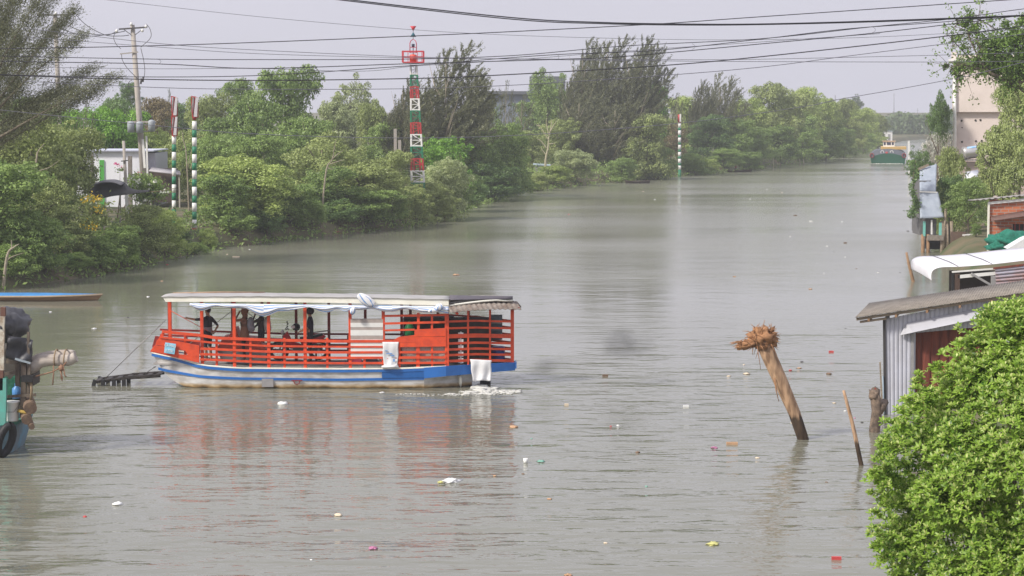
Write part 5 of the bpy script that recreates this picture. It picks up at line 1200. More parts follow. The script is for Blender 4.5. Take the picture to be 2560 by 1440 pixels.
# ---- foreground mangrove bush, real leaves in rosettes
def big_bush():
    rs = np.random.RandomState(12); Y0 = 26.0; o = W(2600, 1300, Y0); o.z = 1.0; base = np.array(o)
    r = thing('mangrove_bush', 'large sunlit yellow-green mangrove bush filling the lower right corner', 'bush', o)
    edge = [(735, 2560), (760, 2490), (800, 2450), (860, 2395), (930, 2335), (985, 2285), (1030, 2240), (1080, 2225), (1130, 2205), (1165, 2180), (1230, 2185), (1300, 2200), (1380, 2190), (1440, 2215), (1520, 2250), (1700, 2330)]
    ex = lambda py: np.interp(py, [e[0] for e in edge], [e[1] for e in edge])
    # lobes filling the outline, deeper behind toward the right
    lobes = []
    for k in range(230):
        py = rs.uniform(760, 1660); m = rs.uniform(0, 1)**1.25; rad = rs.uniform(.16, .42); px = ex(py) + rad*150 + m*520; d = -.1 + rs.uniform(-.45, .35) - 1.3*math.sin(min(1, m*1.2)*math.pi/2) 
        if px < 2200+rad*150: px = 2200+rad*150
        if py < 900 and px < ex(py)+rad*190: px = ex(py)+rad*190
        lobes.append((np.array(W(px, py + rad*60, Y0 + d + 0.9*(1-m))), rad))
    for (py, px) in [(745, 2550), (790, 2462), (830, 2430), (800, 2520), (930, 2345), (985, 2292), (1165, 2195), (1180, 2210), (1350, 2205), (1390, 2200), (1045, 2240), (880, 2390)]:
        lobes.append((np.array(W(px+14, py+22, Y0+rs.uniform(-.2, .5))), .11))
    for px in range(2475, 2680, 22):
        for py in (800, 850, 900): lobes.append((np.array(W(px+rs.uniform(-8, 8)+max(0, 2500-px)*.0, py+rs.uniform(-10, 20)+max(0, 2520-px)*.35, Y0+rs.uniform(-.3, .4))), .2))
    for k in range(90):
        py = rs.uniform(770, 1440); lobes.append((np.array(W(ex(py)+rs.uniform(-18, 40), py+rs.uniform(-22, 26), Y0+rs.uniform(-.3, .4))), rs.uniform(.03, .07)))
    vts = []; fcs = []; NR = 20000; cam_ = np.array([0, 0, H]); tw = MB()
    cs = np.array([l[0] for l in lobes]); rads = np.array([l[1] for l in lobes]); w = rads**1.5; w /= w.sum(); ids = rs.choice(len(lobes), NR, p=w)
    V_ = []; Fc = []; Mi = []; cnt = 0
    for q in ids:
        d = sph(rs, 1)[0]; 
        if d[1] > .35: d[1] *= -1
        if d[2] < -.5: d[2] *= -1
        c = cs[q] + d*rads[q]*rs.uniform(.75, 1.05); ax = d*.9 + np.array([-.1, -.2, 1.0]); ax /= np.linalg.norm(ax)
        u = np.cross(ax, [0.3, .9, .1]); u /= np.linalg.norm(u); v = np.cross(ax, u)
        yng_lit = rs.rand() < (.85 if d[2] > .0 else .4); nl = rs.randint(6, 10); ph0 = rs.rand()*6.28  # pale young tips, favoured on upward faces to colour in lit tops
        for j in range(nl):
            ph = ph0 + j*2.4; opn = .25 + .95*(1-j/nl); dr = ax*math.cos(opn) + (u*math.cos(ph)+v*math.sin(ph))*math.sin(opn); sd = np.cross(dr, ax); sd /= np.linalg.norm(sd)+1e-9; nn = np.cross(sd, dr)
            Ln = rs.uniform(.055, .098)*(.7+.3*(1-j/nl)); wd = Ln*.165; st = c - ax*.02*j/nl
            p0 = st + dr*.008; p1 = st + dr*Ln*.33; p2 = st + dr*Ln*.70 - nn*Ln*.05; p3 = st + dr*Ln - nn*Ln*.12
            V_ += [p0, p1+sd*wd*.85, p1-sd*wd*.85, p2+sd*wd, p2-sd*wd, p3]; 
            Mi += [1 if (j >= nl-3 and yng_lit) else 0]*3
            Fc += [(cnt, cnt+1, cnt+2), (cnt+1, cnt+3, cnt+4, cnt+2), (cnt+3, cnt+5, cnt+4)]; cnt += 6
    me = bpy.data.meshes.new('bush_leaves'); me.from_pydata([tuple(x-base) for x in V_], [], Fc); me.materials.append(leaf_mat('leaves_mangrove_near', (.05, .13, .012), (.28, .43, .06), trans=.32, nscale=2.4, rnd=.6)); me.materials.append(leaf_mat('leaves_mangrove_young_lit', (.24, .37, .06), (.60, .66, .24), trans=.35, nscale=2.4, rnd=.6)); me.polygons.foreach_set('material_index', Mi); me.update()
    f = bpy.data.objects.new('foliage', me); COL.objects.link(f); f.parent = r
    b = MB(); 
    for k in range(24):
        e = Vector(cs[rs.randint(200)]) - o; s0 = V(rs.uniform(-.2, .4), rs.uniform(-.2, .6), -1.2); m1 = s0.lerp(e, .5) + V(rs.uniform(-.1, .1), .1, rs.uniform(.0, .3)); b.tube([s0, m1, e], [.04, .022, .006], 5)
    b.build('branches', BARK, r)
big_bush()
# ---- timber in the water
def pile():
    o = G(2010, 1098); r = thing('timber_pile', 'thick leaning timber pile topped with a clump of dry roots', 'pile', o); Y = o.y
    at = lambda px, py, dy=0: W(px, py, Y+dy) - o
    t = MB(); t.tube([at(2016, 1140), at(2008, 1098), at(1985, 1030), at(1950, 950), at(1925, 895), at(1908, 852)], [.145, .15, .16, .19, .20, .215], 14)
    m = bpy.data.materials.new('weathered_pile'); n, l = nodes_of(m); p = n['Principled BSDF']; tc = n.new('ShaderNodeTexCoord'); s = n.new('ShaderNodeSeparateXYZ'); nz = n.new('ShaderNodeTexNoise'); nz.inputs['Scale'].default_value = 3; nz.inputs['Detail'].default_value = 8
    mp = n.new('ShaderNodeMapping'); mp.inputs['Scale'].default_value = (3, 3, .7); a = n.new('ShaderNodeMath'); a.operation = 'MULTIPLY_ADD'; a.inputs[1].default_value = .5
    r1 = n.new('ShaderNodeValToRGB'); r1.color_ramp.elements[0].color = (.20, .12, .07, 1); r1.color_ramp.elements[1].color = (.48, .31, .19, 1); r1.color_ramp.elements[0].position = .36; r1.color_ramp.elements[1].position = .6
    r2 = n.new('ShaderNodeValToRGB'); r2.color_ramp.elements[0].position = .80; r2.color_ramp.elements[1].position = .92; r2.color_ramp.elements[0].color = (.15, .14, .125, 1); r2.color_ramp.elements[1].color = (1, 1, 1, 1)
    mx = n.new('ShaderNodeMixRGB'); mx.blend_type = 'MULTIPLY'; mx.inputs[0].default_value = 1; bp = n.new('ShaderNodeBump'); bp.inputs['Strength'].default_value = .6; bp.inputs['Distance'].default_value = .03
    l.new(tc.outputs['Object'], mp.inputs[0]); l.new(mp.outputs[0], nz.inputs['Vector']); l.new(tc.outputs['Object'], s.inputs[0]); l.new(nz.outputs['Fac'], r1.inputs[0]); l.new(nz.outputs['Fac'], a.inputs[0]); l.new(s.outputs['Z'], a.inputs[2]); l.new(a.outputs[0], r2.inputs[0])
    l.new(r1.outputs[0], mx.inputs[1]); l.new(r2.outputs[0], mx.inputs[2]); l.new(mx.outputs[0], p.inputs['Base Color']); l.new(nz.outputs['Fac'], bp.inputs['Height']); l.new(bp.outputs[0], p.inputs['Normal']); p.inputs['Roughness'].default_value = .85
    MATS['pile'] = m; t.build('pile_shaft', m, r)
    DR = mat('dry_roots', (.42, .22, .11), rough=.95, col2=(.24, .12, .06), scale=14)
    b = MB(); rs = random.Random(2); b.ell(at(1908, 845), (.34, .30, .26), rough=.7, fr=3, seg=24, rings=14)
    b.ell(at(1872, 858), (.34, .2, .11), rough=.7, fr=4, seg=20, rings=12, M=Matrix.Rotation(-.35, 3, 'Y'))
    for k in range(230):
        c = at(rs.uniform(1880, 1932), rs.uniform(828, 870), rs.uniform(-.2, .1)); d = V(rs.uniform(-1, 1), rs.uniform(-.8, .5), rs.uniform(-.6, .9)).normalized()*rs.uniform(.12, .34); b.tube([c, c+d*.5+V(0, 0, .03), c+d], [.014, .010, .004], 4)
    for k in range(60):
        c = at(rs.uniform(1845, 1885), rs.uniform(852, 868), rs.uniform(-.12, .1)); d = V(rs.uniform(-1.2, .3), rs.uniform(-.5, .3), rs.uniform(-.35, .35))*.25; b.tube([c, c+d], [.018, .006], 4)
    for (a, q) in (((1893, 865), (1902, 925)), ((1928, 860), (1942, 890)), ((1905, 825), (1912, 800))): b.tube([at(*a, -.25), at(*q, -.25)], [.012, .006], 4)
    b.build('root_clump', DR, r)
    b = MB(); b.tube([at(1936, 945, -.2), at(1940, 975, -.2), at(1947, 1004, -.2)], [.02, .016, .008], 5); b.build('splinter', DR, r)
pile()
def stake(pts, rr, name, label, m, cat='stake'):
    o = G(*pts[-1]); b = MB(); q = [W(a, c, o.y) for a, c in pts]; q.append(q[-1] + (q[-1]-q[-2])*.4)
    k = len(q); b.tube(q, [rr*(.55+.45*min(1, i/(k-1.5))) for i in range(k)], 9); return on(name, label, cat, b, m, o)
WS = mat('wet_stake_wood', (.42, .33, .26), rough=.9, col2=(.12, .10, .085), scale=5, stretch=(1, 1, .5), bump=.5)
stake([(2109, 976), (2118, 1010), (2130, 1055), (2141, 1105), (2153, 1163)], .062, 'wooden_stake', 'thin crooked stake with split top between the pile and the bush', MATS['pile'])
stake([(2266, 631), (2272, 660), (2283, 704)], .10, 'wooden_stake', 'leaning brown stake standing alone in the water above the shed roof', WOODB)
def stump():
    o = G(2187, 1080); r = thing('tree_stump', 'dark gnarled stump in the water at the shed corner', 'stump', o); at = lambda px, py, dy=0: W(px, py, o.y+dy) - o
    b = MB(); b.tube([at(2184, 1110), at(2186, 1078), at(2192, 1030), at(2190, 1000), at(2184, 975)], [.15, .15, .14, .15, .10], 10); b.tube([at(2190, 1035), at(2204, 1018), at(2212, 1005, .3)], [.12, .13, .11], 8)
    b.ell(at(2186, 985), (.15, .14, .17), rough=.6, fr=4, seg=16, rings=10); b.build('stump_wood', mat('dark_gnarled_wood', (.26, .19, .14), rough=.95, col2=(.07, .055, .045), scale=6, bump=.8), r)
    b = MB(); b.ell(at(2185, 974), (.07, .06, .05), rough=.6, fr=5); b.build('red_moss', mat('red_patch', (.38, .06, .04), rough=.9), r)
stump()
# ================================================================ LEFT BANK, BOATS, LITTER, LINES
GREEN = mat('marker_green', (.02, .20, .10), rough=.5, var=.15)
MW = mat('marker_white', (.80, .79, .76), rough=.5, var=.08)
MR_ = mat('marker_red', (.45, .04, .04), rough=.5, var=.15)
CONC = mat('concrete_pole', (.42, .38, .34), rough=.9, var=.2, scale=2)
# ---- striped marker poles
def marker(px, D, ytop, ybot, y0, bands, rr, label, group, heads=0, foot=None):
    o = W(px, ybot, D); o.z = min(o.z, max(-.3, bank_h(o.x, D))); r = thing('striped_pole', label, 'marker pole', o, group)
    at = lambda a, b_, dy=0: W(a, b_, D+dy) - o
    n = len(bands)-1
    for k, (ya, yb) in enumerate(zip(bands, bands[1:])):
        b = MB(); b.tube([at(px, ya), at(px, yb)], rr, 14); b.build('white_band' if k % 2 == 0 else 'green_band', MW if k % 2 == 0 else GREEN, r)
    b = MB(); p = at(px, bands[-1]); b.tube([p, V(p.x, p.y, -.3)], rr, 12); b.build('pole_foot', foot or GREEN, r)
    return r, at, rr
# right one of the twins
r, at, rr = marker(486, 136, 240, 610, 0, [303, 325, 344, 366, 385.5, 407, 426, 448, 467, 489, 507, 529, 549, 570], .145, 'right one of the twin green and white striped poles, red at its foot', 'striped marker poles', foot=MR_)
def boards(r, at, px, spans):
    for (ya, yb, w) in spans:
        # two board faces meeting in a vee, red framed
        for (x0, x1, dx, lit) in ((-w*.45, -w*.05, -.12, 1), (w*.0, w*.5, .1, 0)):
            b = MB(); q = [at(px+x0+3, ya, -.25), at(px+x1+2, ya, -.05 if lit else -.3), at(px+x1-1, yb, -.05 if lit else -.3), at(px+x0-2, yb-14*lit, -.25)]
            b.prism(q, (0, .03, 0)); b.build('marker_board', MW if lit else mat('board_white_shaded', (.50, .48, .50), rough=.6), r)  # right face is the same white board with shade put into its colour
        b = MB(); f = [at(px-w*.5, ya-2, -.2), at(px+w*.55, ya+1, -.2), at(px+w*.6, yb+1, -.2), at(px-w*.3, yb+2, -.2)]
        for a, c in zip(f, f[1:]+f[:1]): b.bar(a, c, .05, .06)
        b.build('board_frame', MR_, r)
    b = MB(); b.tube([at(px+1, spans[0][0]), at(px, spans[-1][1]+8)], .12, 10); b.build('pole_head', MR_, r)
boards(r, at, 486, [(243, 292, 15)])
b = MB(); 
r, at, rr = marker(435, 141, 240, 590, 0, [340, 361, 380, 401, 420, 441, 461, 482, 501, 523], .135, 'left one of the twin green and white striped poles with two stacked boards', 'striped marker poles')
boards(r, at, 435, [(243, 288, 14), (292, 338, 13)])
marker(1699, 281, 286, 440, 0, [307, 319.5, 326, 338, 344, 356, 362, 374, 380, 391, 397, 408, 414, 424], .20, 'single far striped pole standing before the dark trees at mid river', 'striped marker poles', foot=GREEN)
r = bpy.data.objects[[o.name for o in bpy.data.objects if o.get('label', '').startswith('single far striped')][0]]
b = MB(); a = W(1698, 286, 281)-r.location; c = W(1699, 307, 281)-r.location; b.tube([a, c], .20, 12); b.build('pole_head', MR_, r)
b = MB(); b.box((a+c)/2+V(.1, -.2, .1), (.2, .04, 1.0)); b.build('marker_board', MW, r)
# ---- lattice beacon
def beacon():
    D = 167.0; o = W(1042, 500, D); o.z = bank_h(o.x, D); r = thing('beacon_tower', 'slender lattice beacon tower in red, white and green bands with red balcony', 'beacon', o)
    at = lambda a, b_, dy=0: W(a, b_, D+dy) - o
    bands = [(162, 187, 'w'), (187, 216, 'g'), (216, 246, 'r'), (246, 276, 'w'), (276, 306, 'g'), (306, 335, 'r'), (335, 366, 'w'), (366, 396, 'g'), (396, 426, 'r'), (426, 456, 'w'), (456, 520, 'g')]
    cx = lambda y: 1034 + (y-162)*.036; hw = lambda y: 7.5 + (y-162)*.028
    mm = {'w': MW, 'g': GREEN, 'r': MR_}
    for ya, yb, c in bands:
        b = MB()
        def cor(y, sx, sy): p = at(cx(y)+sx*hw(y), y); w = hw(y)/32.3; return V(p.x, sy*w, p.z)
        for sx in (-1, 1):
            for sy in (-1, 1): b.bar(cor(ya, sx, sy), cor(yb, sx, sy), .11, .11)
        ym = (ya+yb)/2
        for sy in (-1, 1):
            for y in (ya+1.5, yb-1.5) if c == 'w' else (ya+1,): b.bar(cor(y, -1, sy), cor(y, 1, sy), .06, .09)
            b.bar(cor(ya, -1, sy), cor(ym, 1, sy), .045, .045); b.bar(cor(ym, 1, sy), cor(yb, -1, sy), .045, .045); b.bar(cor(ym, -1, sy), cor(ym, 1, sy), .045, .045)
            if c == 'r': b.bar(cor(ya, -.5, sy), cor(yb, -.5, sy), .08, .05); b.bar(cor(ya, .5, sy), cor(yb, .5, sy), .08, .05)
        for sx in (-1, 1): b.bar(cor(ya, sx, -1), cor(ym, sx, 1), .05, .05); b.bar(cor(ym, sx, 1), cor(yb, sx, -1), .05, .05)
        b.build({'w': 'white_section', 'g': 'green_section', 'r': 'red_section'}[c], mm[c], r)
    # ladder
    b = MB(); 
    for s in (-.16, .16): p, q = at(cx(165), 165), at(cx(500), 500); b.bar(p+V(s, -.25, 0), q+V(s, -.4, 0), .035, .035)
    for k in range(34): t = k/33; m_ = p.lerp(q, t); b.bar(m_+V(-.16, -.25-.15*t, 0), m_+V(.16, -.25-.15*t, 0), .03, .03)
    b.build('ladder', mat('dark_ladder', (.08, .07, .07), rough=.7), r)
    RR = mat('balcony_red', (.60, .035, .05), rough=.5, var=.1)
    b = MB(); c0 = at(1033, 156); w = .80; b.box(c0, (w*2, 1.6, .08)); b.build('balcony_floor', RR, r)
    b = MB(); 
    for s1 in (-1, 1):
        for s2 in (-1, 1): b.bar(c0+V(s1*w, s2*.78, 0), c0+V(s1*w, s2*.78, .84), .07, .07)
        b.bar(c0+V(s1*w*.45, -.78, 0), c0+V(s1*w*.45, -.78, .84), .05, .05); b.bar(c0+V(s1*w*.88, -.78, 0), c0+V(s1*w*.88, -.78, .84), .05, .05)
        for z in (.42, .84): b.bar(c0+V(-w, s1*.78, z), c0+V(w, s1*.78, z), .06, .07); b.bar(c0+V(s1*w, -.78, z), c0+V(s1*w, .78, z), .06, .07)
    b.build('balcony_rail', RR, r)
    b = MB(); b.tube([c0+V(0, 0, .04), c0+V(0, 0, .55), c0+V(0, 0, .62)], [.28, .28, .15], 12); b.build('lamp_housing', mat('housing_orange_red', (.75, .08, .04), rough=.45), r)
    b = MB(); c1 = at(1033, 132)
    for s in (-1, 1):
        for sy in (-.2, .2): b.tube([c1+V(s*.25, sy, 0), c1+V(s*.25, sy, .72), c1+V(s*.18, sy*.7, .92), c1+V(0, 0, 1.04)], .028, 6)
    for z in (.0, .42): b.bar(c1+V(-.25, -.2, z), c1+V(.25, -.2, z), .04, .04); b.bar(c1+V(-.25, .2, z), c1+V(.25, .2, z), .04, .04)
    b.build('lamp_cage', mat('cage_pink_red', (.55, .07, .12), rough=.5), r)
    b = MB(); b.tube([c0+V(0, 0, .5), c1+V(0, 0, .4)], .035, 6); b.tube([c1+V(0, 0, .4), c1+V(0, 0, .68)], .12, 10); b.build('lamp', mat('lamp_dark_blue', (.02, .03, .07), rough=.4), r)
    b = MB(); b.tube([c1+V(0, 0, 1.0), at(1033, 72)], .02, 6); b.build('top_rod', DARK, r)
    b = MB(); p = at(1033, 77); b.tube([p, p+V(0, 0, .36)], [.02, .24], 12); b.build('top_mark', RR, r)
    b = MB(); p = at(1033, 92); b.tube([p, p+V(0, 0, .34)], [.24, .02], 12); b.build('top_mark', mat('mark_green_blue', (.02, .12, .16), rough=.5), r)
beacon()
# ---- utility poles
def upole(name, label, D, pts, r0, r1, extra):
    base = W(*pts[-1], D); g = bank_h(base.x, D); base.z = g; r = thing(name, label, 'utility pole', base)
    at = lambda a, b_, dy=0: W(a, b_, D+dy) - base
    p0, p1 = at(*pts[0]), at(*pts[-1]); p2 = p1 + (p1-p0)*((p1.z+.3)/max(.1, (p0.z-p1.z))) if p1.z > 0 else p1
    b = MB(); b.tube([p0, p2], [r1, r0], 10); b.build('pole', CONC, r); extra(r, at); return r
def exA(r, at):
    DM = mat('dark_metal', (.09, .085, .085), rough=.6)
    b = MB(); b.bar(at(297, 73, -.25), at(368, 68, -.25), .1, .11); b.build('crossarm', DM, r)
    b = MB(); b.bar(at(310, 74, -.2), at(328, 87, -.2), .05, .05); b.bar(at(355, 74, -.2), at(337, 88, -.2), .05, .05); b.build('brace', DM, r)
    for a, c in ((292, 77), (365, 66), (356, 76), (328, 60)):
        b = MB(); p = at(a, c, -.25); b.tube([p+V(0, 0, -.12), p, p+V(0, 0, .12)], [.07, .12, .05], 8); b.build('insulator', WHITE, r)
    b = MB(); b.bar(at(300, 135, -.2), at(345, 130, -.2), .07, .08); b.build('crossarm', CONC, r)
    for pts in ([(366, 60), (376, 75), (376, 95), (352, 118)], [(292, 78), (284, 92), (290, 110), (302, 122)], [(304, 136), (306, 150), (318, 170), (345, 198)], [(352, 120), (359, 150), (362, 175), (360, 195)], [(330, 200), (322, 206), (320, 222)]):
        b = MB(); b.tube(catmull([at(a, c, -.25) for a, c in pts], 6), .022, 5); b.build('jumper_cable', DM, r)
    b = MB(); b.bar(at(318, 305, -.3), at(390, 305, -.3), .12, .14); b.bar(at(325, 328, -.3), at(385, 328, -.3), .08, .08); b.build('transformer_beam', CONC, r)
    for a, c, h in ((327, 318, 1), (349, 319, 1.05), (379, 315, 1.05)):
        b = MB(); p = at(a, c, -.55); b.tube([p+V(0, 0, -.38), p+V(0, 0, .30*h), p+V(0, 0, .36*h), p+V(0, 0, .42*h)], [.24, .25, .22, .08], 14)
        tf = b.build('transformer', mat('transformer_grey', (.36, .39, .42), rough=.45, var=.1), r)
        b = MB(); b.tube([p+V(.05, 0, .38), p+V(.05, 0, .7)], [.04, .02], 6); b.build('bushing', DM, tf)
    for a, c in ((352, 210), (357, 205)):
        b = MB(); p = at(a, c, -.3); b.tube([p, p+V(.05, 0, .4)], .07, 7); b.build('fuse_switch', DM, r)
    b = MB(); b.bar(at(366, 340, -.25), at(369, 441, -.25), .12, .12); b.bar(at(357, 348, -.15), at(362, 420, -.15), .16, .16); b.build('cable_duct', MW, r)
upole('utility_pole', 'leaning concrete utility pole carrying three grey transformers', 154, [(331, 62), (359, 441)], .26, .16, exA)
def exB(r, at):
    DM = mat('dark_metal', (.09, .085, .085))
    b = MB(); b.bar(at(92, 38, -.2), at(182, 37, -.2), .1, .1); b.build('crossarm', DM, r)
    b = MB(); b.bar(at(145, 55, -.15), at(160, 40, -.15), .05, .05); b.build('brace', CONC, r)
    for a in (97, 140, 184):
        b = MB(); p = at(a, 33, -.2); b.tube([p+V(0, 0, -.12), p, p+V(0, 0, .12)], [.07, .12, .05], 8); b.build('insulator', WHITE, r)
upole('utility_pole', 'taller slim utility pole rising between the feathery branches', 163, [(138, 35), (148, 290)], .19, .16, exB)
def exC(r, at):
    b = MB(); b.bar(at(303, 403, -.15), at(320, 401, -.15), .07, .07); b.build('bracket', mat('dark_metal', (.09,)*3), r)
    b = MB(); b.bar(at(314, 458, -.12), at(319, 545, -.12), .17, .1); b.build('white_sleeve', MW, r)
upole('lamp_post', 'slim post standing in front of the black canopy and white building', 133, [(309, 352), (319, 545)], .11, .09, exC)
for px, yt, yb, D, lab in ((230, 383, 460, 158, 'short dark post before the left part of the white building'), (325, 390, 470, 150, 'thick short post right behind the slim canopy post'), (988, 322, 378, 190, 'pale broken concrete post left of the beacon'), (999, 350, 380, 189.5, 'short reddish post beside the pale broken one')):
    p = W(px, yt, D); q = W(px+1, yb, D); g = bank_h(p.x, D); b = MB(); b.bar(p, V(q.x, q.y, g-.1), .26 if px != 230 else .18, .24); on('short_post', lab, 'post', b, CONC if px > 900 else mat('mossy_post', (.26, .23, .20), rough=.9, var=.4), V(q.x, q.y, g))
# ---- white building
def white_house():
    D = 168.0; o = W(285, 455, D); g = bank_h(o.x, D); o.z = g; r = thing('white_building', 'flat-topped white building behind the garden on the left bank', 'building', o)
    at = lambda a, b_, dy=0: W(a, b_, D+dy) - o
    b = MB(); p, q = at(190, 379), at(358, 379); b.box(((p.x+q.x)/2, 3.5, p.z/2-.2), (q.x-p.x, 7, p.z+.4)); b.build('wall', mat('white_render', (.88, .88, .93), rough=.7, var=.05), r)
    b = MB(); p, q = at(358, 380), at(382, 382); b.box(((p.x+q.x)/2+.0, 4.2, p.z/2-.25), (q.x-p.x-.01, 6, p.z+.3)); b.build('side_wall', mat('white_render_shaded', (.56, .55, .62), rough=.7, var=.05), r)  # same white render darkened, the side's shade put into the colour
    b = MB(); p, q = at(188, 377, -.15), at(384, 377, -.15); b.box(((p.x+q.x)/2, 3.4, p.z), (q.x-p.x, 7.4, .09)); b.build('roof_edge', mat('lilac_trim', (.60, .62, .74), rough=.6), r)
    b = MB(); p = at(255, 440, -.05); b.box(V(p.x, -.05, 1.6), (.35, .08, 4.0)); b.build('green_panel', mat('bright_green_panel', (.10, .45, .08), rough=.7), r)
    b = MB(); b.grid([[at(372, 426, -2), at(380, 418, 0)], [at(452, 436, -2), at(450, 427, 0)]], th=(0, 0, -.08)); b.build('porch_roof', mat('porch_pale', (.42, .40, .42), rough=.7), r)
    b = MB(); c = at(400, 440, .4); b.box(V(c.x, 1.4, 1.6), (2.2, 2, 2.6)); b.build('porch_shade_block', mat('porch_shadow', (.12, .085, .07), rough=.9), r)  # solid block coloured as the shade beneath the porch roof
    for px in (376, 448): b = MB(); p = at(px, 432, -1.8); b.bar(p, V(p.x, p.y, -.2), .1, .1); b.build('porch_post', CONC, r)
white_house()
# ---- black canopy on posts
def canopy2():
    D = 127.0; o = W(318, 560, D); g = max(.1, bank_h(o.x, D)); o.z = g; r = thing('shade_canopy', 'black domed shade cloth with a tail pulled to the right', 'canopy', o)
    at = lambda a, b_, dy=0: W(a, b_, D+dy) - o
    top = [(232, 474), (242, 458), (262, 451), (290, 451), (312, 458), (328, 472), (345, 478), (372, 479)]; bot = [(222, 484), (228, 494), (258, 495), (285, 490), (315, 487), (335, 484), (352, 482), (373, 480)]
    tp = catmull([at(a, c, .8) for a, c in top], 4); bt = catmull([at(a, c, -.6) for a, c in bot], 4); g_ = []
    for a, c in zip(tp, bt): g_.append([a.lerp(c, t) + V(0, 0, .10*math.sin(t*math.pi)) for t in np.linspace(0, 1, 7)])
    b = MB(); b.grid(g_, th=(0, 0, .02)); b.build('shade_cloth', mat('black_shade_cloth', (.03, .03, .035), rough=.8, var=.3, scale=3), r)
    b = MB(); p2 = [at(*q_, .8) for q_ in ((240, 458), (262, 451), (290, 450), (312, 457))]; g_ = [[p, p+V(0, -1.2, -.12)] for p in catmull(p2, 4)]; b.grid(g_, th=(0, 0, .03)); b.build('cloth_ridge', mat('grey_shade_cloth', (.16, .155, .17), rough=.8), r)
    b = MB(); b.tube([at(373, 480), at(400, 478), at(440, 470, 6)], .018, 5); b.build('guy_line', ROPE, r)
    for a, c in ((236, 480), (300, 470)): b = MB(); p = at(a, c, .3); b.bar(p, V(p.x, p.y, -.1), .08, .08); b.build('canopy_post', CONC, r)
canopy2()
for px, yt, yb, D, w in ((240, 578, 610, 121, .26), (256, 565, 612, 120.5, .34)):
    p = W(px, yt, D); g = max(0, bank_h(p.x, D)); b = MB(); b.tube([p, V(p.x, p.y, g-.1)], [w*.5, w*.55], 9); on('cut_trunk', 'pale cut trunk below the yellow flowers, %s of the two' % ('thinner' if px == 240 else 'thicker'), 'tree trunk', b, BARKP, V(p.x, p.y, g))
# flowers
def blossoms(name, label, pts, m, D, s=.07, lm=None, lw=None):
    rs = np.random.RandomState(len(label)); o = W(pts[0][0], pts[0][1]+40, D); g = max(0, bank_h(o.x, D)); o.z = g; r = thing(name, label, 'flowering shrub', o)
    P = []
    for (a, c, w, k) in pts:
        for _ in range(k): P.append(tuple(W(a+rs.normal()*w, c+rs.normal()*w*.6, D+rs.normal()*.3-.5) - o))
    P = np.array(P); me = leaf_object_mesh('blossom', P, sph(rs, len(P)), np.full(len(P), s), np.full(len(P), s*.8), m, 1); ob = bpy.data.objects.new('blossoms', me); COL.objects.link(ob); ob.parent = r
    P = []
    for (a, c, w, k) in lw: 
        for _ in range(k): P.append(tuple(W(a+rs.normal()*w, c+rs.normal()*w*.7, D+rs.normal()*.4) - o))
    P = np.array(P); N = sph(rs, len(P)); me = leaf_object_mesh('foliage', P, N, np.full(len(P), .10), np.full(len(P), .05), lm, 2); ob = bpy.data.objects.new('foliage', me); COL.objects.link(ob); ob.parent = r
    b = MB(); c = V(0, 0, 0)
    for (a, cc, w, k) in lw[:5]: e = W(a, cc, D)-o; b.tube([V(0, 0, -.2), e*.5+V(.1, 0, 0), e], [.05, .035, .01], 5)
    b.build('stem', BARK, r)
YF = leaf_mat('petals_yellow', (.75, .42, .02), (.85, .62, .05), trans=.3); WF = leaf_mat('petals_white', (.7, .7, .6), (.85, .85, .78), trans=.3); PF = leaf_mat('petals_magenta', (.6, .04, .2), (.75, .1, .3), trans=.3)
blossoms('flowering_shrub', 'shrub covered in small yellow flowers below the black canopy', [(230, 494, 9, 60), (212, 503, 6, 20), (246, 498, 6, 22), (241, 519, 7, 26), (246, 528, 7, 22), (215, 560, 12, 30), (235, 572, 9, 22), (240, 566, 5, 14), (200, 570, 8, 12)], YF, 118.5, .06, LM['olive'], [(235, 520, 20, 500), (215, 560, 22, 600), (245, 550, 16, 400)])
blossoms('frangipani_tree', 'frangipani with white flowers beside the slim post', [(346, 452, 4, 26), (340, 450, 7, 14), (372, 462, 3, 12), (390, 455, 3, 12), (372, 474, 3, 10), (338, 466, 5, 12), (365, 500, 4, 14), (405, 480, 5, 14), (416, 480, 4, 12), (383, 482, 3, 8)], WF, 134, .085, LM['mid'], [(345, 455, 14, 700), (375, 465, 16, 800), (395, 480, 14, 500), (360, 490, 16, 500), (330, 470, 10, 300)])
blossoms('bougainvillea', 'thin spray of magenta flowers before the white building wall', [(291, 410, 2.5, 16), (300, 416, 3, 8), (313, 424, 2, 6), (346, 434, 4, 12)], PF, 150, .07, LM['mid'], [(300, 425, 6, 40), (345, 445, 8, 120)])
# bare forked branches
def bare_tree(px, D, lines, label, m, rr, group=None):
    o = W(px, 460, D); g = max(0, bank_h(o.x, D)); o.z = g; b = MB()
    for k, ln in enumerate(lines):
        pts = [W(a, c, D) for a, c in ln]; 
        if k == 0: pts[0].z = g-.2
        q = catmull(pts, 5); n = len(q); r0 = rr*(1 if k == 0 else .5); b.tube(q, [r0*(1-.85*i/n) for i in range(n)], 6)
    on('bare_tree', label, 'tree', b, m, o)
PB = mat('bare_pale_wood', (.46, .42, .28), rough=.9, col2=(.33, .30, .2), scale=8)
bare_tree(1364, 244, [[(1364, 440), (1364, 400), (1370, 370), (1372, 345), (1378, 315), (1378, 300)], [(1371, 350), (1358, 328), (1345, 308)], [(1373, 340), (1366, 310), (1366, 295)], [(1368, 372), (1352, 352), (1344, 348)], [(1372, 360), (1390, 358)], [(1366, 388), (1356, 375), (1353, 368)], [(1375, 330), (1385, 312), (1392, 302)], [(1350, 316), (1340, 312)]], 'bare pale branching tree standing at mid left bank', PB, .16)
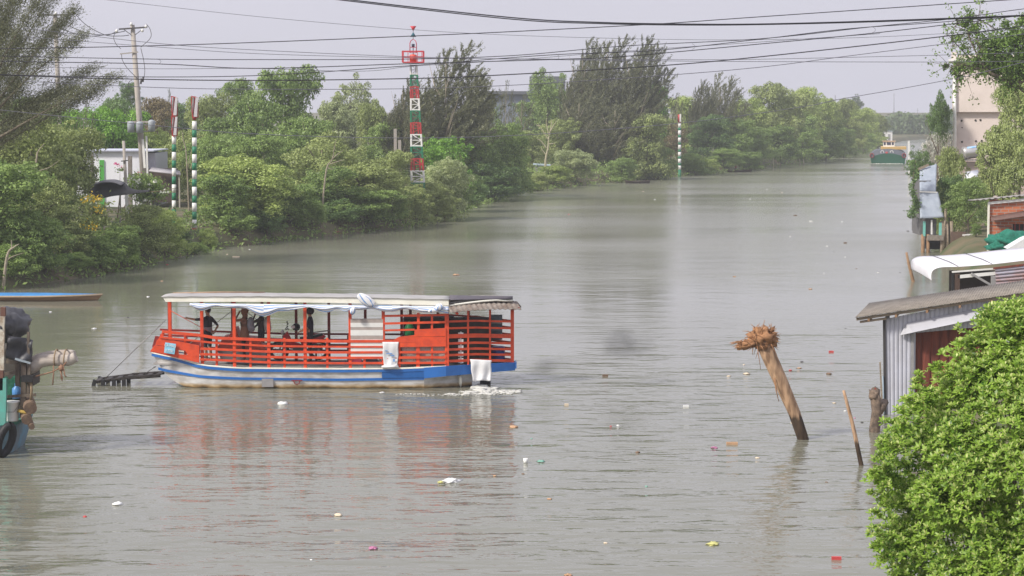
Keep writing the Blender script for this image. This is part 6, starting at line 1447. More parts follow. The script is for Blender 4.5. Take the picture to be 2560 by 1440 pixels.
bare_tree(800, 149, [[(800, 470), (815, 430), (830, 400), (836, 370)], [(826, 410), (850, 402), (862, 400)], [(830, 398), (846, 384), (858, 376)], [(820, 420), (836, 424)], [(834, 380), (840, 350)]], 'bare forked branches rising from the bushes left of the beacon', BARKP, .08)
bare_tree(20, 103.5, [[(5, 672), (18, 640), (35, 618), (48, 610)], [(12, 655), (30, 642), (60, 632)], [(30, 624), (28, 600)]], 'bare pale stems over the water at the left edge', BARKP, .09)
bare_tree(60, 112, [[(60, 460), (90, 410), (95, 380), (110, 360)], [(85, 430), (120, 420), (150, 400)], [(0, 480), (30, 465), (60, 470)]], 'bare grey branches among the olive leaves at the upper left', BARKP, .07)
bare_tree(470, 148, [[(472, 430), (466, 390), (458, 350), (456, 330)], [(470, 420), (478, 380), (492, 345)], [(476, 425), (484, 392), (488, 360)]], 'thin bare upright stems between the twin striped poles', BARKP, .06)
# ---- grey building far behind
b = MB(); D = 335; p, q = W(1195, 236, D), W(1418, 236, D); g = bank_h(p.x, D)
o = V((p.x+q.x)/2, D, g); r = thing('grey_warehouse', 'blue-grey warehouse behind the ragged dark trees', 'warehouse', o)
b.box((0, 5, (p.z-g)/2-.2), (q.x-p.x, 10, p.z-g+.4)); b.build('wall', mat('blue_grey_cladding', (.20, .23, .30), rough=.7, var=.15, scale=.3), r)
b = MB(); b.box((0, 4.8, p.z-g+.25), (q.x-p.x+.8, 11, .5)); b.box((q.x-o.x-3, 5, p.z-g+1.6), (5.5, 8, 2.4)); b.build('roof', mat('dark_grey_roof', (.13, .14, .16), rough=.8), r)
b = MB(); b.box((2, -.06, 2.2), (3.2, .08, 4.0)); b.build('door', mat('warehouse_door', (.13, .15, .19), rough=.7), r)
# ---- small far things on the left bank
for (px, yt, yb, D, w, name, lab, m) in ((2222, 328, 343, 560, 1.9, 'white_hut', 'tiny white hut at the far end of the mangrove row', WHITE), (1355, 418, 432, 246, 1.6, 'pale_hut', 'small pale grey hut front behind the low shrub at mid bank', GREYP)):
    p, q = W(px, yt, D), W(px, yb, D); g = bank_h(p.x, D) if px > 2000 else max(0, bank_h(p.x, D)); r = thing(name, lab, 'hut', (p.x, D, g)); h = max(1.2, p.z-g)
    b = MB(); b.box((0, 1, h/2-.1), (w, 2, h+.2)); b.build('wall', m, r); b = MB(); b.box((0, 1, h+.08), (w+.4, 2.4, .14), M=Matrix.Rotation(.06, 3, 'Y')); b.build('roof', mat('pale_blue_roof', (.45, .55, .6), rough=.6), r); b = MB(); b.box((.1, -.03, h*.35), (w*.3, .05, h*.7)); b.build('door', GREYP, r)
# red-brown bare bank
b = MB(); p = G(1510, 452); b.ell(p+V(.3, 1.0, .1), (2.3, 1.2, .8), rough=.6, fr=3, seg=30, rings=16); ob = b.build('red_earth_bank', mat('red_earth', (.34, .13, .08), rough=.95, col2=(.2, .1, .06), scale=2, bump=.6)); tag(ob, kind='structure')
b = MB(); p = G(790, 588); b.ell(p+V(0, .7, 0), (1.5, .8, .35), rough=.6, fr=4, seg=24, rings=12); ob = b.build('muddy_bank', MATS['red_earth']); tag(ob, kind='structure')
# ---- boats
def sampan(loc, Ln, w, rz, name, label, m, m2, h=.35):
    r = thing(name, label, 'boat', loc, rz=rz); b = MB(); g = []
    for x in np.linspace(-1, 1, 17):
        hw_ = w/2*(1-abs(x)**2.6)**.6 + .03; z = h*(.55+.45*x*x); g.append([V(x*Ln/2, -hw_, z), V(x*Ln/2*.97, -hw_*.75, z-h*.5), V(x*Ln/2*.92, 0, -.12), V(x*Ln/2*.97, hw_*.75, z-h*.5), V(x*Ln/2, hw_, z)])
    b.grid(g, th=(0, 0, .03)); b.build('hull', m, r)
    b = MB(); g = [[V(x*Ln/2, -(w/2*(1-abs(x)**2.6)**.6), h*(.55+.45*x*x)-.05), V(x*Ln/2, (w/2*(1-abs(x)**2.6)**.6), h*(.55+.45*x*x)-.05)] for x in np.linspace(-.97, .97, 13)]; b.grid(g, th=(0, 0, -.02)); b.build('deck', m2, r)
    b = MB()
    for s in (-1, 1): b.tube([V(x*Ln/2, s*(w/2*(1-abs(x)**2.6)**.6+.03), h*(.55+.45*x*x)+.01) for x in np.linspace(-1, 1, 17)], .03, 5)
    b.build('gunwale', m, r); return r
DW = mat('dark_boat_wood', (.07, .05, .04), rough=.85, var=.4)
sampan(G(1594, 458), 3.0, .8, 0, 'sampan', 'dark empty sampan moored under the mid bank bushes', DW, DARK)
sampan(G(1835, 430), 5.2, .9, .1, 'sampan', 'dark sampan carrying the person in the conical hat', DW, DARK)
sampan(G(2036, 396), 3.4, .9, .1, 'sampan', 'small pale sampan moored at the far mangrove row', mat('pale_boat', (.30, .26, .24), rough=.8), DARK)
person('person in a conical hat and red shirt sitting in a sampan', G(1838, 430)+V(.1, 0, -.02), math.radians(100), {'l': ((-.22, .2, 1.12), (-.1, .35, 1.0)), 'r': ((.22, .2, 1.12), (.1, .35, 1.0))}, dict(top=mt('brick_red_shirt', (.32, .06, .04)), low=SH), Hh=1.0, sit=True)
p = G(1838, 430); b = MB(); o = p+V(.1, 0, .93); b.tube([o+V(0, 0, -.02), o+V(0, 0, .16)], [.27, .02], 14); on('conical_hat', 'pale conical hat worn by the person in the sampan', 'hat', b, mat('straw', (.55, .45, .28), rough=.9), o)
# long blue-decked boat at the left
def blue_boat():
    o = G(60, 752); r = thing('blue_boat', 'long low boat with blue deck and brown hull at the left edge', 'boat', o)
    xr = G(272, 744).x - o.x; xl = -4.2; b = MB(); g = []
    for u in np.linspace(0, 1, 24):
        x = xl + (xr-xl)*u; t = max(0, (u-.62)/.38); hw_ = .62*(1-t**2.2)+.04; z = .24+.05*t; g.append([V(x, .2-hw_, z), V(x-.1*t, .2-hw_*.8, z-.14), V(x-.35*t, .2-hw_*.55, -.1), V(x-.35*t, .2+hw_*.55, -.1), V(x, .2+hw_, z)])
    b.grid(g, smooth=True); b.build('hull', mat('hull_brown', (.38, .25, .15), rough=.7, col2=(.22, .13, .08), scale=2, stretch=(.4, 1, 4)), r)
    b = MB(); g = [];
    for u in np.linspace(0, 1, 24):
        x = xl + (xr-.15-xl)*u; t = max(0, (u-.62)/.38); hw_ = .60*(1-t**2.2)+.03; g.append([V(x, .2+hw_*q, .25+.05*t+.10*(1-q*q)*(1-t)) for q in np.linspace(-1, 1, 7)])
    b.grid(g, th=(0, 0, -.03)); b.build('deck', mat('deck_blue', (.05, .25, .56), rough=.55, var=.3, scale=2), r)
    b = MB(); g = [];
    for u in np.linspace(0, 1, 24):
        x = xl + (xr-xl)*u; t = max(0, (u-.62)/.38); hw_ = .63*(1-t**2.2)+.05; z = .265+.05*t; g.append([V(x, .2-hw_-.02, z), V(x, .2-hw_-.02, z-.06), V(x, .2-hw_+.03, z-.06), V(x, .2-hw_+.03, z), V(x, .2-hw_-.02, z)])
    b.grid(g, smooth=False); b.build('gunwale', mat('gunwale_tan', (.55, .42, .28), rough=.7, var=.2), r)
blue_boat()
# far green barge
def barge():
    o = G(2220, 410); r = thing('river_barge', 'green and grey barge with white wheelhouse coming down the river', 'barge', o, rz=-.172); D = o.y
    at = lambda a, c, dy=0: W(a, c, D+dy) - o
    GB = mat('barge_green', (.015, .11, .065), rough=.6, var=.15); GG = mat('barge_grey', (.10, .11, .135), rough=.7, var=.15)
    def sec(y, wf, zt, zb): return [V(-3.05*wf, y, zt), V(-2.6*wf, y, zb), V(2.6*wf, y, zb), V(3.05*wf, y, zt)]
    b = MB(); g = []
    for y, wf in ((0, .86), (1.2, .95), (3, 1.0), (15, 1.0)):
        g.append([V(x*wf, y, (1.15 + .75*(1-(x/3.05)**2)) if True else 0) for x in np.linspace(-3.05, 3.05, 13)][::1])
    # green lower hull with arched top at the bow
    for i, (y, wf) in enumerate(((0, .86), (1.2, .95), (3, 1.0), (15, 1.0))): pass
    xs = np.linspace(-3.0, 3.0, 15); top = [V(x, 0, 1.15+.75*(1-(x/3)**2)) for x in xs]; bot = [V(x*.93, .35, -.2) for x in xs]
    b = MB(); b.grid([top, bot]); b.grid([[V(-3, 0, 1.15), V(-2.79, .35, -.2)], [V(-3, 15, 1.15), V(-2.79, 15, -.2)]]); b.grid([[V(3, 0, 1.15), V(2.79, .35, -.2)], [V(3, 15, 1.15), V(2.79, 15, -.2)]]); b.build('hull', GB, r)
    b = MB(); t2 = [V(x*.97, .3, 1.9+.75*(1-(x/3)**2)**.7) for x in xs]; b.grid([t2, top]); b.grid([[V(-2.91, .3, 1.9), V(-3, 0, 1.15)], [V(-2.91, 15, 1.9), V(-3, 15, 1.15)]]); b.grid([[V(2.91, .3, 1.9), V(3, 0, 1.15)], [V(2.91, 15, 1.9), V(3, 15, 1.15)]]); b.grid([t2, [p+V(0, 15, 0) for p in t2]]); b.build('bulwark', GG, r)
    b = MB(); b.box((.9, 8, 2.75), (4.4, 10, .42)); b.build('deck_house_roof', mat('barge_yellow', (.58, .38, .13), rough=.6), r)
    b = MB(); b.box((.1, 9, 3.35), (2.0, 2.4, 1.1)); wh = b.build('wheelhouse', MW, r)
    for x, w in ((-.62, .32), (.1, .7), (.78, .32)): b = MB(); b.box((x, 7.78, 3.5), (w, .06, .5)); b.build('window', mat('dark_blue_glass', (.03, .04, .09), rough=.1), wh)
    b = MB(); b.box((.1, 9, 3.95), (2.4, 2.8, .1)); b.build('wheelhouse_roof', mat('tan_roof', (.55, .38, .26), rough=.7), r)
    for x in (-1.0, .6):
        b = MB(); z = 2.1; b.tube([V(x+math.cos(a)*.26, .1, z+math.sin(a)*.26) for a in np.linspace(0, 2*math.pi, 15)], .055, 6, caps=False); b.build('painted_eye', MW, r)
    b = MB(); b.ell((-.25, .08, 1.98), (.26, .1, .22)); b.build('red_boss', MR_, r)
    for x in (-2.75, 2.7):
        b = MB(); b.tube([V(x+math.cos(a)*.3, -.1+.1*abs(math.sin(a)), 1.5+math.sin(a)*.36) for a in np.linspace(0, 2*math.pi, 15)], .11, 7, caps=False); b.build('tyre_fender', mat('dull_red_tyre', (.20, .04, .045), rough=.8), r)
    b = MB(); 
    for k in range(40): x = -2.6+5.2*k/39; b.ell((x, .15-.2*random.random(), .03), (.16, .2, .07*random.random()+.02), rough=.8, seg=7, rings=4, seed=k)
    r.scale = (.93, .93, .9)
    ob = b.build('bow_foam', MATS['foam_white'], None, origin=(0, 0, 0)); ob.location = o; tag(ob, 'thin foam line along the bow of the green barge', 'foam', kind='stuff')
barge()
# ---- teal work boat cut by the left edge
def workboat():
    D = 54.0; o = G(10, 1140); r = thing('work_boat', 'teal work boat hung with black tarpaulins at the left edge', 'boat', o); D = o.y
    at = lambda a, c, dy=0: W(a, c, D+dy) - o
    TE = mat('worn_teal', (.10, .42, .35), rough=.6, col2=(.14, .28, .24), scale=3); TW = mat('worn_hull', (.20, .22, .22), rough=.8, col2=(.16, .33, .45), scale=1.6)
    # bow seen from the quarter: deck edge to the stem at px 60
    b = MB(); dk = [(-140, 1062), (-40, 1062), (12, 1060), (45, 1054), (60, 1046)]; wl = [(-140, 1150), (-40, 1148), (5, 1142), (28, 1128), (40, 1112)]
    A = [at(a, c, d_) for (a, c), d_ in zip(dk, (0, 0, .1, .5, 1.0))]; B_ = [at(a, c, d_) for (a, c), d_ in zip(wl, (0, 0, .15, .6, 1.1))]; B_ = [V(p.x, p.y, min(p.z, -.08)) for p in B_]
    b.grid([A, [a.lerp(c, .5)+V(0, -.05, 0) for a, c in zip(A, B_)], B_], th=(0, .05, 0), smooth=False)
    A2 = [V(p.x, 2.2+.6-(p.y) if i < 4 else p.y, p.z) for i, p in enumerate(A)]; B2 = [V(p.x, 2.2+.4-p.y if i < 4 else p.y, p.z) for i, p in enumerate(B_)]; b.grid([A2, B2], th=(0, -.05, 0), smooth=False); b.build('hull', TW, r)
    b = MB(); b.grid([[p+V(0, 0, .0) for p in A], A2], th=(0, 0, -.05), smooth=False); b.build('deck', TE, r)
    b = MB(); 
    for p, q in zip(A, A[1:]): b.bar(p+V(0, -.02, 0), q+V(0, -.02, 0), .07, .08)
    b.build('gunwale', TE, r)
    b = MB(); p = at(14, 1100, -.25); pts = [p+V(math.sin(a)*.13+ .10*math.cos(a), .12*math.sin(a), math.cos(a)*.36) for a in np.linspace(0, 2*math.pi, 21)]; b.tube(pts, .10, 9, caps=False); b.build('tyre_fender', BLACK, r)
    b = MB(); b.bar(at(9, 945, 0), at(7, 1062, 0), .16, .12); b.build('teal_post', TE, r)
    b = MB(); b.bar(at(7, 785, 0), at(5, 925, 0), .11, .11); b.build('white_post', mat('chipped_white', (.62, .60, .52), rough=.7, col2=(.3, .22, .15), scale=5), r); b = MB(); b.bar(at(8, 768, 0), at(8, 790, 0), .12, .12); b.bar(at(3, 925, 0), at(2, 975, 0), .12, .12); b.build('post_end', mat('rusty_brown', (.16, .08, .06), rough=.9), r)
    TA = mat('black_tarp', (.035, .035, .04), rough=.5, col2=(.09, .09, .10), scale=2, bump=.8)
    b = MB(); c = at(28, 812, .8); b.ell(c, (.42, .8, .42), rough=.35, fr=2.5, seg=26, rings=16); b.build('tarp_bundle', TA, r)
    def tarp(q, d1, d2, n=12):
        q = [at(*p_) for p_ in q]; b = MB(); g = []
        for i in range(n):
            u = i/(n-1); a = q[0].lerp(q[1], u); c = q[3].lerp(q[2], u); g.append([a.lerp(c, v)+V(0, -.10*math.sin(u*7+v*3)-.05*math.sin(v*9), -.05*math.sin(u*math.pi)*v) for v in np.linspace(0, 1, 10)])
        b.grid(g, th=(0, .015, 0)); return b
    tarp([(20, 838, .1), (84, 850, .3), (80, 905, .3), (15, 895, .1)], 0, 0).build('hanging_tarp', TA, r)
    b = MB(); b.bar(at(38, 897, -.02), at(76, 908, .1), .03, .05); b.build('tarp_hem', mat('pale_hem', (.45, .52, .56), rough=.7), r)
    FR = mat('dark_frame_wood', (.16, .13, .10), rough=.9, col2=(.08, .06, .05), scale=5, stretch=(1, 1, .4))
    for q in (((60, 905), (58, 1030), .13), ((71, 830), (72, 905), .06), ((20, 830), (20, 900), .05), ((74, 910), (70, 990), .07), ((44, 905), (44, 965), .11)):
        b = MB(); b.bar(at(*q[0], .25), at(*q[1], .25), q[2], .08); b.build('frame_post', FR, r)
    for q in (((12, 935), (42, 930)), ((12, 992), (90, 987)), ((15, 905), (45, 905))): b = MB(); b.bar(at(*q[0], .2), at(*q[1], .2), .05, .07); b.build('frame_rail', FR, r)
    b = MB(); b.box(at(70, 946, .1), (.30, .3, .15)); b.build('dark_block', BLACK, r)
    b = MB(); b.box(at(34, 840, 1.2), (.3, .3, .1)); b.build('yellow_board', mat('ochre_board', (.45, .25, .05), rough=.8), r)
    b = MB(); b.box(V(at(-40, 900).x, 1.4, at(0, 960).z), (1.4, 1.2, 1.6)); b.box(V(at(30, 900).x, 1.6, at(0, 960).z+.1), (.5, .8, .6)); b.build('cabin', mat('cabin_dark', (.08, .07, .06), rough=.9), r)
    b = MB(); b.tube([at(77, 955, .05), at(79, 975, .05), at(77, 1000, .05)], .035, 7); b.build('rope_coil', ROPE, r)
    return at, o
wat, wo = workboat()
b = MB(); c = wat(30, 1052, .3)+wo; b.tube([c, c+V(0, 0, .02), c+V(0, 0, .46), c+V(0, 0, .47), c+V(0, 0, .50)], [.155, .16, .185, .20, .20], 18); b.tube([c+V(-.19, -.02, .42), c+V(-.1, -.2, .25), c+V(.1, -.2, .25), c+V(.19, -.02, .42)], .008, 5, mi=1)
ob = on('paint_bucket', 'white plastic bucket standing on the teal deck', 'bucket', b, [WHITE, STEEL], c)
b = MB(); c = wat(42, 985, .5)+wo; b.tube([c+V(0, 0, -.1), c+V(0, 0, .14), c+V(0, 0, .2), c+V(0, 0, .27)], [.12, .12, .05, .05], 12); on('water_bottle', 'blue plastic bottle inside the teal work boat', 'bottle', b, mat('bottle_blue', (.10, .28, .6), rough=.3), c)
b = MB(); c = wat(30, 970, .9)+wo; b.ell(c, (.34, .25, .34), rough=.5, fr=4, seg=20, rings=12); on('green_net', 'dark green net bundled behind the white bucket', 'net', b, mat('dark_green_net', (.02, .13, .08), rough=.95, var=.5, scale=14, bump=.6), c)
for (a, c_, w, lab) in ((77, 1012, .17, 'thick log hung as fender on the work boat, upper one'), (68, 1040, .14, 'lower log fender with yellow rope on the work boat'), (80, 1058, .08, 'small log end at the bottom of the fenders')):
    b = MB(); p = wat(a, c_, .35)+wo; b.tube([p+V(-.18, .5, .05), p+V(-.04, 0, 0), p+V(.07, -.35, -.04)], [w*.9, w, w*.95], 12); on('log_fender', lab, 'log', b, mat('log_brown', (.26, .18, .12), rough=.95, col2=(.12, .08, .06), scale=5, bump=.6), p)
b = MB(); p = wat(66, 1030, .2)+wo; b.tube([p+V(-.2, 0, .03), p+V(0, -.12, .0), p+V(.22, -.05, .05)], .045, 7); on('yellow_rope', 'thick yellow-brown rope lashed round the log fenders', 'rope', b, mat('yellow_rope', (.38, .26, .06), rough=.9), p)
# bleached driftwood beam lashed to the work boat
def beam():
    o = wat(80, 915, .5)+wo; r = thing('driftwood_beam', 'bleached double log sticking out over the water from the work boat', 'log', o); at = lambda a, c, dy=0: W(a, c, o.y+dy-.0) - o
    m = mat('bleached_wood', (.50, .45, .40), rough=.9, col2=(.33, .28, .24), scale=3, stretch=(.6, 2, 2), bump=.6)
    b = MB(); b.tube(catmull([at(60, 924), at(85, 915), (at(105, 902)), at(140, 900), at(170, 900), at(190, 892)], 4), [.17]*4+[.16]*6+[.15]*8+[.13]*3, 12); b.build('lower_log', m, r)
    b = MB(); b.tube(catmull([at(78, 900, .3), at(110, 890, .3), at(150, 886, .2), at(186, 886, .1)], 4), [.08, .09, .10, .10, .10, .11, .11, .11, .12, .12, .12, .12, .10], 10); b.build('upper_log', m, r)
    for px in (140, 164):
        b = MB(); c = at(px, 893); b.tube([c+V(.02*math.sin(a), math.cos(a)*.22, math.sin(a)*.20) for a in np.linspace(0, 2*math.pi, 15)], .02, 5, caps=False); b.build('lashing', ROPE, r)
    RB = mat('frayed_rope', (.30, .17, .11), rough=.95)
    for pts in ([(166, 905), (153, 920), (153, 948)], [(153, 918), (130, 930), (85, 942)], [(134, 914), (134, 935), (132, 962)], [(158, 915), (162, 938), (166, 942)], [(150, 922), (156, 945), (155, 952)]):
        b = MB(); b.tube([at(a, c, -.2) for a, c in pts], [.018]*len(pts), 5); b.build('loose_rope', RB, r)
    b = MB(); b.ell(at(153, 920, -.2), (.06, .05, .08), rough=.7, fr=5); b.build('rope_knot', RB, r)
beam()
# ---- litter
LC = dict(w=mat('foam_litter', (.80, .80, .78), rough=.7, var=.05), c=mat('cream_litter', (.72, .60, .45), rough=.7, var=.1), r=mat('red_litter', (.55, .07, .07), rough=.5, var=.1), p=mat('pink_litter', (.52, .20, .34), rough=.5), b=mat('brown_litter', (.20, .13, .09), rough=.9), g=mat('green_litter', (.22, .45, .36), rough=.5), y=mat('yellow_litter', (.62, .60, .22), rough=.6), k=mat('dark_litter', (.05, .045, .05), rough=.8), o=mat('tan_litter', (.55, .34, .2), rough=.8))
LIT = [(294, 1261, 28, 'w', 'blob', 'white foam float, the largest piece at lower left'), (212, 1292, 12, 'r', 'blob', 'bright red scrap left below the largest white float'), (707, 1010, 28, 'w', 'blob', 'white plastic piece floating just under the ferry hull'), (845, 1288, 22, 'c', 'blob', 'cream rounded foam piece in the lower middle'),
 (933, 1371, 26, 'p', 'bag', 'flat pink bag at the bottom middle of the water'), (778, 1400, 8, 'w', 'blob', 'tiny white scrap left of the pink bag at the bottom'), (1128, 1204, 44, 'w', 'bag', 'white bag with yellow-green leaves below the ferry stern'), (1103, 1206, 20, 'y', 'bag', 'yellow-green leaf scrap at the left of the white bag'),
 (1314, 1157, 14, 'w', 'bottle', 'white cup below and right of the ferry stern'), (1352, 1154, 20, 'g', 'bag', 'pale green wrapper right of the white cup'), (1715, 1018, 16, 'w', 'plank', 'small white rectangular foam block in open water'), (1527, 1066, 7, 'r', 'blob', 'tiny pink-red scrap beside a white dot'), (1545, 1064, 8, 'w', 'blob', 'tiny white dot beside the pink-red scrap'),
 (1594, 1131, 13, 'b', 'blob', 'small brown husk in open water right of centre'), (1830, 1111, 32, 'o', 'plank', 'floating brown board left of the thick pile'), (1786, 1120, 18, 'p', 'bag', 'pale pink scrap left of the floating brown board'), (1783, 1361, 32, 'y', 'bag', 'yellow and white wrapper at the bottom right of the water'), (1514, 1358, 12, 'c', 'blob', 'cream crumb in the bottom centre right'),
 (2091, 1399, 28, 'r', 'plank', 'flat red strip near the foreground bush'), (1513, 941, 16, 'b', 'plank', 'dark brown stick fragment right of the ferry'), (2072, 935, 15, 'b', 'blob', 'dark coconut husk between the pile and the tin shed'), (2078, 881, 14, 'r', 'plank', 'bright red flat scrap left of the tin shed'), (1976, 926, 9, 'r', 'blob', 'small red scrap right behind the pile'), (1822, 941, 11, 'c', 'blob', 'cream scrap left of the pile'), (1867, 935, 18, 'c', 'bag', 'pale double scrap close behind the pile'), (1860, 912, 7, 'c', 'blob', 'tiny cream scrap beneath the root clump'),
 (1998, 921, 12, 'o', 'bag', 'tan leaf right of the small red scrap'), (2005, 905, 9, 'k', 'blob', 'dark speck above the tan leaf'), (2113, 1028, 8, 'w', 'blob', 'white scrap touching the thin crooked stake'), (2137, 1045, 6, 'p', 'blob', 'pink dot right of the thin crooked stake'), (2155, 1056, 8, 'k', 'blob', 'dark dot near the stump foot'), (1980, 1056, 7, 'c', 'blob', 'cream dot left of the pile shaft'), (2086, 1008, 10, 'c', 'bag', 'faint cream leaf left of the crooked stake'), (2066, 1206, 8, 'b', 'blob', 'brown dot below the pile foot'), (1894, 1145, 12, 'c', 'bag', 'pale leaf left below the pile foot'),
 (1373, 1248, 14, 'o', 'bag', 'orange-tan leaf in lower centre'), (1420, 1438, 20, 'o', 'bag', 'tan leaf at the very bottom edge'), (1616, 1216, 8, 'g', 'blob', 'small green scrap in lower centre right'), (1416, 1014, 12, 'c', 'plank', 'cream chip right of the ferry wake'), (1284, 1068, 24, 'o', 'bag', 'tan leaf below the ferry stern corner'), (1308, 1185, 9, 'b', 'blob', 'brown bit under the white cup'), (1237, 1190, 10, 'o', 'blob', 'tan bit right of the white bag'), (1329, 1097, 7, 'g', 'blob', 'tiny green bit above the white cup'),
 (236, 822, 12, 'w', 'bag', 'white and blue scrap left of the ramp cable'), (370, 742, 8, 'w', 'blob', 'white dot between the blue boat and the ferry roof'), (126, 780, 7, 'w', 'blob', 'white dot below the blue boat'), (320, 794, 7, 'k', 'blob', 'dark dot left of the ferry roof post'), (418, 662, 10, 'r', 'blob', 'red scrap at the left bank waterline'), (405, 703, 10, 'o', 'blob', 'orange-tan scrap below the bank red scrap'), (195, 691, 11, 'w', 'blob', 'white scrap close under the left bank bushes'), (246, 689, 8, 'c', 'blob', 'cream scrap right of the bank white scrap'), (590, 643, 26, 'c', 'plank', 'long pale stick near the striped pole reflection'), (568, 636, 8, 'c', 'blob', 'small pale lump left of the long pale stick'), (624, 624, 7, 'w', 'blob', 'white dot above the long pale stick'),
 (1140, 688, 22, 'o', 'bag', 'tan floating weed above the ferry roof'), (2068, 616, 9, 'w', 'blob', 'white scrap in open water upstream of the pile'), (2113, 608, 12, 'b', 'plank', 'brown stick upstream right'), (2027, 554, 12, 'w', 'plank', 'thin white strip upstream'), (1988, 539, 14, 'b', 'plank', 'thin dark stick upstream left of the white strip'), (1637, 499, 7, 'w', 'blob', 'white dot near the middle bank reflection'), (1608, 479, 6, 'c', 'blob', 'cream dot by the mid bank'), (1422, 536, 7, 'r', 'blob', 'tiny red dot in the dark bank reflection'), (1500, 465, 7, 'w', 'blob', 'white dot at the foot of the red earth bank'),
 (1836, 692, 12, 'o', 'bag', 'tan scrap in the calm middle of the river'), (2026, 723, 11, 'o', 'bag', 'tan scrap left of the shed roof tip'), (2195, 682, 9, 'w', 'bag', 'white scrap left of the lone far stake'), (2141, 672, 7, 'b', 'blob', 'brown dot left of the white scrap near the far stake'), (2250, 681, 6, 'k', 'blob', 'dark dot near the lone far stake'), (2113, 643, 6, 'w', 'blob', 'white dot upstream of the far stake'), (2085, 630, 5, 'k', 'blob', 'dark dot left of the upstream white dot'), (1975, 592, 7, 'w', 'blob', 'white dot in mid stream'), (2105, 555, 8, 'w', 'blob', 'white dot upstream by the right bank'), (2060, 683, 5, 'w', 'blob', 'white dot in the ripples left of the far stake'), (2114, 821, 5, 'k', 'blob', 'dark dot left of the shed roof beam'), (1875, 498, 6, 'w', 'blob', 'white dot far upstream'), (1917, 474, 6, 'w', 'blob', 'white dot farther upstream'), (1955, 482, 6, 'c', 'blob', 'cream dot farther upstream'), (2270, 578, 10, 'k', 'blob', 'dark lump beside the tarpaulin hut'), (955, 982, 14, 'w', 'bag', 'white froth patch beside the hull')]
rs = random.Random(5)
for (px, py, w, c, kind, lab) in LIT:
    p = G(px, py); s = w/5400*p.y*.88; b = MB(); a = rs.uniform(-.4, .4); M = Matrix.Rotation(a, 3, 'Z')
    if py < 720: s *= .75
    if kind == 'blob': b.ell(p+V(0, 0, s*.05), (s*.5, s*.7, s*(.16 if py < 900 else .2)), rough=.5, fr=2.5, seg=12, rings=8, M=M, seed=px)
    elif kind == 'bag': b.ell(p+V(0, 0, s*.05), (s*.5, s*.7, s*.13), rough=.9, fr=3.5, seg=18, rings=10, M=M, seed=px)
    elif kind == 'plank': b.box(p+V(0, 0, .03), (s, s*.35, .06), M=Matrix.Rotation(a*.3, 3, 'Z'))
    else: b.tube([p+V(0, 0, -.02), p+V(0, 0, s*.9)], [s*.4, s*.5], 12)
    nm = {'blob': 'floating_scrap', 'bag': 'floating_bag' if c in 'wpg' else 'floating_leaf', 'plank': 'floating_piece', 'bottle': 'floating_cup'}[kind]
    on(nm, lab, 'litter', b, LC[c], p)
# stakes on the far left bank
for (x0, y0, x1, y1, lab) in ((1899, 398, 1903, 421, 'pair of short fence stakes before the far mangroves'), (1933, 393, 1933, 419, 'single tall pale stake before the far mangroves'), (1999, 398, 2000, 411, 'left short stake near the pale sampan'), (2008, 398, 2010, 411, 'right short stake near the pale sampan')):
    o = G(x1, y1); b = MB(); q = W(x0, y0, o.y); b.tube([q, o, o-V(0, 0, .3)], .09, 6)
    if 'pair' in lab: b.tube([q+V(-.3, 0, .1), V(o.x-.2, o.y, -.3)], .06, 6); b.bar(o+V(0, 0, .25), o+V(1.0, 0, .1), .06, .06)
    on('mooring_stake', lab, 'stake', b, PB, o)
# far masts
for px, yt, yb, D, lab in ((2235, 232, 290, 900, 'faint tall mast above the far woodland'), (2088, 238, 262, 520, 'thin mast sticking out of the mangrove row'), (2294, 270, 300, 900, 'short faint mast right over the far woodland')):
    p, q = W(px, yt, D), W(px, yb, D); b = MB(); b.tube([p, V(q.x, q.y, .5)], [.1, .25], 6); b.bar(p+V(-.5, 0, -1), p+V(.5, 0, -1), .08, .08); on('radio_mast', lab, 'mast', b, mat('mast_grey', (.25, .25, .28), rough=.7), V(q.x, q.y, .5))
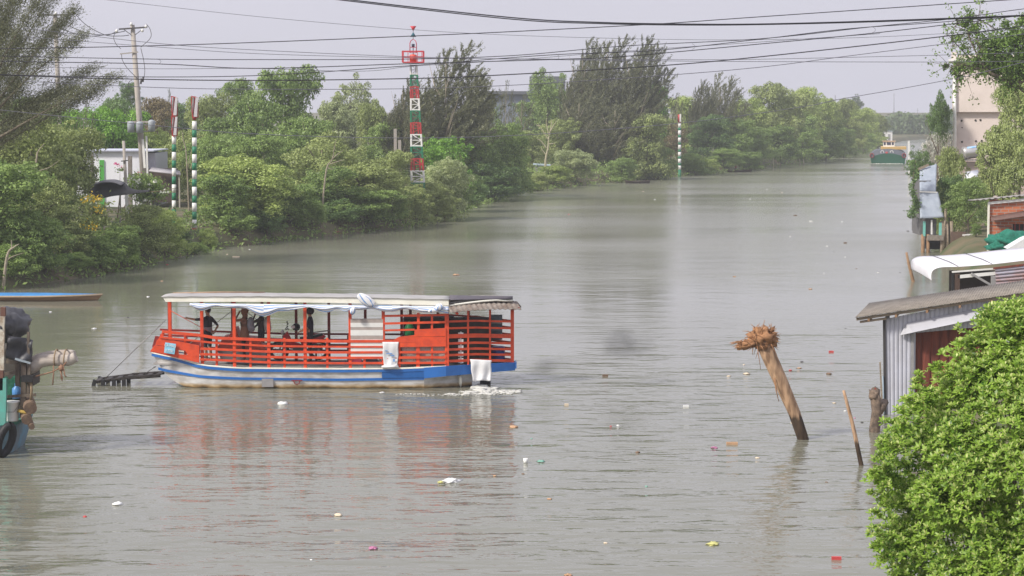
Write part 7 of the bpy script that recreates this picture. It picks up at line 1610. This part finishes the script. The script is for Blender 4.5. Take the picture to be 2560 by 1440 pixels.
# ---- overhead lines
CB = mat('black_cable', (.035, .035, .045), rough=.6); CG = mat('grey_cable', (.13, .13, .16), rough=.6)
LINES = [([(400, -62), (855, -3), (1280, 44), (1500, 56), (1700, 60), (1900, 60), (2200, 52), (2560, 38), (2900, 20)], 40, .0125, 'upper strand of the thick black cable pair crossing the top of the picture'),
 ([(400, -56), (860, 1), (1280, 48), (1500, 59), (1700, 62.5), (1900, 61.5), (2200, 54), (2560, 40), (2900, 22)], 40.15, .011, 'lower strand of the thick black cable pair crossing the top of the picture'),
 ([(-300, 128), (0, 122), (320, 116), (640, 106), (1033, 90), (1280, 79), (1640, 60), (1900, 42), (2500, 1), (2800, -20)], 48, .0105, 'cable rising from the left over the beacon to the top right corner'),
 ([(-300, 133), (0, 140), (400, 148), (640, 149), (1000, 148), (1280, 139), (1560, 115), (1900, 97), (2180, 67), (2380, 47), (2560, 22), (2800, -6)], 50, .0095, 'cable running level past the beacon balcony then rising right'),
 ([(-300, 144), (0, 153), (400, 160), (640, 171), (1000, 160), (1280, 152), (1400, 148), (1560, 141), (1900, 110), (2200, 81), (2560, 38), (2800, 8)], 50.5, .011, 'cable with a joint loop that crosses just above the feathery clump'),
 ([(-300, 170), (0, 186), (300, 192), (640, 189), (1000, 166), (1280, 144), (1420, 135), (1640, 126), (1900, 98), (2120, 72), (2330, 57), (2560, 38), (2800, 20)], 51, .010, 'cable dipping at the left and climbing over the feathery clump'),
 ([(-300, 172), (0, 187), (300, 197), (640, 201), (1040, 196), (1280, 186), (1640, 165), (1900, 142), (2300, 98), (2560, 65), (2800, 32)], 52, .014, 'bold dark cable crossing in front of the beacon green section'),
 ([(60, 203), (400, 219), (640, 223), (1000, 222), (1280, 213), (1640, 190), (1900, 168), (2120, 140), (2360, 110), (2560, 85), (2800, 52)], 56, .0095, 'lower thin cable crossing the tree tops at mid height'),
 ([(60, 70), (400, 109), (640, 125), (1000, 141), (1300, 148), (1640, 152), (1900, 154), (2380, 155), (2600, 152)], 95, .014, 'thin grey wire sloping gently down from the left pole'),
 ([(60, 92), (400, 118), (640, 134), (1000, 144), (1300, 147), (1640, 149), (1900, 148), (2380, 137), (2600, 130)], 96, .013, 'second thin grey wire ending near the pink house roof'),
 ([(150, -14), (270, 0), (640, 41), (1000, 72), (1280, 88), (1640, 98), (1900, 99), (2200, 92), (2560, 72), (2800, 55)], 80, .009, 'faint thin wire high in the sky behind the others'),
 ([(-100, 262), (0, 275), (400, 315), (640, 335), (1000, 345), (1320, 337), (1700, 308), (2000, 268), (2100, 248), (2250, 222), (2400, 194), (2460, 180), (2700, 120)], 92, .015, 'lowest wire crossing in front of the trees and rising to the pink house'),
 ([(100, 168), (400, 172), (640, 171), (900, 178), (1040, 165), (1280, 150), (1560, 128), (1900, 105), (2200, 84)], 70, .009, 'faint wire between the bold cable and the balcony')]
for pts, D, rr_, lab in LINES:
    w_ = [W(a, c, D) for a, c in pts]; c = catmull(w_, 6); o = c[len(c)//2]; b = MB(); b.tube(c, rr_, 6); on('power_line', 'overhead wire: ' + lab if False else lab, 'power line', b, CB if D < 53 else CG, o)
for (px, y0, y1, D) in ((395, 148, 160, 50), (1390, 135, 150, 50.5), (1730, 109, 124, 50.5), (2181, 67, 82, 50)):
    p, q = W(px, y0, D), W(px, y1, D); b = MB(); b.tube(catmull([p, p.lerp(q, .3)+V(.06, 0, 0), p.lerp(q, .7)+V(.06, 0, 0), q], 4), .004, 5); on('cable_tie', 'thin wire loop joining two cables ' + {395: 'near the left utility pole', 1390: 'left of the feathery clump', 1730: 'right of the feathery clump', 2181: 'in the open sky at right'}[px], 'cable tie', b, CG, p)
# wires between the two utility poles
for k, (pts, lab) in enumerate((([(184, 30), (215, 62), (262, 87), (300, 90), (322, 88)], 'slack wire from the tall pole tip to the transformer pole'), ([(143, 44), (180, 68), (225, 84), (270, 87), (292, 78)], 'middle slack wire between the two utility poles'), ([(145, 66), (180, 82), (225, 90), (270, 86), (312, 78)], 'lowest slack wire between the two utility poles'), ([(-60, 25), (0, 38), (60, 48), (100, 38)], 'wire from the left edge to the tall pole crossarm'))):
    c = catmull([W(a, d_, 162-6*i/4) for i, (a, d_) in enumerate(pts)], 6); b = MB(); b.tube(c, .028, 5); on('slack_wire', lab, 'wire', b, CB, c[len(c)//2])
# ---- thin exhaust smoke behind the ferry
def smoke(name, label, c, size, dens, seed):
    m = bpy.data.materials.new('smoke_%d' % seed); n, l = nodes_of(m); n.remove(n['Principled BSDF']); v = n.new('ShaderNodeVolumePrincipled'); v.inputs['Color'].default_value = (.12, .12, .12, 1)
    t = n.new('ShaderNodeTexCoord'); nz = n.new('ShaderNodeTexNoise'); nz.inputs['Scale'].default_value = 1.1; nz.inputs['Detail'].default_value = 4; mp = n.new('ShaderNodeMapping'); mp.inputs['Location'].default_value = (seed, 0, 0)
    g = n.new('ShaderNodeTexGradient'); g.gradient_type = 'SPHERICAL'; m1 = n.new('ShaderNodeMapping'); m1.inputs['Scale'].default_value = (1/size[0], 1/size[1], 1/size[2])
    r = n.new('ShaderNodeMath'); r.operation = 'SUBTRACT'; r.inputs[1].default_value = .42; mu = n.new('ShaderNodeMath'); mu.operation = 'MULTIPLY'; m3 = n.new('ShaderNodeMath'); m3.operation = 'MULTIPLY'; m3.inputs[1].default_value = dens; cl_ = n.new('ShaderNodeMath'); cl_.operation = 'MAXIMUM'; cl_.inputs[1].default_value = 0
    l.new(t.outputs['Object'], mp.inputs[0]); l.new(mp.outputs[0], nz.inputs['Vector']); l.new(t.outputs['Object'], m1.inputs[0]); l.new(m1.outputs[0], g.inputs[0]); l.new(nz.outputs['Fac'], r.inputs[0]); l.new(r.outputs[0], cl_.inputs[0]); l.new(cl_.outputs[0], mu.inputs[0]); l.new(g.outputs[1], mu.inputs[1]); l.new(mu.outputs[0], m3.inputs[0]); l.new(m3.outputs[0], v.inputs['Density']); l.new(v.outputs[0], n['Material Output'].inputs['Volume'])
    b = MB(); b.ell((0, 0, 0), size, seg=20, rings=12); o = b.build(name, m); o.location = c; tag(o, label, 'smoke', kind='stuff')
smoke('exhaust_smoke', 'faint dark exhaust smoke drifting low over the river right of the ferry', W(1560, 862, BY), (1.25, 1.0, .62), 5.0, 3)
smoke('exhaust_smoke', 'thin grey smoke just above the water behind the ferry stern', W(1385, 920, BY-.5), (1.3, 1.0, .38), 4.0, 8)
# ================================================================ HAZE
def haze():
    b = MB(); b.box((150, 465, 18.5), (1400, 1090, 43.0)); m = bpy.data.materials.new('haze'); n, l = nodes_of(m); n.remove(n['Principled BSDF'])
    v = n.new('ShaderNodeVolumePrincipled'); v.inputs['Color'].default_value = (.86, .88, .93, 1); v.inputs['Density'].default_value = .00046; v.inputs['Anisotropy'].default_value = .2
    l.new(v.outputs[0], n['Material Output'].inputs['Volume'])
    o = b.build('haze', m); tag(o, kind='stuff')
haze()
